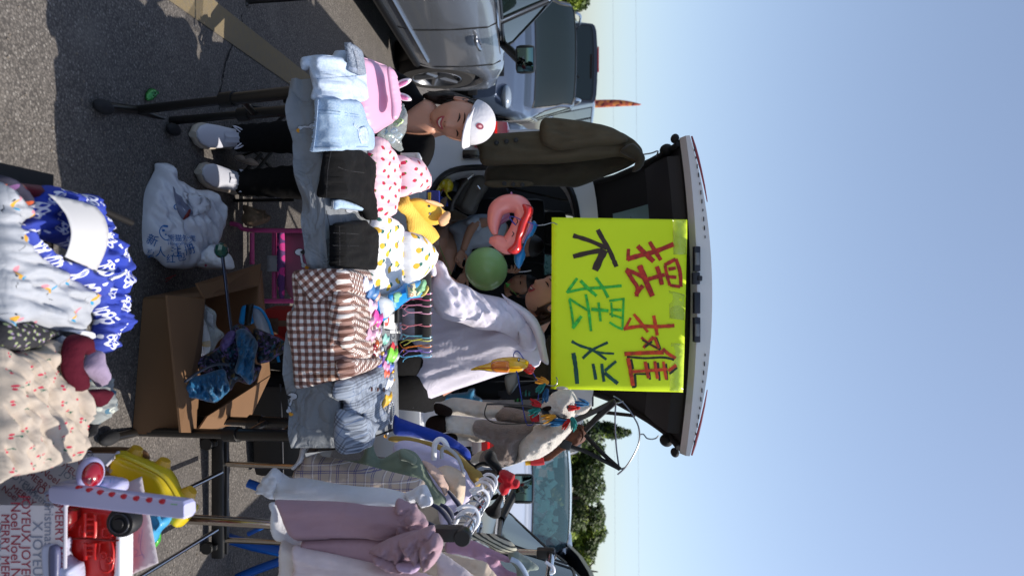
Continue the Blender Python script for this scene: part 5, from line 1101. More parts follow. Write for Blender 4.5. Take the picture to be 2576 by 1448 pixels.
kL, kR = V(-.60, 2.86, .47), V(-.42, 2.86, .47); aL, aR = P(592, 348, 2.93), P(604, 460, 2.95)
for hx_, k_, a_ in ((-.09, kL, aL), (.09, kR, aR)): limb(mb, [pel+V(hx_, 0, 0), k_, k_.lerp(a_, .35), a_+V(0, 0, -.03)], [.085, .055, .052, .034])
bd = voxel(mb, .010); bd.add(hm.v, hm.f); hand(bd, wL, V(.14, -.08, .02), V(0, 0, -1), 1, .5); hand(bd, wR, V(-.12, -.08, .02), V(0, 0, -1), 1, .5, -1)
bd.go('body', SKIN, p1, sharp=80)
mb = MB(); limb(mb, [pel+V(0, 0, -.04), pel.lerp(chest, .5), chest, nb+V(0, .015, -.075)], [.165, .145, .165, .12], flat=.75, n=24); limb(mb, [nb+V(-.04, .01, -.06), shL+V(.01, 0, 0), eL], [.068, .060, .048]); limb(mb, [nb+V(.05, .01, -.06), shR+V(-.01, 0, 0), eR], [.068, .060, .048])
voxel(mb, .010).go('top', BKC, p1, sharp=80)
sheet('neck_skin', [(985, 300), (1012, 286), (1035, 268), (1062, 252), (1090, 258), (1106, 285), (1104, 315), (1092, 338), (1060, 346), (1020, 342), (985, 338)], fr(3.06), SKIN, p1, th=.01, bulge=.035, bw=30, step=6)
sheet('neckline', [(980, 182), (1008, 186), (1035, 204), (1058, 236), (1066, 250), (1040, 270), (1018, 288), (1000, 306), (980, 310)], fr(3.03), BKC, p1, th=.01, bulge=.04, bw=24, wr=.02, step=6)
sheet('neckline', [(980, 332), (1020, 338), (1060, 341), (1090, 342), (1094, 372), (1086, 402), (1070, 425), (1040, 436), (980, 436)], fr(3.03), BKC, p1, th=.01, bulge=.04, bw=24, wr=.02, step=6)
sheet('hair_lock', [(1064, 242), (1080, 234), (1110, 231), (1140, 234), (1166, 250), (1176, 278), (1160, 274), (1140, 258), (1118, 254), (1100, 262), (1082, 258)], fr(3.07), HAIR, p1, th=.01, bulge=.03, bw=14, back=.02, wr=.02, fx=60, fy=5, step=4)
for nm, hx_, k_, a_ in (('trouser_leg', -.09, kL, aL), ('trouser_leg', .09, kR, aR)):
    mb = MB(); K = [pel+V(hx_, 0, 0), k_+V(0, .0, .01), k_.lerp(a_, .3), k_.lerp(a_, .7), a_+V(0, 0, .01)]; rs = [.10, .072, .070, .058, .054]; P_, r_ = crom(K, rs, 8)
    mb.tube(P_, [q*(1+.05*math.sin(i*2.1+hx_*40)*(i > 18)) for i, q in enumerate(r_)], 20); mb.go(nm, JNB, p1, sharp=80)
SHW, SOLE = M('white_leather', '#b9bbc6', .5, bump=.2, bs=60), M('gum_sole', '#a59c90', .7)
shoe(p1, G(575, 352)+V(0, .0, 0), G(474, 338), SHW, SOLE); shoe(p1, G(590, 470), G(488, 432), SHW, SOLE)
# hair, cap, face
mb = MB()
def hair_fn(q, d):
    return q*(1+.03*noise.noise(q*60))
mb.ell((0, .014, .012), (.082, .094, .112), None, 40, 30, hair_fn)
hv = [tr1(v) for v in mb.v]; hf = [f for f in mb.f if all(not (mb.v[i].y < -.012 and mb.v[i].z < .075) for i in f) and all(mb.v[i].z > -.085 for i in f)]
MB().add(hv, hf).go('hair', HAIR, p1, sharp=80)
rnd = random.Random(8); mb = MB()
for k in range(150):
    a = tr1((-.055+rnd.uniform(-.02, .03), .05+rnd.uniform(-.03, .03), .02+rnd.uniform(-.03, .03))); e = P(1082+rnd.uniform(-10, 46), 236+rnd.uniform(-8, 26), 3.06+rnd.uniform(-.03, .05)); m_ = a.lerp(e, .5)+V(-.01+rnd.uniform(-.01, .01), 0, -.004)
    mb.tube([a, m_, e], [.0035, .003, .0007], 4, 4)
mb.go('ponytail_strand', HAIR, p1, sharp=80)
CAPW = FAB('cap_cotton', '#cdccd2', var=.04, bump=.3); CAPU = FAB('cap_under', '#b79b90')
mb = MB(); mb.ell((0, .014, .044), (.088, .102, .094), None, 44, 30); hf = [f for f in mb.f if all(mb.v[i].z > .046+.10*max(0, mb.v[i].y*.35) for i in f)]
cp = MB().add([tr1(v) for v in mb.v], hf).go('cap', CAPW, p1, sharp=80)
top, bot = [], []
for i in range(7):
    r_ = i/6; row = []; 
    for k in range(17):
        a = -1.15+2.3*k/16; x = .012*r_+math.sin(a)*.083*(1-.12*r_*r_); y = -.066*math.cos(a)-.02-.080*r_*(math.cos(a*1.1)**.6 if abs(a*1.1) < 1.57 else 0); z = .066+.006*r_-.30*x*x*30*.1*(.4+r_)-.012*r_*r_; row.append(V(x, y, z))
    top.append([tr1(v) for v in row]); bot.append([tr1(v-V(0, 0, .004)) for v in row])
bm_ = MB(); bm_.loft(top, caps=False, closed=False).go('cap_brim', CAPW, cp, sharp=80); MB().loft(bot, caps=False, closed=False).go('brim_underside', CAPU, cp, sharp=80)
tube('brim_piping', [v+V(0, 0, -.001) for v in top[-1]], .0032, CAPW, cp, 6); 
sc_ = on([cp], .002, fr(2.9)); mb = MB(); disc(mb, 1207, 318, 10, 8, sc_, 20, 20); mb.go('badge', M('badge_maroon', '#7c1f3c', .6), cp, False); mb = MB(); s2 = on([cp], .0032, fr(2.9)); disc(mb, 1208, 318, 4.5, 3.2, s2, 12, 20); mb.go('badge_mark', M('badge_pink', '#d39aa0', .6), cp, False)
EYE, BROW = M('eye_dark', '#150c09', .25), M('brow', '#3a241b', .9)
for sx in (-1, 1):
    tube('eye', [sp1(sx*.031+dx, .012+.0045*(1-(dx/.015)**2), .0015) for dx in np.linspace(-.015, .015, 7)], [.001, .0024, .0034, .0038, .0034, .0024, .001], EYE, p1, 8)
    tube('eyebrow', [sp1(sx*.031+dx, .032+.005*(1-(dx/.02)**2)-sx*dx*.1, .001) for dx in np.linspace(-.019, .019, 7)], [.001, .0026, .003, .003, .0026, .002, .001], BROW, p1, 8)
    MB().ell(sp1(sx*.008, -.034, -.001), (.003, .003, .002), None, 8, 6).go('nostril', M('nostril', '#3b1a14', .8), p1)
zl_ = lambda x, k: -.056+k+.012*(x/.026)**2
mo = MB(); up_ = [sp1(x, zl_(x, .002)+.003*(1-(x/.026)**2), .0015) for x in np.linspace(-.026, .026, 13)]; lo_2 = [sp1(x, zl_(x, .002)-.014*(1-(x/.026)**2), .0015) for x in np.linspace(-.026, .026, 13)]
mo.loft([up_, lo_2], caps=False, closed=False).go('mouth', M('mouth_inside', '#4a1518', .5), p1)
MB().loft([[sp1(x, zl_(x, .001)+.002*(1-(x/.02)**2), .003) for x in np.linspace(-.020, .020, 11)], [sp1(x, zl_(x, -.001)-.0065*(1-(x/.021)**2), .003) for x in np.linspace(-.020, .020, 11)]], caps=False, closed=False).go('teeth', TEETH, p1)
tube('lip', [p for p in up_], [.001]+[.0032]*11+[.001], LIP, p1, 8); tube('lip', [p for p in lo_2], [.001]+[.0042]*11+[.001], LIP, p1, 8)
# folding stool
fs_ = thing('folding_stool', 'black folding stool with crossed legs under the seated woman', 'stool', (-.6, 3.3, 0))
box('stool_seat', (-.64, 3.32, .25), (.36, .32, .03), BLK, fs_, None, .01)
for x in (-.80, -.45):
    for a, b in (((x, 3.13, .01), (x, 3.5, .25)), ((x, 3.5, .01), (x, 3.13, .25))): tube('leg', [a, b], .009, BLKM, fs_, 8)
for L, d in (([(545, 505), (660, 385)], 3.1), ([(560, 410), (640, 380), (700, 440)], 3.12), ([(690, 375), (620, 460)], 3.1), ([(548, 505), (740, 503)], 3.05)): tubeD('leg', L, d, .008, BLKM, fs_, 1)
# ---- woman in the lilac shirt, leaning left off the open tailgate
p2 = thing('person', 'woman in lilac shirt leaning left, her face half hidden behind the poster', 'person', (.4, 3.7, 0))
LIL = FAB('lilac_cotton', '#dad5e3', var=.05, bump=.25, bs=160); LIL2 = FAB('lilac_collar', '#ddd9e6', var=.05)
hc2 = P(1383, 744, 3.45); hr2 = hrot(-58, 24, -16); hm, tr2, sp2 = head_parts(hc2, hr2, 1.02)
pel2, ch2, sN, sF = V(.46, 3.72, .74), V(.31, 3.52, 1.06), P(1338, 848, 3.42), V(.16, 3.68, 1.25); el, wr_ = P(1190, 762, 3.22), P(1090, 680, 3.02)
mb = MB(); limb(mb, [pel2, pel2.lerp(ch2, .5), ch2, V(.2, 3.52, 1.24)], [.12, .10, .11, .08], flat=.8); limb(mb, [V(.2, 3.52, 1.24), V(.14, 3.50, 1.29), hc2+V(.03, .03, -.02)], [.07, .055, .052]); limb(mb, [ch2+V(-.05, 0, .12), sN, el, wr_], [.07, .055, .040, .026]); limb(mb, [ch2+V(-.05, 0, .12), sF, V(.26, 3.66, 1.04), V(.24, 3.60, .86)], [.07, .055, .040, .026])
ft = P(622, 965, 3.2)
for dx, a_ in ((-.08, V(.30, 3.22, .08)), (.06, ft+V(0, .02, .06))): limb(mb, [pel2+V(dx, 0, -.04), V(.40+dx, 3.28, .66), V(.40+dx, 3.26, .35), a_], [.09, .065, .05, .034])
bd = voxel(mb, .010); bd.add(hm.v, hm.f); hand(bd, wr_, P(1072, 662, 2.93)-wr_, V(0, -.3, -1), 1, .7); hand(bd, V(.24, 3.60, .86), V(0, -.2, -.3), V(0, 0, -1), 1, .5, -1)
fo = MB(); limb(fo, [ft+V(.02, .03, .05), ft+V(0, .0, .0), ft+V(-.05, -.07, -.02), ft+V(-.09, -.12, -.025)], [.034, .034, .036, .02], flat=.6)
for k in range(5): fo.ell(ft+V(-.11+.014*k, -.135+.006*k, -.025), (.009, .013, .008), None, 8, 6)
bd.add(fo.v, fo.f); bd.go('body', SKIN, p2, sharp=80)
for dx, a_ in ((-.08, V(.30, 3.22, .08)), (.06, ft+V(0, .02, .07))): tube('trouser_leg', [pel2+V(dx, 0, -.04), V(.40+dx, 3.27, .665), V(.40+dx, 3.25, .35), a_], [.115, .085, .075, .06], JNB, p2, 16, 5)
S2 = lambda D: fr(D, 0, 0)
sheet('shirt_body', [(1003, 790), (1006, 850), (1014, 910), (1022, 965), (1035, 1020), (1062, 1010), (1130, 985), (1200, 962), (1260, 942), (1310, 930), (1350, 922), (1362, 905), (1372, 870), (1365, 830), (1335, 792), (1280, 772), (1200, 765), (1110, 768), (1040, 760), (1005, 750)], S2(3.42), LIL, p2, th=.01, bulge=.13, bw=120, back=.14, wr=.036, fx=150, fy=26, ang=-12, step=7)
slv = sheet('sleeve', [(1078, 656), (1098, 654), (1112, 672), (1122, 694), (1140, 708), (1165, 716), (1200, 736), (1255, 748), (1300, 764), (1335, 790), (1352, 830), (1348, 875), (1320, 880), (1290, 850), (1250, 832), (1205, 828), (1160, 812), (1130, 806), (1105, 792), (1088, 760), (1082, 720), (1090, 690)], lambda x, y: P(x, y, 3.0+.30*min(1, max(0, (x-1075)/230))), LIL, p2, th=.01, bulge=.075, bw=55, back=.06, wr=.04, fx=40, fy=15, ang=66, step=5)
sheet('collar', [(1262, 738), (1275, 748), (1300, 762), (1330, 782), (1352, 805), (1366, 840), (1375, 880), (1380, 915), (1362, 905), (1352, 870), (1338, 828), (1310, 790), (1280, 766)], S2(3.22), LIL2, p2, th=.01, bulge=.03, bw=10, back=.03, step=5)
sheet('cuff', [(1070, 662), (1082, 655), (1095, 668), (1098, 690), (1088, 694), (1078, 680)], S2(2.95), LIL2, p2, th=.01, bulge=.02, bw=8, back=.02, wr=.01, fx=5, fy=8, step=4)
sheet('shirt_hem', [(1002, 790), (1008, 790), (1014, 860), (1026, 930), (1040, 1012), (1035, 1021), (1020, 962), (1008, 880)], S2(3.30), LIL2, p2, th=.006, bulge=.006, bw=4, step=5)
mb = MB(); mb.ell((0, .016, .014), (.084, .100, .116), None, 40, 30, hair_fn); hf = [f for f in mb.f if all(not (mb.v[i].y < -.015 and mb.v[i].z < .07) for i in f)]
HBR = M('brown_hair', '#3a2318', .5, bump=.6, bs=240); MB().add([tr2(v) for v in mb.v], hf).go('hair', HBR, p2, sharp=80); mb = MB()
for k in range(30):
    a = tr2((rnd.uniform(-.05, .06), .07, -.02+rnd.uniform(-.03, .03))); e = P(1345+rnd.uniform(-8, 22), 800+rnd.uniform(-10, 26), 3.38+rnd.uniform(-.04, .03)); mb.tube([a, a.lerp(e, .5)+V(0, 0, .01), e], [.008, .008, .002], 5, 3)
mb.go('loose_hair', HBR, p2, sharp=80)
for sx in (-1, 1):
    tube('eye', [sp2(sx*.031+dx, .012+.004*(1-(dx/.015)**2), .0015) for dx in np.linspace(-.015, .015, 7)], [.001, .0024, .0034, .0038, .0034, .0024, .001], EYE, p2, 8)
    tube('eyebrow', [sp2(sx*.031+dx, .034+.004*(1-(dx/.02)**2), .001) for dx in np.linspace(-.019, .019, 7)], [.001, .0026, .003, .003, .0026, .002, .001], BROW, p2, 8)
u2 = [sp2(x, zl_(x, .0)+.003*(1-(x/.026)**2), .0015) for x in np.linspace(-.026, .026, 13)]; l2_ = [sp2(x, zl_(x, .0)-.016*(1-(x/.026)**2), .0015) for x in np.linspace(-.026, .026, 13)]
MB().loft([u2, l2_], caps=False, closed=False).go('mouth', MC['mouth_inside'], p2); MB().loft([[sp2(x, zl_(x, 0)+.002, .003) for x in np.linspace(-.019, .019, 9)], [sp2(x, zl_(x, 0)-.006*(1-(x/.021)**2), .003) for x in np.linspace(-.019, .019, 9)]], caps=False, closed=False).go('teeth', TEETH, p2)
tube('lip', u2, [.001]+[.003]*11+[.001], LIP, p2, 8); tube('lip', l2_, [.001]+[.0042]*11+[.001], LIP, p2, 8)
# ---- children inside the car
def child(label, hc_, yaw, pitch, pel_, ch_, arms, legs, cloth, hair_m=HAIR, hs_=.86, loc=None):
    t = thing('person', label, 'person', pel_-V(0, 0, .05)); rt = hrot(yaw, pitch, 0); hm_, tr, sp = head_parts(hc_, rt, hs_); mb = MB()
    limb(mb, [pel_, pel_.lerp(ch_, .5), ch_, ch_.lerp(hc_, .45)], [.105, .095, .10, .045], flat=.8); limb(mb, [ch_+V(0, 0, .03), hc_+V(0, .02, -.03)], [.05, .042]); hn = []
    for L in arms: limb(mb, [ch_+V(0, 0, .05)]+L, [.05]+[.036, .030, .020][:len(L)]); hn.append((L[-1], L[-1]-L[-2]))
    for L in legs: limb(mb, L, [.075, .055, .036][:len(L)])
    b = voxel(mb, .009); b.add(hm_.v, hm_.f)
    for w_, d in hn: hand(b, w_, d, V(0, -.6, .6), .75, .9)
    b.go('body', SKIND, t, sharp=80)
    mb = MB(); mb.ell((0, .014, .014), (.086, .102, .118), None, 36, 26, hair_fn); MB().add([tr(v) for v in mb.v], [f for f in mb.f if all(not (mb.v[i].y < -.02 and mb.v[i].z < .055) for i in f)]).go('hair', hair_m, t, sharp=80)
    for sx in (-1, 1): tube('eye', [sp(sx*.031+dx, .010+.003*(1-(dx/.014)**2), .0015) for dx in np.linspace(-.013, .013, 5)], [.001, .003, .004, .003, .001], EYE, t, 8)
    tube('lip', [sp(x, -.058, .001) for x in np.linspace(-.016, .016, 7)], [.001, .003, .004, .004, .004, .003, .001], LIP, t, 8); return t
k1 = child('girl in pale ruffled dress sitting inside the open car', P(1322, 618, 4.62), 20, 20, P(1105, 575, 4.6), P(1235, 590, 4.6), [[P(1260, 568, 4.45), P(1195, 565, 4.30), P(1165, 630, 4.28)], [P(1262, 630, 4.5), P(1190, 660, 4.35), P(1170, 690, 4.3)]], [[P(1110, 590, 4.5), P(1128, 640, 4.30), P(1112, 705, 4.30)], [P(1100, 560, 4.5), P(1102, 610, 4.25), P(1085, 650, 4.35)]], None)
DRS = FAB('pale_dress', '#aeb6c0', var=.05)
sheet('dress', zk([(395, 1060), (470, 1010), (560, 965), (620, 950), (700, 945), (790, 965), (880, 1030), (860, 1120), (830, 1180), (720, 1220), (600, 1235), (600, 1290), (530, 1320), (410, 1310), (430, 1200), (440, 1120)]), fr(4.42), DRS, k1, th=.01, bulge=.08, bw=40, back=.08, wr=.02, fx=30, fy=12, step=6)
sheet('sleeve_ruffle', zk([(540, 1030), (560, 990), (620, 960), (680, 1000), (680, 1060), (640, 1090), (590, 1060)]), fr(4.33), DRS, k1, th=.01, bulge=.04, bw=14, back=.04, wr=.02, fx=8, fy=8, step=4)
k2 = child('dark haired boy inside the car with a thin white stick by the balloon', P(1312, 718, 4.72), -35, 12, P(1110, 760, 4.9), P(1225, 745, 4.9), [[P(1245, 700, 4.8), P(1220, 670, 4.6), P(1272, 680, 4.45)]], [[P(1105, 750, 4.8), P(1110, 700, 4.5)]], None)
sheet('jumper', [(1110, 690), (1200, 690), (1260, 700), (1275, 740), (1260, 790), (1180, 810), (1110, 800)], fr(4.8), M('dark_jumper', '#101218', .9), k2, th=.01, bulge=.09, bw=40, back=.09, wr=.015, step=8)
o = tubeD('lollipop_stick', [(1296, 684), (1318, 683), (1336, 680)], 4.42, .0035, WHT); tag(o, 'thin white stick held up by the boy inside the car', 'stick'); 
# third seated figure: olive trousers and striped socks at the right of the opening
o = thing('olive_trousers', 'olive trousers with striped socks folded in the car opening left of the plush llama', 'trousers', P(1200, 930, 4.2))
OLV = FAB('olive_cotton', '#3b3626'); sheet('cloth', zp([(1040, 1210), (1180, 1130), (1250, 1090), (1300, 920), (1345, 900), (1345, 1290), (1250, 1270), (1150, 1240)]), fr(4.25), OLV, o, th=.02, bulge=.06, bw=30, back=.04, wr=.03, fx=20, fy=14, step=6)
sheet('sock', zl([(885, 120), (920, 105), (950, 130), (930, 150), (890, 145)]), fr(4.1), M('striped_sock', rough=.9, fn=fstripe('#2a6f6a', '#141416', .02, 1, .5)), o, th=.01, bulge=.03, bw=8, step=4); sheet('sock', zl([(835, 170), (885, 165), (880, 185), (830, 190)]), fr(4.1), M('striped_sock2', rough=.9, fn=fstripe('#2f8a4c', '#141416', .02, 1, .5)), o, th=.01, bulge=.03, bw=8, step=4)
# ------------------------------------------------------------------ poster
PGR = M('poster_paper', '#e0fa0a', .6, var=.02, vs=3); po = sheet('poster', [(1388, 547), (1729, 552), (1718, 986), (1386, 977)], fr(3.09), PGR, None, th=.002, round_=False, step=12, wr=.016, fx=260, fy=110, edge=1)
tag(po, 'lime green poster with hand painted coloured characters taped under the tailgate', 'poster'); ps = on(po, .0015)
INK = {k: M('poster_ink_'+k, c, .5, var=.5, vs=55) for k, c in (('brown', '#3a2416'), ('red', '#c02a12'), ('green', '#3ec63a'), ('orange', '#d8420c'), ('teal', '#075040'), ('dark', '#2a3013'))}
def glyph(zf, sc, ink, L, lift=.0):
    mb = MB()
    for i, (pts, w_) in enumerate(L): stroke(mb, zf(pts), w_*sc, ps, lift+.0003*i)
    mb.go('painted_character', INK[ink], po, False)
S6, S7 = .3257, .3475
glyph(zs6, S6, 'brown', [([(562, 905), (600, 975), (650, 1060), (685, 1140), (707, 1190)], 34), ([(372, 950), (500, 990), (632, 1048)], 34), ([(372, 1112), (480, 1085), (600, 1062)], 36), ([(540, 1218), (580, 1130), (615, 1060)], 56)])
glyph(zs6, S6, 'red', [([(800, 1052), (795, 1142)], 26), ([(790, 1132), (900, 1100), (1000, 1075), (1150, 1016)], 36), ([(870, 1030), (930, 1090), (995, 1150)], 38), ([(962, 998), (1000, 1060), (1050, 1140)], 32), ([(1078, 1178), (1165, 1132)], 28), ([(1165, 1130), (1198, 1230), (1205, 1345)], 28), ([(1200, 1345), (1120, 1333)], 24), ([(1120, 1335), (1098, 1260), (1082, 1178)], 24), ([(1108, 1210), (1165, 1200)], 26), ([(1112, 1268), (1170, 1272)], 26),
                       ([(1018, 1188), (1040, 1250), (1058, 1330)], 34), ([(945, 1290), (1010, 1270), (1080, 1252)], 30), ([(885, 1180), (930, 1290), (985, 1418)], 44), ([(780, 1212), (850, 1240), (935, 1280)], 32), ([(785, 1215), (830, 1290), (868, 1350), (862, 1420)], 32), ([(855, 1405), (912, 1335)], 34)])
glyph(zs7, S7, 'green', [([(378, 22), (302, 128)], 20), ([(302, 125), (430, 98), (560, 90), (700, 76)], 20), ([(402, 40), (450, 90), (518, 150)], 24), ([(513, 18), (560, 85), (602, 162)], 22), ([(610, 186), (722, 170)], 16), ([(714, 170), (710, 280), (706, 392)], 16), ([(625, 198), (632, 305)], 14), ([(622, 250), (700, 252)], 20), ([(612, 280), (700, 310)], 14), ([(612, 340), (660, 372), (708, 392)], 16),
                         ([(440, 138), (462, 260), (478, 405)], 20), ([(532, 198), (540, 260), (547, 334)], 18), ([(480, 246), (605, 258)], 22), ([(320, 168), (390, 215), (470, 262)], 16), ([(322, 172), (340, 280), (352, 385)], 18), ([(345, 385), (408, 296)], 24)])
glyph(zs7, S7, 'dark', [([(738, 590), (870, 600), (1000, 595), (1080, 612)], 16), ([(768, 606), (782, 680)], 18), ([(795, 715), (900, 715)], 12), ([(795, 715), (800, 800), (775, 806)], 18), ([(890, 635), (905, 755)], 16), ([(962, 632), (975, 762)], 16), ([(1022, 640), (1030, 758)], 14), ([(1046, 714), (1102, 668)], 16), ([(948, 450), (978, 535)], 18), ([(868, 520), (920, 480)], 16), ([(850, 468), (980, 540)], 12)])
glyph(zs7, S7, 'orange', [([(766, 308), (745, 350), (718, 395)], 18), ([(715, 388), (830, 370), (960, 372), (1082, 364)], 26), ([(788, 282), (840, 345), (890, 412)], 22), ([(932, 292), (945, 360), (958, 436)], 24), ([(932, 446), (858, 526)], 24), ([(842, 450), (905, 500), (968, 530)], 18), ([(936, 446), (970, 530)], 20), ([(720, 570), (860, 562), (1005, 558)], 30), ([(998, 532), (1040, 570), (1092, 600)], 24), ([(745, 600), (765, 700), (782, 800)], 28), ([(775, 698), (900, 690), (1030, 680)], 22), ([(870, 625), (882, 690), (895, 745)], 24), ([(940, 622), (950, 690), (960, 750)], 22), ([(1002, 625), (1012, 690), (1024, 755)], 20), ([(1038, 692), (1096, 650)], 24)], .0012)
glyph(zs7, S7, 'teal', [([(338, 478), (400, 510), (490, 542), (590, 610)], 20), ([(418, 602), (485, 542), (600, 486)], 20), ([(488, 545), (560, 562), (645, 567)], 15), ([(350, 562), (366, 660), (378, 786)], 30), ([(492, 640), (502, 690), (513, 755)], 22), ([(556, 640), (562, 700), (572, 770)], 22), ([(578, 692), (620, 655), (660, 622)], 20), ([(576, 705), (620, 742), (672, 784)], 26)])
TAPE = M('clear_tape', '#d2e25a', .12, alpha=.35, bump=.6, bs=40, spec=.9)
for L in ([(1692, 553), (1727, 553), (1727, 640), (1694, 640)], [(1682, 730), (1722, 740), (1722, 805), (1684, 800)], [(1688, 862), (1721, 864), (1718, 984), (1684, 982)]): sheet('clear_tape', L, fr(3.082), TAPE, po, th=.0006, round_=False, step=12, wr=.002, fx=20, fy=8)
# ------------------------------------------------------------------ olive jacket on the left of the tailgate
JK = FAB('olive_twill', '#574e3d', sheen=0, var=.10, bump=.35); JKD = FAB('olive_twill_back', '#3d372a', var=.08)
jk = thing('olive_jacket', 'dark olive jacket hanging at the left side of the raised tailgate', 'jacket', P(1400, 390, 3.35))
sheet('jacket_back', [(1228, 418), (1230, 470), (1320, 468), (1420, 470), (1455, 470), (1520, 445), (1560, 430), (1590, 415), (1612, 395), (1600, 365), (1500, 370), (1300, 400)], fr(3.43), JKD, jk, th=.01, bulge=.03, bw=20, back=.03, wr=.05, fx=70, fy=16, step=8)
sheet('jacket_front', [(1195, 342), (1270, 336), (1366, 330), (1430, 328), (1500, 322), (1550, 330), (1590, 350), (1612, 372), (1616, 392), (1600, 408), (1560, 395), (1500, 402), (1400, 412), (1300, 414), (1218, 416), (1205, 380)], fr(3.33), JK, jk, th=.01, bulge=.035, bw=24, back=.02, wr=.05, fx=120, fy=20, step=6)
sheet('sleeve', [(1366, 301), (1440, 303), (1500, 312), (1545, 325), (1575, 345), (1570, 362), (1500, 368), (1440, 376), (1400, 378), (1362, 356)], fr(3.27), JK, jk, th=.01, bulge=.035, bw=20, back=.03, wr=.04, fx=70, fy=16, step=5)
sheet('collar', [(1560, 380), (1590, 362), (1612, 380), (1622, 400), (1612, 425), (1590, 432), (1598, 405), (1580, 395)], fr(3.27), JKD, jk, th=.01, bulge=.03, bw=12, back=.02, wr=.006, step=4)
sheet('pocket_band', [(1230, 455), (1330, 456), (1330, 469), (1232, 470)], fr(3.37), JK, jk, th=.006, bulge=.006, bw=4, step=5)
for x, y in zk([(798, 353), (880, 342), (958, 331), (862, 690), (935, 696), (1012, 700)]): MB().lathe([(0, .006), (.009, .005), (.011, 0)], P(x, y, 3.26 if y < 400 else 3.355), (0, -1, 0), 12).go('button', BLK, jk)
hg = thing('coat_hanger', 'black coat hanger hooked into the tailgate above the olive jacket', 'hanger', P(1605, 395, 3.32)); tubeD('shoulder', [(1580, 350), (1612, 388), (1606, 425)], 3.34, .012, BLK, hg, 6); tubeD('hook', [(1612, 390), (1622, 388), (1640, 385), (1655, 380), (1650, 395)], 3.33, .0035, WIRE, hg, 4)
# ------------------------------------------------------------------ inflatables and balloon
def SPI(c): return PLA('vinyl_'+c.strip('#'), c, rough=.22, coat=.6)
inf = thing('inflatable_ring', 'pink and red inflatable mermaid style ring hanging from the poster corner', 'inflatable toy', P(1285, 565, 3.1))
tubeD('ring', zk([(790, 1115), (775, 1030), (795, 920), (850, 870), (930, 855), (1000, 880), (1020, 960), (985, 1060), (940, 1150), (900, 1200), (860, 1195), (800, 1170), (740, 1160)]), 3.10, [.010, .026, .036, .040, .040, .040, .038, .038, .040, .040, .036, .030, .012], SPI('#ee8f86'), inf, 6, 16)
sheet('red_top', zk([(1010, 865), (1060, 868), (1098, 890), (1100, 940), (1070, 1010), (1040, 1100), (1010, 1160), (1005, 1240), (960, 1278), (900, 1265), (890, 1235), (940, 1180), (960, 1100), (985, 1010), (1020, 940)]), fr(3.08), SPI('#cf2a28'), inf, th=.01, bulge=.035, bw=14, back=.03, step=4)
sheet('lilac_fin', zk([(920, 760), (945, 800), (1005, 860), (960, 850), (900, 850)]), fr(3.13), SPI('#b77aa6'), inf, th=.008, bulge=.015, bw=8, back=.01, step=4)
sheet('lilac_fin', zk([(1060, 985), (1100, 1030), (1090, 1080), (1050, 1130), (1015, 1190), (1015, 1120), (1040, 1050)]), fr(3.14), SPI('#b77aa6'), inf, th=.008, bulge=.02, bw=8, back=.01, step=4)
tubeD('inner_tail', zk([(905, 930), (850, 950), (800, 1000), (790, 1060), (792, 1120)]), 3.15, [.03, .034, .03, .018, .006], SPI('#a5678c'), inf, 5, 12)
for L in ([(965, 985), (975, 1005), (962, 1025)], [(930, 1090), (942, 1105), (925, 1130)]): tubeD('eyelash', zk(L), 3.045, .0022, BLK, inf)
o = thing('blue_inflatable', 'sky blue inflatable figure hanging behind the pink ring', 'inflatable toy', P(1330, 620, 3.2))
sheet('figure', zk([(1100, 1000), (1130, 1020), (1130, 1060), (1100, 1120), (1060, 1150), (1030, 1220), (1040, 1280), (1020, 1340), (985, 1395), (950, 1350), (945, 1290), (960, 1260), (1010, 1230), (1040, 1130), (1070, 1060)]), fr(3.2), SPI('#1f86c4'), o, th=.01, bulge=.03, bw=14, back=.03, step=4)
hg = thing('wire_hanger', 'blue wire hanger with silver hook through the poster lower left corner', 'hanger', P(1350, 570, 3.08), 'blue wire hangers'); tubeD('wire', zk([(910, 975), (930, 1010), (960, 1035), (905, 970), (950, 968), (1000, 990), (1060, 1010), (1130, 1035), (1145, 1037)]), 3.05, .0022, M('blue_wire', '#2a3f9a', .35), hg); tubeD('hook', [(1352, 567), (1370, 565), (1390, 560), (1402, 565)], 3.05, .0022, WIRE, hg)
bl = thing('balloon', 'round green balloon floating in the open car between the two women', 'balloon', P(1222, 675, 3.75))
c_ = P(1222, 675, 3.75); r_ = .110; MB().ell(c_, (r_, r_, r_*.97), None, 40, 30, lambda q, d: q*(1+.07*max(0, -(d.x*-.5+d.z*-.55)))).go('balloon_skin', M('balloon_green', '#abd986', .3, coat=.3), bl)
k_ = P(1272, 712, 3.72); MB().lathe([(.004, 0), (.008, .012), (.016, .02)], k_, V(.5, 0, .5), 12).go('knot', M('balloon_knot', '#3f9a32', .35), bl); tubeD('string', [(1272, 714), (1288, 730), (1300, 742)], 3.7, .002, M('green_string', '#4c8a3a', .8), bl); tubeD('string', [(1105, 618), (1120, 655), (1135, 690)], 3.9, .002, M('green_string', '#4c8a3a', .8), bl)
ck = thing('inflatable_chicken', 'yellow inflatable chicken with orange wing and red comb on a blue hanger', 'inflatable toy', P(1260, 915, 3.05))
YI = SPI('#e6b414'); cb_ = sheet('body', zp([(630, 1172), (700, 1140), (800, 1110), (830, 1085), (920, 1065), (1020, 1060), (1100, 1075), (1145, 1100), (1150, 1150), (1090, 1185), (1020, 1198), (900, 1198), (800, 1190), (720, 1178), (660, 1180)]), fr(3.05), YI, ck, th=.01, bulge=.05, bw=22, back=.05, step=4, pow_=.6)
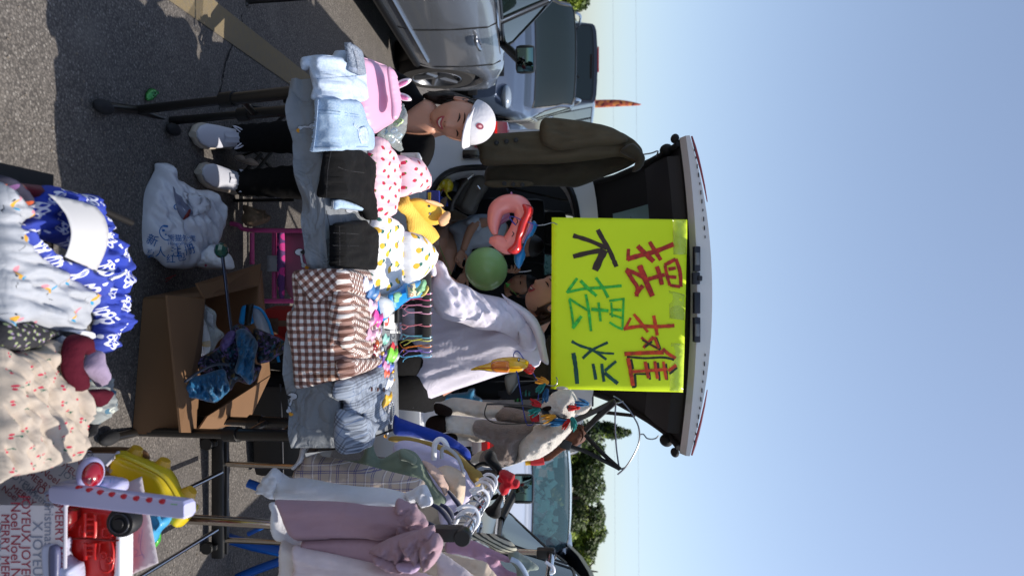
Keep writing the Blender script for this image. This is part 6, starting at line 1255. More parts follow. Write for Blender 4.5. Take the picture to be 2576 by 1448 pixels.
sheet('wing', zp([(815, 1130), (840, 1105), (960, 1100), (972, 1130), (970, 1185), (940, 1198), (850, 1196), (820, 1170)]), on(cb_, .001), SPI('#e0802a'), ck, th=.002, bulge=.004, bw=5, step=4); tubeD('seam', zp([(690, 1160), (800, 1160), (900, 1152), (1000, 1162), (1085, 1160)]), 2.985, .0016, M('seam_orange', '#c04a1c', .4), ck)
for i, (x, y) in enumerate(((1105, 1150), (1130, 1170), (1155, 1190), (1165, 1165), (1140, 1145))): MB().ell(P(*zp([(x, y)])[0], 3.03), (.012, .012, .018), None, 12, 10).go('comb', SPI('#d8281c'), ck)
mb = MB(); disc(mb, *zp([(1058, 1086)])[0], 3, 5, on(cb_, .002)); mb.go('eye', BLK, ck, False); mb = MB(); disc(mb, *zp([(1058, 1084)])[0], 1.3, 2.6, on(cb_, .003)); mb.go('eye_white', WHT, ck, False)
hg = thing('wire_hanger', 'blue wire hanger with silver hook through the poster lower right corner', 'hanger', P(1370, 965, 3.05), 'blue wire hangers'); tubeD('wire', zp([(1018, 1085), (1012, 1040), (1030, 1012), (1055, 1015), (1090, 1060), (1180, 1200), (1245, 1302)]), 3.04, .0024, MC['blue_wire'], hg, 3)
tubeD('wire', [zp([(1035, 1200)])[0], zl([(850, 0)])[0], zl([(905, 320)])[0], zl([(940, 360)])[0], zl([(965, 340)])[0], zl([(975, 270)])[0], zl([(965, 230)])[0], zl([(990, 215)])[0], zp([(1245, 1302)])[0]], 3.04-.1, .0024, MC['blue_wire'], hg, 4); tubeD('hook', zp([(1245, 1302), (1290, 1300), (1350, 1320), (1395, 1305), (1400, 1260), (1390, 1240)]), 3.04, .0024, WIRE, hg)
# ------------------------------------------------------------------ things inside the boot
hb_ = thing('grey_handbag', 'grey leather handbag with silver clasp standing in the left of the car boot', 'handbag', P(1140, 480, 4.3)); LGR = M('grey_leather', '#56524d', .5, bump=.3, bs=50)
hb1 = sheet('bag_body', zk([(430, 900), (455, 830), (490, 700), (540, 600), (620, 600), (680, 615), (740, 700), (700, 780), (660, 850), (620, 940), (540, 940), (460, 890)]), fr(4.3), LGR, hb_, th=.02, bulge=.07, bw=24, back=.06, wr=.01, step=5)
sheet('flap', zk([(505, 870), (560, 740), (620, 640), (670, 620), (740, 700), (680, 800), (620, 900), (560, 925), (510, 900)]), fr(4.2), LGR, hb_, th=.01, bulge=.02, bw=10, step=5); tubeD('strap', zk([(560, 660), (500, 740), (440, 850), (430, 920)]), 4.16, .010, LGR, hb_, 5, 8); tubeD('clasp', zk([(560, 655), (610, 615)]), 4.14, .008, CHR, hb_); tubeD('turn_lock', zk([(640, 710), (660, 740)]), 4.14, .008, CHR, hb_)
yb = thing('yellow_balloon_toy', 'deflated yellow spotted balloon toy beside the grey handbag', 'balloon', P(1090, 460, 4.2)); yb1 = sheet('balloon_skin', zk([(245, 595), (280, 580), (320, 600), (360, 640), (420, 660), (442, 700), (430, 750), (395, 775), (430, 830), (390, 800), (360, 740), (330, 770), (290, 782), (268, 740), (300, 690), (310, 640), (280, 620)]), fr(4.12), M('yellow_vinyl', '#c9b212', .3, coat=.5), yb, th=.01, bulge=.03, bw=12, back=.02, wr=.01, fx=8, fy=8, step=4)
for x, y in ((318, 703), (300, 757), (362, 745), (335, 655)): 
    mb = MB(); disc(mb, *zk([(x, y)])[0], 2, 2, on(yb1, .002)); mb.go('spot', ORL, yb, False)
for L, c, lb, nm, ct, d in (([(400, 595), (460, 590), (500, 600), (440, 655), (400, 640)], '#8a1c1e', 'dark red cloth above the yellow balloon toy in the boot', 'red_cloth', 'cloth', 4.25), ([(370, 640), (395, 615), (405, 640), (385, 655)], '#3f9e2a', 'small green toy frog beside the yellow balloon toy', 'green_toy', 'toy', 4.15), ([(320, 800), (350, 800), (390, 830), (395, 880), (340, 860)], '#1b3a9c', 'royal blue ball beside the grey handbag base', 'blue_ball', 'ball', 4.15), ([(660, 610), (700, 600), (742, 610), (742, 680), (700, 640)], '#8d6a78', 'pink checked cloth corner beside the olive jacket', 'checked_cloth', 'cloth', 4.35),
                            ([(240, 1150), (300, 1120), (325, 1190), (290, 1215), (250, 1190)], '#b89a83', 'beige doll leg above the pineapple hat', 'doll', 'toy', 3.9), ([(230, 1165), (255, 1180), (250, 1215), (232, 1200)], '#c65a24', 'orange toy beside the beige doll leg', 'orange_toy', 'toy', 3.9), ([(330, 840), (390, 800), (380, 870), (350, 920), (330, 900)], '#7d6752', 'tan paper strip under the grey handbag', 'paper_strip', 'paper', 4.1), ([(430, 900), (500, 930), (560, 970), (480, 1000), (380, 1010), (330, 1070), (390, 960)], '#4a3d2f', 'crumpled brown paper sack in front of the girl', 'paper_sack', 'bag', 4.2)):
    o = sheet(nm, zk(L), fr(d), FAB('boot_'+c.strip('#'), c), None, th=.01, bulge=.04, bw=12, back=.03, wr=.012, fx=8, fy=8, step=4); tag(o, lb, ct)
o = sheet('blue_plush', zl([(300, 165), (320, 150), (400, 130), (480, 120), (500, 100), (540, 95), (545, 140), (590, 170), (590, 205), (520, 200), (430, 190), (370, 170), (330, 185)]), fr(4.05), M('turquoise_plush', '#17709a', .9, bump=.8, bs=120, sheen=.4), None, th=.01, bulge=.05, bw=14, back=.04, step=4); tag(o, 'turquoise blue plush toy lying in the boot behind the llama hooves', 'plush toy')
o = sheet('white_case', zp([(935, 1240), (985, 1205), (1050, 1185), (1060, 1280), (1020, 1350), (975, 1395), (945, 1330)]), fr(4.3), M('pale_grey_plastic', '#9da7a5', .4), None, th=.02, bulge=.03, bw=12, back=.03, step=5); tag(o, 'pale grey plastic case standing in the boot under the chicken hanger', 'case')
# ------------------------------------------------------------------ plush llama hanging from a wire hanger
def FUR(n, c): return M(n, c, .95, var=.1, vs=30, bump=1.0, bs=170, bd=.006, sheen=.5)
FW, FB, FD = FUR('white_fur', '#d3cbc0'), FUR('brown_fur', '#75645a'), M('dark_hoof', '#1a0e09', .9, bump=.5, bs=120, spec=.15); LD = 3.0
ll = thing('plush_llama', 'white and brown plush llama costume with saddle and tasselled halter hanging at the right', 'plush toy', P(1100, 1080, LD), 'x'); del ll['group']
L_ = lambda nm, pts, d, m_, b=.08, bw=45, bk=.07, w_=.022, st=5: sheet(nm, zl(pts), fr(d), m_, ll, th=.01, bulge=b, bw=bw, back=bk, wr=w_, fx=16, fy=9, step=st)
L_('rear_leg', [(250, 200), (300, 190), (375, 162), (450, 165), (570, 185), (740, 215), (735, 290), (640, 312), (560, 300), (400, 285), (280, 270)], 3.12, FW, .06, 25, .05)
L_('rear_leg_patch', [(690, 265), (720, 235), (800, 232), (920, 262), (1010, 300), (1010, 345), (900, 350), (740, 345), (690, 305)], 3.10, FB, .07, 26, .05)
L_('front_leg', [(320, 288), (440, 300), (560, 322), (600, 350), (590, 440), (540, 432), (430, 415), (335, 402)], 3.0, FW, .05, 24, .05); L_('front_leg', [(320, 425), (420, 408), (560, 440), (620, 470), (560, 480), (480, 470), (410, 475), (340, 450)], 3.08, FW, .03, 14, .03)
L_('rear_leg', [(520, 585), (600, 545), (720, 600), (740, 660), (640, 660), (540, 640), (505, 610)], 3.05, FW, .04, 20, .04)
L_('body_patch', [(530, 335), (600, 320), (700, 330), (840, 345), (960, 352), (1000, 380), (900, 470), (860, 560), (850, 620), (740, 655), (660, 640), (580, 640), (590, 560), (680, 500), (560, 440), (525, 400)], 2.99, FB, .09, 40, .06)
L_('chest', [(850, 485), (890, 420), (960, 370), (1020, 350), (1090, 325), (1180, 310), (1240, 320), (1258, 350), (1230, 410), (1160, 485), (1090, 545), (1000, 595), (900, 612), (780, 650), (725, 655), (760, 620), (845, 590)], 2.97, FW, .11, 55, .08)
for nm, q in (('hoof', [(250, 208), (300, 205), (375, 245), (365, 290), (300, 285), (258, 270)]), ('hoof', [(232, 295), (330, 290), (342, 402), (230, 405), (188, 372), (195, 325)]), ('hoof', [(300, 423), (400, 425), (412, 478), (340, 462)])): L_(nm, q, 2.98, FD, .05, 20, .04)
hd_ = L_('head', [(1045, 180), (1070, 165), (1100, 130), (1150, 108), (1210, 102), (1250, 118), (1280, 180), (1275, 240), (1255, 300), (1200, 325), (1120, 315), (1050, 300), (1020, 270), (1018, 225)], 2.93, FW, .09, 40, .07); L_('jaw', [(1000, 285), (1040, 250), (1110, 290), (1130, 320), (1085, 350), (1035, 362), (1005, 330)], 2.92, FW, .04, 16, .03); L_('nostril', [(1020, 242), (1060, 222), (1092, 225), (1085, 248), (1045, 255)], 2.845, FD, .004, 5, .0, .001, 3)
L_('ear', [(1262, 218), (1300, 208), (1350, 212), (1382, 216), (1350, 262), (1310, 280), (1268, 275)], 2.90, FW, .02, 12, .015, .003, 4); L_('ear', [(1130, 85), (1180, 80), (1215, 95), (1190, 108), (1140, 105)], 3.02, FW, .02, 8, .02, .003, 4)
MB().ell(on(hd_, -.002)(*zl([(1218, 232)])[0]), (.013, .013, .013), None, 16, 12).go('eye', M('eye_glass', '#0b0a0c', .05, coat=1), ll)
SAD = M('saddle_brown', '#5c3420', .7, bump=.3, bs=80); L_('saddle', [(1000, 605), (1060, 570), (1130, 520), (1200, 445), (1240, 380), (1290, 352), (1330, 372), (1345, 440), (1320, 480), (1250, 515), (1180, 540), (1100, 600), (1040, 618)], 3.06, SAD, .06, 22, .05); tubeD('saddle_rim', zl([(1260, 360), (1310, 385), (1325, 440), (1290, 485), (1220, 515)]), 3.0, .006, M('saddle_edge', '#4a2716', .7), ll)
tubeD('girth_roll', zl([(905, 618), (960, 615), (1000, 612)]), 3.02, .018, M('girth_yellow', '#c99b18', .7), ll, 4, 10); tubeD('girth_roll', zl([(945, 622), (985, 625), (1040, 618)]), 3.0, .015, M('girth_red', '#b3242a', .7), ll, 4, 10)
RIB = M('flower_ribbon', rough=.8, fn=fprint('#15161a', .022, [('#a8243a', 0, 0, .28, .28), ('#d9d9de', 0, 0, .10, .10), ('#2d7a4a', .35, .2, .12, .12)])); RB = M('red_blanket', '#b01a22', .8)
def ribbon(nm, L, d, w_, m_, d1=None): 
    pts = zl(L); n = len(pts); tube(nm, [P(x, y, d+((d1-d)*i/(n-1) if d1 else 0)) for i, (x, y) in enumerate(pts)], w_, m_, ll, 8, 4, flat=.35)
ribbon('rein', [(625, 208), (720, 208), (820, 215), (920, 222), (1000, 240)], 2.86, .011, RIB); ribbon('rein', [(628, 210), (612, 265), (625, 310), (690, 345), (800, 352), (920, 345), (1060, 345), (1110, 325)], 2.84, .006, M('rein_black', '#121214', .8)); ribbon('halter_band', [(1005, 245), (1040, 265), (1090, 275), (1125, 285)], 2.82, .012, RIB, 2.86); ribbon('halter_band', [(1125, 292), (1170, 312), (1235, 320)], 2.83, .012, RIB); tube('halter_band', PL(*[(x, y, 2.83) for x, y in zl([(1120, 290), (1115, 320), (1120, 345)])]), .009, M('rein_black', '#121214'), ll, 6, 3)
def tassel(x, y, dx, dy, col, d=2.80, L=1.0):
    a = zl([(x, y)])[0]; b = zl([(x+dx, y+dy)])[0]; m_ = FAB('tassel_'+col.strip('#'), col); mb = MB(); A, B_2 = P(*a, d), P(*b, d-.01); rn = random.Random(int(x)); mb.ell(A, (.009, .009, .009), None, 10, 8)
    for k in range(14): q = V(rn.uniform(-1, 1), rn.uniform(-1, 1), rn.uniform(-1, 1))*.014; mb.tube([A+q*.3, A.lerp(B_2, .5)+q*.8, B_2+q], [.0035, .004, .002], 5)
    mb.go('tassel', m_, ll, sharp=80)
for a in ((1285, 232, -50, 5, '#b8201c'), (1350, 205, -62, -15, '#1f5a86'), (1112, 298, -70, 22, '#cf8f2a'), (1200, 335, -95, 5, '#23628e'), (1215, 330, -30, 40, '#b8201c'), (1245, 315, 5, 65, '#2a8a84'), (1000, 250, -55, 25, '#1f7a70'), (1005, 215, -55, -20, '#b01f22'), (1040, 60, -45, 50, '#1f6f66'), (1060, 50, -60, -18, '#cf8a22'), (1060, 110, -10, 70, '#1a4a70')): tassel(*a)
sheet('blanket_flap', zl([(942, 290), (975, 282), (1005, 285), (1005, 330), (950, 330)]), fr(2.9), RB, ll, th=.006, bulge=.008, bw=6, step=4)
STR = M('black_webbing', '#111113', .75, bump=.4, bs=300)
def strap(L, w_, m_=STR): tube('strap', PL(*L), w_*1.25, m_, ll, 8, 4, flat=.55)
strap([(*zl([(1265, 325)])[0], 2.98), (*zl([(1400, 262)])[0], 2.96), (*zl([(1555, 185)])[0], 2.95)], .012, M('grey_webbing', '#3a3a3c', .8)); strap([(*zl([(1340, 392)])[0], 2.98), (*zl([(1430, 300)])[0], 2.95), (*zl([(1550, 195)])[0], 2.94)], .014); strap([(*zl([(1340, 430)])[0], 2.98), (*zl([(1460, 560)])[0], 2.95), (*zl([(1590, 678)])[0], 2.93)], .013); strap([(*zl([(1165, 495)])[0], 2.95), (*zl([(1330, 545)])[0], 2.95), (*zl([(1480, 620)])[0], 2.94), (*zl([(1590, 676)])[0], 2.93)], .012)
box('strap_buckle', P(*zl([(1195, 500)])[0], 2.92), (.035, .012, .045), BLK, ll, Matrix.Rotation(.3, 3, 'Y'), .004)
hg = thing('steel_hanger', 'large silver wire hanger carrying the llama straps at the right of the tailgate', 'hanger', P(1600, 1090, 2.95)); tubeD('shoulder_wire', zs7([(640, 875), (690, 905), (735, 950), (790, 1030), (820, 1090), (830, 1150), (825, 1210), (800, 1275), (760, 1345), (720, 1398), (670, 1442)]), 2.95, .0035, WIRE, hg); tubeD('bar_wire', zs7([(712, 912), (662, 925), (657, 935), (652, 1050), (658, 1200), (668, 1300), (682, 1390), (690, 1402), (725, 1392)]), 2.95, .0035, WIRE, hg, 2)
tubeD('hook', zs7([(830, 1152), (856, 1150), (868, 1162), (885, 1180), (920, 1186), (950, 1178), (968, 1160)]), 2.97, .003, WIRE, hg)
# ------------------------------------------------------------------ clothes rail at the right
CHD = M('chrome_dull', '#b7b1a8', .18, 1); rk = thing('clothes_rail', 'chrome double clothes rail with black base standing right of the table', 'clothes rail', (.8, 2.3, 0))
N0, N1 = P(1163, 1352, 1.76), P(1247, 1196, 2.74); tube('top_rail', [N0, N1], .0125, CHR, rk, 16); MB().lathe([(0, .0), (.019, .0), (.021, -.004), (.021, -.03), (.016, -.045)], N0+V(0, -.006, 0), (0, -1, .0), 20).go('rail_cap', BLK, rk); MB().box(N0+V(-.004, .02, -.035), (.036, .04, .075), bev=.01).go('rail_joint', BLK, rk)
MB().box(N1+V(0, 0, -.03), (.032, .036, .08), bev=.008).go('rail_joint', BLK, rk)
tube('upright', [N0+V(0, .02, -.03), P(430, 1302, 1.86), P(60, 1290, 1.86)], .0125, CHD, rk, 14); fb = P(540, 1165, 2.80); tube('upright', [N1+V(0, 0, -.05), V(fb.x, 2.80, .06)], .011, CHD, rk, 14)
J = P(1380, 1390, 2.76); tube('upright', [J, V(J.x-.01, 2.80, .06)], .011, CHD, rk, 14); tube('top_rail', [J+V(0, .02, .012), V(J.x-.02, 1.9, J.z-.02)], .0125, CHR, rk, 16); MB().box(J+V(0, 0, -.01), (.036, .04, .07), bev=.01).go('rail_joint', BLK, rk); tube('rail_ring', [J+V(.015*math.cos(a), -.03, .012+.015*math.sin(a)) for a in np.linspace(0, 6.28, 11)[:-1]], .003, BLK, rk, 6, closed=True)
MB().box((.80, 2.80, .055), (.50, .05, .05), bev=.012).box((.80, 2.80, .084), (.47, .02, .012), bev=.004).go('base_bar', M('base_black', '#101012', .4), rk)
for x in (.60, 1.0):
    w_ = MB().lathe([(.0, -.011), (.022, -.011), (.024, -.006), (.024, .006), (.022, .011), (0, .011)], (x, 2.76, .0245), (0, 1, 0), 20).go('castor', BLK, rk); MB().box((x, 2.775, .045), (.02, .03, .03), bev=.004).go('castor_fork', BLK, w_)
for a, b in (((557, 1187, .09), (455, 1236, .09)), ((545, 1332, .09), (352, 1450, .09))): p, q = G(*a), G(*b); tube('bottom_tube', [p, q+(q-p)*.8], .008, CHR, rk, 12)
bs = thing('blue_chair', 'blue tube folding chair legs standing behind the clothes rail', 'chair', G(610, 1400, 0)); BLT = M('blue_tube', '#0b4fa0', .35)
for L, r_ in (([(570, 1352), (640, 1372), (720, 1388)], .022), ([(596, 1452), (650, 1430), (712, 1408)], .018), ([(624, 1342), (665, 1322), (720, 1295)], .010), ([(624, 1214), (690, 1238), (760, 1262)], .018)): tubeD('leg', L, 3.0, r_, BLT, bs, 3, 10)
def garment(nm, label, cat, parts, group='clothes hanging on the rail'):
    x = sum(p[0] for p in parts[0][1])/len(parts[0][1]); y = sum(p[1] for p in parts[0][1])/len(parts[0][1]); t = thing(nm, label, cat, P(x, y, parts[0][2]), group)
    for n_, pts, d, m_, kw in parts:
        k = dict(th=.006, bulge=.022, bw=16, back=.02, wr=.03, fx=80, fy=14, step=6); k.update(kw); sheet(n_, pts, d if callable(d) else fr(d), m_, t, **k)
    return t
PLD = M('window_check', rough=.9, fn=fplaid('#b0a093', [(a, .052, o, .0022, '#3a3a78', .75) for a in (0, 1) for o in (0, .1)]+[(a, .052, .42, .0016, '#e0dde2', .7) for a in (0, 1)]+[(a, .052, .5, .0016, '#3a3a78', .5) for a in (0, 1)]), bump=.3, bs=200, bd=.001, fold=.10)
MAU = FAB('mauve_wool', '#a3858f', var=.05); MAUS = M('mauve_stitched', '#a3858f', .9); WCO = FAB('white_cotton', '#cfd0d6', var=.04, sheen=.2); TUL = FAB('white_tulle', '#c9c2c0', var=.06); LLC = FAB('lilac_white', '#c2bcd8', var=.05)
SAG = FAB('sage_cotton', '#6f7b6b', var=.06); CAM = FAB('camel_cotton', '#9c8143', var=.05); RBL = FAB('royal_blue_cotton', '#1b3a9a', var=.08); BPK = FAB('beige_pink', '#c6a99b', var=.05); CRM = FAB('cream_cotton', '#cdb9a4', var=.05); LIG = FAB('lilac_pink', '#b690a8', var=.06); GGR = FAB('grey_green_cotton', '#7e8a84', var=.06)
garment('blue_skirt', 'royal blue skirt deepest on the rail beside the table corner', 'skirt', [('cloth', zl([(-40, 290), (0, 308), (90, 340), (200, 378), (330, 425), (430, 485), (500, 545), (512, 605), (480, 600), (400, 535), (250, 480), (80, 440), (-40, 420)]), 2.72, RBL, dict(fx=120, fy=14, wr=.025, bulge=.03))])
garment('camel_trousers', 'camel yellow trousers between the blue skirt and white shirts', 'trousers', [('cloth', zl([(-60, 440), (60, 445), (180, 470), (300, 505), (430, 570), (510, 645), (590, 705), (592, 760), (560, 815), (510, 770), (480, 690), (400, 610), (200, 510), (-60, 475)]), 2.62, CAM, dict(fx=120, fy=14))])
garment('white_shirt', 'pale blue white shirt on a clear plastic hanger in front of the camel trousers', 'shirt', [('cloth', zl([(-40, 500), (30, 470), (150, 490), (280, 540), (400, 600), (470, 680), (505, 745), (545, 810), (500, 900), (440, 980), (380, 1120), (300, 1080), (260, 900), (200, 740), (80, 620), (-40, 580)]), 2.48, LLC, dict(fx=90, fy=22, wr=.03))])
garment('cream_blouse', 'translucent cream blouse hanging between the sage shirt and white shirt', 'blouse', [('cloth', zl([(250, 690), (330, 650), (420, 680), (470, 730), (470, 850), (450, 930), (400, 900), (340, 800), (290, 760)]), 2.36, CRM, dict(fx=60, fy=18)), ('strap', zl([(160, 618), (220, 635), (290, 690), (330, 760), (352, 810), (330, 865), (290, 800), (220, 710)]), 2.32, BPK, dict(fx=40, fy=10, step=5))])
garment('sage_shirt', 'sage green shirt with long sleeve over the table corner', 'shirt', [('cloth', [(866, 1158), (905, 1155), (922, 1120), (932, 1090), (945, 1140), (962, 1152), (1000, 1132), (1022, 1128), (1050, 1142), (1075, 1185), (1098, 1225), (1122, 1252), (1118, 1266), (1088, 1268), (1050, 1250), (1000, 1212), (940, 1185)], 2.30, SAG, dict(fx=60, fy=22, wr=.03, ang=20)), ('front_sleeve', zl([(0, 532), (60, 548), (120, 595), (110, 640), (60, 620), (0, 600)]), 2.24, SAG, dict(step=5))])
garment('check_dress', 'beige window check dress with white frill hem hanging on the rail', 'dress', [('cloth', zr([(600, 190), (640, 215), (690, 292), (800, 312), (950, 345), (1100, 378), (1300, 430), (1500, 480), (1640, 515), (1684, 560), (1650, 620), (1500, 640), (1300, 640), (1100, 625), (900, 600), (700, 570), (600, 545), (470, 520), (432, 470), (440, 420), (520, 330), (560, 250)]), 2.16, PLD, dict(fx=90, fy=26, wr=.02, bulge=.04)), ('hem_frill', zr([(598, 155), (545, 162), (495, 210), (478, 290), (448, 355), (400, 402), (425, 425), (470, 385), (520, 340), (556, 250), (604, 192)]), 2.13, WCO, dict(step=4, fx=10, fy=6, wr=.006, bulge=.012)), ('white_bow', zl([(35, 850), (80, 830), (130, 800), (182, 788), (212, 830), (240, 918), (190, 945), (150, 945), (110, 890), (70, 900)]), 2.0, WCO, dict(step=4, fx=12, fy=8, wr=.012))])
mv = garment('mauve_dress', 'mauve pinafore dress with large gathered fabric flower nearest on the rail', 'dress', [('front_panel', zr([(250, 718), (380, 716), (600, 722), (800, 728), (1000, 745), (1160, 770), (1400, 778), (1580, 745), (1620, 800), (1690, 880), (1690, 975), (1500, 1020), (1300, 1085), (1100, 1068), (800, 1075), (500, 1098), (430, 1070), (380, 1000), (335, 900), (290, 780)]), 1.74, MAU, dict(bulge=.03, bw=24, wr=.03, fx=160, fy=34)), ('side_panel', zr([(525, 1092), (700, 1080), (900, 1070), (1150, 1065), (1300, 1080), (1330, 1200), (1300, 1345), (1100, 1300), (800, 1240), (530, 1185)]), 1.73, MAU, dict(wr=.012, fx=120, fy=30)),
   ('bodice', zl([(-30, 920), (40, 905), (90, 930), (130, 960), (160, 1010), (205, 1060), (190, 1110), (180, 1150), (205, 1185), (195, 1260), (150, 1330), (60, 1340), (-30, 1300)]), 1.73, MAU, dict(wr=.03, fx=24, fy=14, ang=30)), 
   ('flower_petal', zr([(1155, 1195), (1200, 1160), (1350, 1080), (1500, 1030), (1600, 1010), (1640, 1060), (1560, 1150), (1500, 1250), (1460, 1320), (1400, 1290), (1250, 1230), (1180, 1215)]), 1.67, MAU, dict(wr=.035, fx=24, fy=16, ang=-40, bulge=.03, bw=16, step=5)), ('flower_petal', zr([(1180, 1245), (1260, 1235), (1400, 1290), (1560, 1310), (1650, 1240), (1700, 1300), (1620, 1360), (1500, 1395), (1380, 1390), (1260, 1340), (1205, 1290)]), 1.65, MAU, dict(wr=.03, fx=22, fy=10, ang=-20, bulge=.025, bw=14, step=5)), ('flower_petal', zr([(1440, 1100), (1520, 1060), (1640, 1000), (1760, 960), (1780, 1040), (1700, 1160), (1660, 1280), (1600, 1330), (1540, 1250), (1480, 1180)]), 1.64, MAU, dict(wr=.04, fx=20, fy=12, ang=-60, bulge=.03, bw=14, step=5, seed=3)), ('flower_petal', zr([(1640, 1150), (1720, 1060), (1800, 1040), (1860, 1120), (1830, 1240), (1760, 1340), (1680, 1380), (1640, 1280)]), 1.62, MAU, dict(wr=.035, fx=20, fy=10, ang=-70, bulge=.03, bw=14, step=5, seed=5)),
   ('under_frill', zr([(190, 752), (240, 740), (275, 780), (300, 850), (330, 930), (380, 1010), (430, 1075), (530, 1105), (530, 1185), (430, 1160), (320, 1115), (250, 1085), (215, 1020), (205, 900), (215, 830)]), 1.77, WCO, dict(wr=.010, fx=18, fy=14, bulge=.02)), ('neck_ruffle', zr([(1410, 1330), (1500, 1320), (1640, 1290), (1660, 1330), (1600, 1400), (1520, 1405), (1440, 1380)]), 1.62, FAB('pale_lilac_pleat', '#b9a0bd'), dict(wr=.012, fx=20, fy=4, bulge=.015, bw=8, step=4))])
garment('white_blouse', 'white long sleeve blouse with frilled cuff hanging beside the check dress', 'blouse', [('sleeve', zr([(290, 450), (390, 505), (500, 502), (650, 525), (800, 555), (950, 575), (1100, 590), (1280, 600), (1420, 628), (1530, 670), (1592, 735), (1500, 768), (1400, 778), (1280, 775), (1160, 770), (1000, 738), (850, 722), (700, 716), (500, 716), (380, 712), (280, 705), (250, 640), (270, 560)]), 2.02, WCO, dict(bulge=.05, bw=30, wr=.03, fx=150, fy=14)), ('cuff_frill', zr([(205, 428), (235, 408), (290, 448), (320, 520), (300, 600), (245, 700), (180, 680), (145, 655), (60, 642), (80, 600), (92, 560), (120, 540), (130, 500), (170, 470)]), 2.0, WCO, dict(bulge=.025, bw=12, wr=.016, fx=30, fy=9, step=4))])
garment('tulle_skirt', 'white tulle skirt hanging at the bottom picture edge below the mauve dress', 'skirt', [('under_layer', zr([(318, 1110), (420, 1150), (540, 1185), (560, 1300), (560, 1520), (295, 1520), (290, 1380), (290, 1220)]), 1.74, TUL, dict(wr=.014, fx=60, fy=30)), ('tulle_layer', zr([(420, 1165), (540, 1186), (800, 1235), (1100, 1300), (1300, 1348), (1500, 1400), (1700, 1430), (1720, 1520), (500, 1520), (440, 1350)]), 1.70, M('sheer_tulle', '#cfbfc2', .9, bump=.5, bs=120, sheen=.4, var=.1, vs=18), dict(wr=.025, fx=140, fy=14, ang=10))])
garment('beige_dress', 'pale beige dress with folded top at the bottom edge beside the lilac dress', 'dress', [('cloth', zl([(195, 1262), (260, 1262), (350, 1285), (480, 1320), (600, 1340), (645, 1380), (660, 1500), (0, 1500), (0, 1380), (100, 1345)]), 1.98, CRM, dict(wr=.03, fx=70, fy=18, ang=25)), ('sheer_sleeve', zl([(240, 1245), (320, 1290), (420, 1360), (500, 1420), (560, 1500), (300, 1500), (270, 1380)]), 1.85, MC['sheer_tulle'], dict(wr=.02, fx=50, fy=10, ang=30))])
garment('lilac_dress', 'pink lilac dress on the far rail under the striped scarf', 'dress', [('cloth', zl([(335, 1200), (430, 1205), (520, 1190), (640, 1245), (760, 1300), (805, 1322), (800, 1345), (720, 1335), (770, 1400), (860, 1440), (820, 1500), (650, 1500), (640, 1400), (560, 1330), (450, 1290), (340, 1275)]), 2.45, LIG, dict(wr=.035, fx=34, fy=14, ang=30))])
garment('striped_scarf', 'grey and cream striped scarf lying over the lilac dress', 'scarf', [('cloth', zl([(470, 1120), (540, 1130), (620, 1140), (710, 1150), (790, 1190), (835, 1235), (840, 1265), (790, 1270), (700, 1262), (620, 1215), (540, 1180), (480, 1165)]), 2.36, M('scarf_stripe', rough=.9, fn=fstripe('#b8b5a2', '#3c3f3a', .010, 0, .4), bump=.3), dict(wr=.02, fx=60, fy=10, ang=25, uvr=25))])
garment('grey_green_jacket', 'grey green jacket at the bottom edge under the upper chrome rail', 'jacket', [('cloth', zl([(780, 1285), (830, 1262), (900, 1305), (995, 1375), (990, 1400), (930, 1410), (930, 1500), (850, 1500), (840, 1400), (800, 1340)]), 2.40, GGR, dict(wr=.03, fx=30, fy=16))])
# hangers
VLV = M('navy_velvet', '#141d3f', .9, sheen=.4)
for L, hk, lb, d in (([(345, 832), (385, 880), (432, 945), (425, 985), (385, 1008)], [(430, 955), (470, 950), (540, 950)], 'navy velvet hanger highest on the rail above the cream blouse', 2.3), ([(290, 930), (345, 965), (375, 1030), (345, 1120), (285, 1112)], [(378, 1040), (430, 1035), (520, 1010)], 'navy velvet hanger in the middle of three', 2.15), ([(215, 925), (280, 960), (330, 1010), (365, 1070), (360, 1125)], [(372, 1062), (440, 1062), (540, 1060)], 'navy velvet hanger crossing just under the middle one', 2.1), ([(195, 1062), (250, 1100), (290, 1165), (262, 1235), (205, 1272)], [(300, 1170), (380, 1165), (440, 1135), (500, 1160)], 'navy velvet hanger nearest the rail end cap over the mauve dress', 1.82)):
    t = thing('velvet_hanger', lb, 'hanger', P(*zl([L[2]])[0], d), 'velvet hangers on the rail'); tube('shoulder', [P(x, y, d) for x, y in zl(L)], [.007, .011, .013, .011, .007], VLV, t, 10, 5, flat=.6); tubeD('hook', zl(hk), d-.02, .0024, WIRE, t, 4)
dr = (N1-N0).normalized(); sd_r = dr.cross(V(0, 0, 1)).normalized()
def loop(u, r, mat, w_, label, grp, nm='plastic_hanger', arms=None, tilt=0):
    c = N0.lerp(N1, u); t = thing(nm, label, 'hanger', c-V(0, 0, r), grp); tube('hook', [c+(sd_r*math.cos(a)+V(0, 0, 1)*math.sin(a))*r+dr*.012*math.sin(a+tilt)-V(0, 0, r-.016) for a in np.linspace(-1.2, 3.9, 13)], w_, mat, t, 8, 2)
    if arms: tubeD('shoulder', zl(arms[0]), arms[1], .0065, mat, t, 5, 8)
for i, (u, r_, ar, lb) in enumerate(((.22, .034, ([(400, 1065), (430, 1010), (490, 975), (540, 985)], 1.95), 'white plastic hanger loop nearest the rail end cap'), (.52, .034, ([(520, 860), (560, 830), (600, 812)], 2.25), 'white plastic hanger loop in the middle of the rail'), (.66, .032, None, 'white plastic hanger loop behind the middle loop'), (.74, .030, None, 'white plastic hanger loop third along the rail'), (.84, .028, None, 'white plastic hanger loop beside the far joint'))): loop(u, r_, WHT, .0055, lb, 'plastic hangers on the rail', arms=ar, tilt=i)
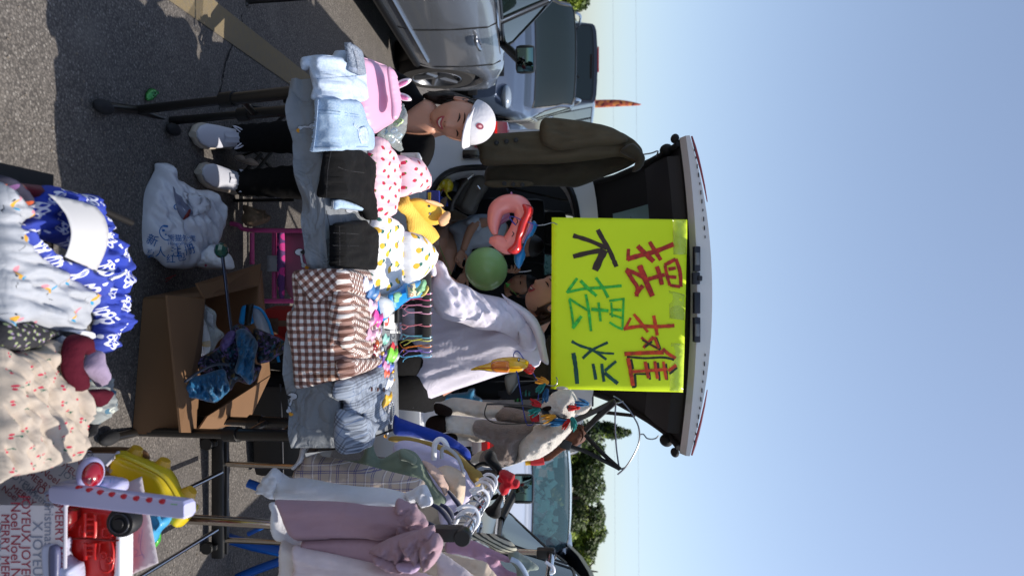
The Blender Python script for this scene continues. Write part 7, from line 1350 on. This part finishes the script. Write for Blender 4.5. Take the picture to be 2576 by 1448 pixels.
for i, u in enumerate((.12, .33, .42)): loop(u, .028, WIRE, .002, ('thin steel hook on the rail next to the end cap', 'thin steel hook between the two large white loops', 'thin steel hook just before the middle white loop')[i], 'steel hooks on the rail', 'steel_hook')
t = thing('plastic_hanger', 'clear white plastic hanger arching over the pale shirt and camel trousers', 'hanger', P(1110, 1130, 2.4), 'plastic hangers on the rail'); tubeD('shoulder', zl([(245, 610), (248, 520), (262, 478), (295, 462), (325, 485), (345, 530)]), 2.38, .009, WHT, t, 5, 8); tubeD('shoulder', zl([(300, 600), (305, 535), (340, 525), (400, 570), (440, 640), (462, 720)]), 2.36, .006, M('grey_plastic', '#a6a8ae', .3), t, 5, 8)
t = thing('plastic_hanger', 'white plastic hangers end loops at the bottom edge on the upper rail', 'hanger', P(1380, 1430, 2.5), 'plastic hangers on the rail'); tubeD('hook', zl([(1050, 1345), (1075, 1362), (1105, 1385), (1110, 1420), (1080, 1425)]), 2.5, .006, WHT, t, 5, 8)
t = thing('plastic_hanger', 'pale blue hanger curve lowest beside the grey green jacket', 'hanger', P(1280, 1430, 2.3), 'plastic hangers on the rail'); tubeD('shoulder', zl([(800, 1325), (850, 1350), (890, 1400), (915, 1450)]), 2.28, .008, M('pale_blue_plastic', '#a9b8cc', .3), t, 5, 8)
# ribbon headband on the rail
eb = thing('bow_headband', 'black velvet headband with a plump red bow hung on the rail end', 'headband', P(1250, 1200, 2.45)); VB = FAB('black_plush', '#0a0a0c', bump=.6); RP = FAB('red_plush', '#b01420', bump=.5)
for q in ([(612, 575), (650, 540), (688, 562), (706, 610), (735, 660), (735, 705), (700, 715), (690, 680), (640, 640), (615, 610)], [(735, 850), (748, 880), (728, 940), (726, 1010), (690, 1026), (640, 1005), (614, 965), (660, 935), (705, 880)]): sheet('velvet_lobe', zl(q), fr(2.42), VB, eb, th=.01, bulge=.03, bw=14, back=.03, step=4)
sheet('red_bow', zl([(722, 690), (755, 680), (800, 700), (828, 715), (832, 745), (862, 760), (858, 800), (800, 810), (780, 845), (735, 852), (718, 805), (738, 755), (718, 722)]), fr(2.38), RP, eb, th=.01, bulge=.04, bw=14, back=.03, wr=.012, fx=10, fy=10, step=3.5); tubeD('band', zl([(690, 680), (650, 645), (590, 640), (540, 665)]), 2.45, .008, VB, eb); tubeD('band', zl([(715, 860), (680, 880), (600, 890), (530, 885)]), 2.45, .008, VB, eb)
MB().ell(P(*zl([(740, 752)])[0], 2.35), (.012, .012, .016), None, 12, 8).go('bow_knot', RP, eb)
# ------------------------------------------------------------------ foreground: clothes bin, gift box and toys
bn = thing('clothes_bin', 'black fabric bin heaped with children clothes at the near left of the picture', 'bin', (.05, 1.3, 0)); BE = M('bin_black', '#121010', .6, bump=.3, bs=60)
prism('bin_side', [(-.24, 0), (.33, 0), (.33, .30), (-.24, .30)], 1.02, 1.50, BE, bn); e0, e1 = G(-40, 452, .36), G(330, 560, .36); tube('zip_edge', [G(-60, 452, .37), G(60, 475, .37), G(140, 490, .37), G(200, 505, .36), G(330, 560, .33)], .008, BE, bn, 8, 3); tube('zip_edge', [G(-60, 459, .37), G(60, 481, .37), G(140, 496, .37), G(210, 512, .36)], .004, M('zip_metal', '#5a5650', .4, .7), bn, 6, 3)
MAR = FAB('maroon_lining', '#5a1220'); NVY = FAB('navy_print', '#191b3c'); RL = FAB('red_print', '#b3283a')
gz = lambda z: gr(z)
def cl(nm, label, cat, pts, z, mat, **kw):
    k = dict(th=.006, bulge=.03, bw=30, wr=.018, fx=40, fy=20, step=7); k.update(kw); o = sheet(nm, pts, gz(z), mat, None, **k); return tag(o, label, cat)
cl('maroon_cloth', 'dark maroon cloth showing at the left rim of the clothes bin', 'cloth', za1([(-60, 280), (100, 310), (250, 330), (400, 350), (370, 400), (300, 440), (200, 520), (100, 450), (-60, 400)]), .35, MAR)
cl('navy_cloth', 'navy printed cloth corner with orange marks at the left end of the bin', 'cloth', za1([(-80, 240), (20, 260), (90, 310), (130, 350), (220, 470), (250, 560), (150, 540), (60, 420), (-80, 330)]), .365, M('navy_orange_print', rough=.9, fn=fprint('#1b1a33', .05, [('#b5502c', 0, 0, .2, .15), ('#6d4a7a', .2, .2, .2, .2)])))
FLO = M('blue_floral', rough=.85, fn=fprint('#1433a0', .056, [('#d9dcec', a*.0+.20*math.cos(b), .20*math.sin(b), .13, .13) for a, b in [(0, q*1.2566) for q in range(5)]]+[('#1433a0', .2*math.cos(b), .2*math.sin(b), .06, .06) for b in [q*1.2566 for q in range(5)]]+[('#d9dcec', .38, .35, .09, .06), ('#d9dcec', -.4, .1, .05, .09)], .25, 3, .1), bump=.3, bs=160, bd=.001, fold=.10)
fd = thing('blue_floral_dress', 'royal blue dress with white flowers holding a curved white paper on the bin', 'dress', G(250, 600, .38), 'clothes heaped in the bin'); del fd['group']
fk = dict(th=.006, bulge=.03, bw=30, wr=.05, fx=44, fy=18, step=6)
sheet('upper_panel', za1([(215, 530), (240, 480), (300, 440), (350, 390), (400, 345), (460, 345), (540, 370), (640, 400), (740, 435), (800, 420), (870, 440), (905, 500), (915, 590), (960, 680), (1040, 820), (1120, 910), (1170, 1010), (1200, 1160), (1200, 1280), (1165, 1380), (1100, 1400), (1000, 1330), (900, 1200), (700, 1000), (500, 900), (300, 850), (180, 780), (120, 720), (220, 620)]), gz(.37), FLO, fd, **fk)
sheet('waist_panel', za1([(100, 770), (180, 760), (300, 850), (420, 980), (560, 1060), (700, 1100), (860, 1180), (960, 1240), (980, 1330), (900, 1420), (820, 1330), (720, 1270), (600, 1230), (480, 1150), (350, 1040), (220, 930), (130, 850)]), gz(.41), FLO, fd, **fk)
sheet('skirt_ruffle', za2([(780, 0), (860, -20), (1000, -40), (1100, 30), (1165, 130), (1130, 200), (1200, 300), (1195, 370), (1160, 435), (1100, 400), (1050, 450), (1045, 550), (1000, 620), (940, 640), (870, 590), (850, 500), (880, 400), (900, 280), (850, 200), (800, 100)]), gz(.36), FLO, fd, th=.006, bulge=.03, bw=20, wr=.035, fx=16, fy=12, step=5)
tube('white_cord', [G(*q, .42) for q in za1([(920, 1330), (1000, 1310), (1080, 1240), (1150, 1215), (1205, 1180)])], .004, WHT, fd, 6, 4)
PPR = M('blank_paper', '#bcbcbe', .85); pp = sheet('paper_sheet', za1([(440, 425), (560, 455), (700, 490), (850, 548), (890, 640), (915, 800), (925, 1000), (928, 1190), (820, 1130), (700, 1085), (552, 1030), (545, 800), (520, 620), (480, 500)]), gz(.43), PPR, None, th=.0015, wr=0, round_=False, step=10, sag=lambda x, y: .028*math.sin(max(0, min(1, (y-480)/200))*math.pi)); tag(pp, 'blank white paper sheet curled on the blue floral dress', 'paper')
WPR = M('white_print_cotton', rough=.85, bump=.3, bs=160, bd=.001, fold=.10, fn=fprint('#a4a8b0', .070, [('#c9972e', 0, 0, .11, .07), ('#2f8ab4', .12, .1, .03, .10), ('#c4818f', -.16, .08, .09, .05), ('#20242c', -.05, -.11, .04, .03), ('#20242c', .2, -.2, .11, .008)], .3, 3, .06))
cl('white_print_shirt', 'white children shirt with small coloured motifs between the floral and cherry dresses', 'shirt', za1([(-120, 380), (0, 400), (40, 340), (70, 440), (130, 490), (215, 560), (235, 640), (110, 720), (95, 780), (190, 860), (290, 1000), (420, 1100), (520, 1190), (640, 1240), (740, 1290), (800, 1370), (830, 1460), (790, 1600), (700, 1760), (520, 1780), (380, 1790), (220, 1720), (0, 1700), (-120, 1700)]), .385, WPR, bulge=.035, bw=50, wr=.06, fx=80, fy=26, ang=20, step=7)
cl('black_floral_cloth', 'black floral knit with tiny green flowers at the near edge of the bin', 'cloth', za2([(-100, 320), (20, 330), (200, 315), (320, 370), (450, 390), (540, 400), (540, 480), (440, 500), (330, 530), (280, 580), (100, 610), (-100, 560)]), .395, M('black_floral', rough=.95, bump=.8, bs=90, fn=fprint('#0f0f14', .014, [('#8f9a72', 0, 0, .2, .2), ('#8a7a96', .2, .2, .15, .15)], .5)))
CHE = M('cherry_print', rough=.9, bump=.35, bs=160, bd=.001, fold=.10, fn=fprint('#aca093', .030, [('#b01e40', -.10, 0, .075, .075), ('#b01e40', .10, -.05, .075, .075), ('#2f5a4c', .02, .14, .03, .09), ('#2f5a4c', .08, .18, .07, .025)], .35, 2.2, .08))
cl('cherry_dress', 'beige cherry print dress with ruffles filling the near middle edge', 'dress', za2([(-120, 640), (60, 640), (180, 600), (300, 590), (330, 530), (400, 490), (455, 510), (480, 570), (540, 620), (590, 700), (600, 830), (650, 930), (700, 990), (770, 1010), (770, 1080), (760, 1180), (755, 1300), (740, 1400), (740, 1480), (690, 1600), (660, 1680), (560, 1700), (300, 1780), (0, 1830), (-120, 1830)]), .40, CHE, bulge=.03, bw=50, wr=.075, fx=70, fy=20, ang=70, step=6)
cl('maroon_collar', 'curved maroon velvet collar piece lying along the cherry dress', 'collar', za2([(590, 600), (620, 500), (680, 455), (750, 450), (820, 480), (842, 540), (842, 645), (760, 625), (735, 690), (735, 770), (780, 850), (795, 920), (780, 990), (740, 1000), (690, 985), (640, 920), (595, 820), (580, 700)]), .44, FAB('maroon_felt', '#4a0c1e', sheen=0, var=.05), wr=.006, bulge=.02, bw=20)
cl('maroon_point', 'pointed maroon velvet flap at the far rim of the bin', 'collar', za2([(785, 1010), (840, 985), (940, 975), (1010, 980), (1045, 1025), (1000, 1090), (950, 1150), (900, 1130), (850, 1060)]), .41, MC['maroon_felt'], wr=.006, bulge=.015, bw=12)
cl('lilac_cloth', 'folded pale lilac cloth beside the maroon collar', 'cloth', za2([(790, 760), (850, 605), (900, 600), (930, 640), (930, 700), (960, 780), (985, 840), (965, 920), (940, 960), (880, 890), (820, 830)]), .39, FAB('lilac_jersey', '#94859f'), wr=.008)
cl('grey_fringe_cloth', 'pale grey crumpled cloth under the maroon flap', 'cloth', za2([(760, 1000), (800, 850), (900, 900), (960, 950), (1000, 830), (1025, 890), (1010, 980), (1050, 1080), (1050, 1160), (990, 1230), (930, 1300), (820, 1330), (760, 1200), (770, 1080)]), .345, M('grey_blue_print', rough=.9, fn=fprint('#868b8a', .03, [('#3f6478', 0, 0, .3, .2), ('#b8bdb4', .3, .2, .2, .2)])), wr=.03, fx=16, fy=12, step=5)
cl('black_cloth', 'black cloth edge at the far right corner of the bin', 'cloth', za2([(790, 1290), (900, 1160), (1000, 1110), (1005, 1200), (985, 1260), (900, 1310), (870, 1340), (830, 1440), (720, 1460), (680, 1420)]), .34, FAB('black_jersey', '#0c0c10'), wr=.01)
cl('navy_stripe_cloth', 'navy and white striped cloth squeezed beside the gift wrapped box', 'cloth', za3([(650, 110), (700, 120), (760, 150), (740, 200), (760, 240), (640, 290), (640, 220)]), .35, M('navy_stripe', rough=.9, fn=fstripe('#c9cdd6', '#12162c', .014, 0, .4)), wr=.01, step=5)
cl('white_black_cloth', 'white cloth with black and tan patches above the maroon collar', 'cloth', za2([(540, 450), (600, 400), (700, 400), (790, 410), (830, 440), (850, 520), (790, 480), (700, 450), (640, 500), (600, 600), (540, 590), (525, 520)]), .41, M('mono_print', rough=.9, fn=fprint('#c6c9d2', .05, [('#15151a', 0, 0, .3, .2), ('#b48a6e', .25, .2, .2, .2)])), wr=.012, step=5)
# gift wrapped box
gb = thing('gift_box', 'open box wrapped in white paper with red and grey Christmas lettering, full of toys', 'box', G(60, 1350, 0)); GP = M('gift_paper', '#ddd3d6', .6, bump=.2, bs=20, bd=.003)
gF, gB, gE = P(165, 1272, 1.42), P(298, 1137, 1.66), P(162, 1560, 1.42)
def quad(nm, a, b, h_, m_, par, th=.006, flip=1):
    a, b = Vector(a), Vector(b); n_ = (b-a).cross(V(0, 0, 1)).normalized()*th*flip; a0, b0 = a-V(0, 0, h_), b-V(0, 0, h_*1.0); vs = [a0, b0, b, a, a0+n_, b0+n_, b+n_, a+n_]
    return MB().add(vs, [[0, 1, 2, 3], [7, 6, 5, 4], [0, 4, 5, 1], [1, 5, 6, 2], [2, 6, 7, 3], [3, 7, 4, 0]]).go(nm, m_, par)
wf = quad('front_wall', gF, gE, gF.z-.02, GP, gb, flip=-1); wl = quad('side_wall', gB, gF, gF.z-.04, GP, gb, flip=-1); gR = V(gE.x+.05, 1.68, gB.z); quad('back_wall', gB, gR, gB.z-.02, CARD, gb); quad('side_wall', gR, gE, gE.z-.02, GP, gb)
box('bottom', (gF+gE+gB+gR)/4-V(0, 0, gF.z-.03), (.30, .18, .01), CARD, gb)
RI, GI = M('gift_red_ink', '#a0223a', .6), M('gift_grey_ink', '#82879a', .6); sw = on(wf, .002, fr(1.42)); sl2 = on(wl, .002, fr(1.5))
for i, (tx, ink, sz, xx) in enumerate((('MERRY MERRY', RI, 31, 150), ('Christmas Christmas', GI, 34, 124), ('JOYEUX JOYEUX', GI, 36, 95), ('JOYEUX JOYEUX', RI, 33, 66), ('Noel Noel Noel', RI, 36, 40), ('MERRY MERRY', RI, 31, 14), ('JOYEUX', GI, 31, -8))):
    if i == 2: tx = 'X JOYEUX'; 
    text('printed_words', tx, xx-2, 1368+(i % 3)*12, sz, sw, ink, gb, ext=.01)
for i, (tx, ink, sz, x, y) in enumerate((('MERRY', RI, 24, 150, 1262), ('JOYEUX', RI, 26, 126, 1250), ('Noel Noel', RI, 26, 150, 1215), ('Christmas', GI, 24, 95, 1248), ('JOYEUX', GI, 24, 190, 1212), ('MERRY', RI, 24, 100, 1212), ('Noel JOY', RI, 22, 225, 1180), ('MERRY', RI, 24, 58, 1246), ('JOYEUX', RI, 22, 175, 1180), ('Christmas', GI, 20, 250, 1160), ('JOYEUX', GI, 24, 60, 1215), ('Noel', RI, 24, 25, 1240))): text('printed_words', tx, x, y, sz, sl2, ink, gb, rot=52, ext=.01)
rm = MB().tube([gB, gF, gE], .004, 8); rm.go('rim', M('rim_print', rough=.6, fn=fprint('#c3bfc9', .02, [('#8a2a3a', 0, 0, .3, .35)], .3)), gb)
# toy fire engine
FR_ = PLA('toy_red', '#c4160f', coat=.15, rough=.4); TD = 1.50; tk = thing('toy_fire_engine', 'red plastic toy fire engine with black wheel and orange light in the gift box', 'toy', P(200, 1350, TD))
K = lambda nm, pts, d, m_, b=.02, bw=16, bk=.03, st=5, rd=True: sheet(nm, za3(pts), fr(d), m_, tk, th=.006, bulge=b, bw=bw, back=bk, step=st, round_=rd)
K('body', [(480, 860), (520, 800), (640, 760), (760, 752), (950, 775), (1110, 800), (1140, 850), (1145, 1030), (1142, 1400), (1130, 1560), (830, 1560), (820, 1380), (780, 1340), (660, 1300), (630, 1230), (560, 1110), (460, 1090), (470, 1050), (500, 1010), (475, 960)], TD, FR_, .016, 10, .06)
K('cab', [(500, 850), (600, 800), (720, 800), (752, 850), (745, 960), (690, 1000), (560, 1000), (490, 985)], TD-.02, FR_, .012, 8); K('orange_light', [(490, 840), (560, 820), (602, 850), (598, 950), (540, 972), (490, 950)], TD-.05, PLA('toy_orange', '#d97416'), .02, 10); K('windscreen', [(640, 830), (700, 822), (705, 930), (660, 965), (625, 940)], TD-.055, PLA('toy_dark_red', '#6d0d10'), .008, 6)
K('wheel_arch', [(1090, 870), (1120, 810), (1180, 800), (1240, 830), (1290, 900), (1280, 980), (1230, 1040), (1228, 1150), (1215, 1560), (1125, 1560), (1145, 1030), (1100, 960)], TD-.01, WHT, .012, 8)
wc = P(*za3([(1205, 912)])[0], TD-.03); wo = MB().lathe([(0, -.026), (.010, -.026), (.012, -.020), (.028, -.020), (.031, -.012), (.031, .012)], wc, (0, 1, 0), 28).go('wheel', PLA('toy_tire', '#0e0e12', rough=.5), tk); tube('tyre_ring', [wc+V(.020*math.cos(a), -.022, .020*math.sin(a)) for a in np.linspace(0, 6.28, 21)[:-1]], .002, PLA('toy_tire2', '#1c1c22'), wo, 6, closed=True)
for L in ([(820, 845), (820, 1010), (815, 1075)], [(915, 860), (920, 1010), (912, 1075)], [(820, 1130), (825, 1290)], [(915, 1130), (910, 1290)]): tubeD('ladder', za3(L), TD-.035, .004, FR_, tk, 3)
for y in (900, 950, 1010, 1060, 1150, 1200, 1250): tubeD('ladder_rung', za3([(820, y), (912, y)]), TD-.034, .003, FR_, tk, 1)
for L in ([(990, 990), (1080, 990), (1080, 1060), (990, 1070), (990, 990)], [(960, 1130), (1080, 1130), (1080, 1380), (960, 1380), (960, 1130)], [(770, 960), (765, 1050), (790, 1040)]): tubeD('panel_line', za3(L), TD-.032, .002, FR_, tk, 3)
for x, y in ((995, 1250), (1045, 1290)): c_ = P(*za3([(x, y)])[0], TD-.034); tube('dial', [c_+V(.007*math.cos(a), 0, .007*math.sin(a)) for a in np.linspace(0, 6.28, 13)[:-1]], .0018, FR_, tk, 6, closed=True)
tubeD('cab_gap', za3([(640, 1095), (800, 1085), (1000, 1100), (1140, 1105)]), TD-.033, .002, PLA('toy_dark_red', '#6d0d10'), tk)
K('white_handle', [(455, 1150), (480, 1105), (560, 1090), (620, 1100), (632, 1160), (625, 1260), (680, 1320), (750, 1360), (740, 1560), (520, 1560), (470, 1400), (455, 1250)], TD-.06, PLA('toy_white', '#b7bad2'), .02, 10); K('handle_opening', [(490, 1180), (565, 1180), (575, 1300), (560, 1560), (500, 1560)], TD-.087, PLA('toy_grey', '#5b5d7c'), .002, 6)
# white toy guitar with red buttons
tg_ = thing('toy_keyboard', 'long white plastic toy arm with red buttons and green tip across the fire engine', 'toy', P(350, 1270, 1.38)); TW = PLA('toy_white2', '#b4b4da', rough=.3, coat=.3)
def zf3(x, y): return za3([(x, y)])[0]
ga, gb_ = P(*zf3(640, 660), 1.40), P(*zf3(1810, 800), 1.30); ax = (gb_-ga).normalized(); up_v = (V(0, -1, .0)-ax*V(0, -1, 0).dot(ax)).normalized(); sd_v = ax.cross(up_v)
def bar_ring(c, hw, hh): return [c+sd_v*hw*math.copysign(abs(math.cos(a))**.35, math.cos(a))+up_v*hh*math.copysign(abs(math.sin(a))**.35, math.sin(a)) for a in np.linspace(0, 2*math.pi, 29)[:-1]]
MB().loft([bar_ring(ga.lerp(gb_, u), hw, .014) for u, hw in ((-.10, .014), (-.08, .018), (0, .0185), (.5, .0175), (.97, .0165), (1.0, .016), (1.012, .011))]).go('arm', TW, tg_)
ot = on([c for c in tg_.children], .0, fr(1.36))
for k, (x, y) in enumerate(((762, 600), (862, 622), (968, 643), (1080, 663), (1195, 683), (1315, 701), (1440, 717), (1565, 731))): q = ot(*zf3(x, y)); MB().ell(q, (.005, .004, .0075), None, 14, 8).go('red_button', PLA('button_red', '#b5142a', rough=.25), tg_)
mb = MB(); s_ = on([c for c in tg_.children if c.name.startswith('arm')], .001, fr(1.34)); vs = [s_(*zf3(x, y)) for x, y in ((1655, 712), (1740, 722), (1705, 765), (1640, 760))]; mb.add(vs, [[0, 1, 2, 3]]); mb.go('green_mark', PLA('mark_green', '#4fae1c'), tg_, False)
sheet('base_body', za3([(420, 690), (500, 600), (620, 530), (720, 520), (840, 500), (1000, 490), (1150, 515), (1200, 560), (1198, 630), (1170, 642), (1000, 610), (800, 600), (640, 640), (570, 700), (500, 790), (425, 815)]), fr(1.50), TW, tg_, th=.008, bulge=.03, bw=16, back=.03, step=5)
ct = P(*zf3(870, 460), 1.45); MB().ell(ct, (.034, .03, .020), Matrix.Rotation(.3, 3, 'X'), 28, 16).go('round_speaker', TW, tg_); MB().ell(ct+V(.0, -.006, .008), (.026, .024, .016), Matrix.Rotation(.3, 3, 'X'), 24, 14).go('red_dome', PLA('dome_red', '#8e0f22', rough=.12, coat=1), tg_)
for x, y, r_ in ((990, 532, 3.5), (1065, 522, 2), (1100, 512, 2), (1060, 540, 2), (1095, 538, 1.6)):
    mb = MB(); disc(mb, *zf3(x, y), r_*.5, r_*1.2, on([c for c in tg_.children if c.name.startswith('base_body')], .001, fr(1.45)), 10); mb.go('blue_dot', PLA('dot_blue', '#2a8cc4'), tg_, False)
sheet('blue_switch', za3([(900, 590), (940, 575), (1040, 600), (1042, 622), (990, 612)]), fr(1.43), PLA('switch_blue', '#1f93c4'), tg_, th=.004, bulge=.004, bw=4, step=4)
# yellow toy boat / tray
yt = thing('yellow_toy_base', 'yellow plastic toy tray with stubby pegs leaning behind the gift box', 'toy', P(380, 1210, 1.66)); YP, YP2 = PLA('toy_yellow', '#c9b012', coat=.3), PLA('toy_yellow2', '#c79a22', coat=.3)
sheet('tray', za3([(1110, 420), (1120, 320), (1140, 250), (1200, 245), (1320, 300), (1450, 350), (1600, 420), (1680, 520), (1720, 620), (1800, 700), (1890, 790), (1885, 830), (1780, 950), (1740, 955), (1640, 880), (1600, 790), (1560, 700), (1420, 640), (1250, 540), (1130, 470)]), fr(1.68), YP, yt, th=.01, bulge=.03, bw=18, back=.03, step=6); tubeD('tray_rim', za3([(1120, 300), (1180, 300), (1350, 370), (1560, 480), (1660, 600), (1740, 730), (1870, 830)]), 1.63, .006, YP, yt)
for a, b in (((1290, 280), (1325, 215)), ((1560, 390), (1590, 330)), ((1810, 660), (1850, 620))): tube('peg', [P(*zf3(*a), 1.70), P(*zf3(*b), 1.70)], [.020, .013], YP2, yt, 18)
o = sheet('scribbled_paper', za3([(1200, 560), (1365, 490), (1400, 700), (1450, 900), (1500, 1180), (1525, 1320), (1340, 1400), (1220, 1460), (1140, 1460), (1150, 1000), (1180, 700)]), fr(1.56), M('grey_paper', '#aea6ac', .85), None, th=.002, wr=.004, fx=60, fy=60, round_=False, step=8); tag(o, 'white paper with faint blue scribbles behind the toy fire engine', 'paper'); mb = MB(); s_ = on(o, .001)
for L in ([(1290, 880), (1330, 920), (1340, 960), (1300, 960)], [(1300, 1010), (1250, 1050)], [(1340, 1040), (1330, 1130)], [(1370, 1000), (1350, 1180), (1390, 1280)], [(1280, 1180), (1330, 1210), (1300, 1250)], [(1255, 1270), (1380, 1240)]): stroke(mb, za3(L), .9, s_)
mb.go('pen_scribble', M('pen_blue', '#7d7fae', .8), o, False)
o = thing('blue_toy_boat', 'light blue plastic toy cup below the yellow tray', 'toy', P(395, 1320, 1.62)); sheet('cup', za3([(1440, 850), (1500, 845), (1600, 850), (1640, 880), (1630, 940), (1560, 1010), (1530, 1060), (1500, 1120), (1485, 1080), (1470, 960)]), fr(1.62), PLA('toy_blue', '#3f97c6', coat=.2), o, th=.008, bulge=.025, bw=12, back=.02, step=4); tubeD('cup_ridge', za3([(1520, 880), (1545, 950), (1500, 1010)]), 1.585, .004, PLA('toy_blue', '#3f97c6'), o)
o = sheet('green_toy_ring', za3([(1490, 1130), (1530, 1070), (1548, 1030), (1548, 1100), (1520, 1150), (1497, 1172)]), fr(1.64), PLA('toy_green', '#3fa22a', coat=.3), None, th=.008, bulge=.012, bw=6, step=4); tag(o, 'green plastic ring edge under the blue toy cup', 'toy')
o = sheet('carton_flap', za3([(720, 215), (1000, 205), (1250, 210), (1400, 240), (1440, 330), (1300, 300), (1150, 250), (1000, 300), (800, 260)]), fr(1.72), CARD, None, th=.005, wr=.004, step=8); tag(o, 'brown cardboard flap behind the yellow toy tray', 'cardboard')
o = sheet('magazine', za3([(1180, 440), (1250, 530), (1350, 620), (1560, 700), (1640, 870), (1700, 940), (1640, 930), (1420, 700), (1200, 560)]), fr(1.74), M('magazine_print', rough=.5, fn=fnoise(('#26283a', '#9a8f9a', '#3f6488', '#7d3040'), 40, .55)), None, th=.004, step=8); tag(o, 'dark printed booklet between the yellow tray and the toy arm', 'booklet')

cc = thing('camp_chair', 'thin black tube legs of a folding camp chair at the top left edge', 'chair', G(612, 10, 0))
for L, d in (([(612, 8), (640, 4), (760, -4), (900, -14)], 3.18), ([(606, 6), (618, 14), (624, 2), (640, -20)], 3.18)): tubeD('leg', L, d, .011, BLKM, cc, 3, 8)
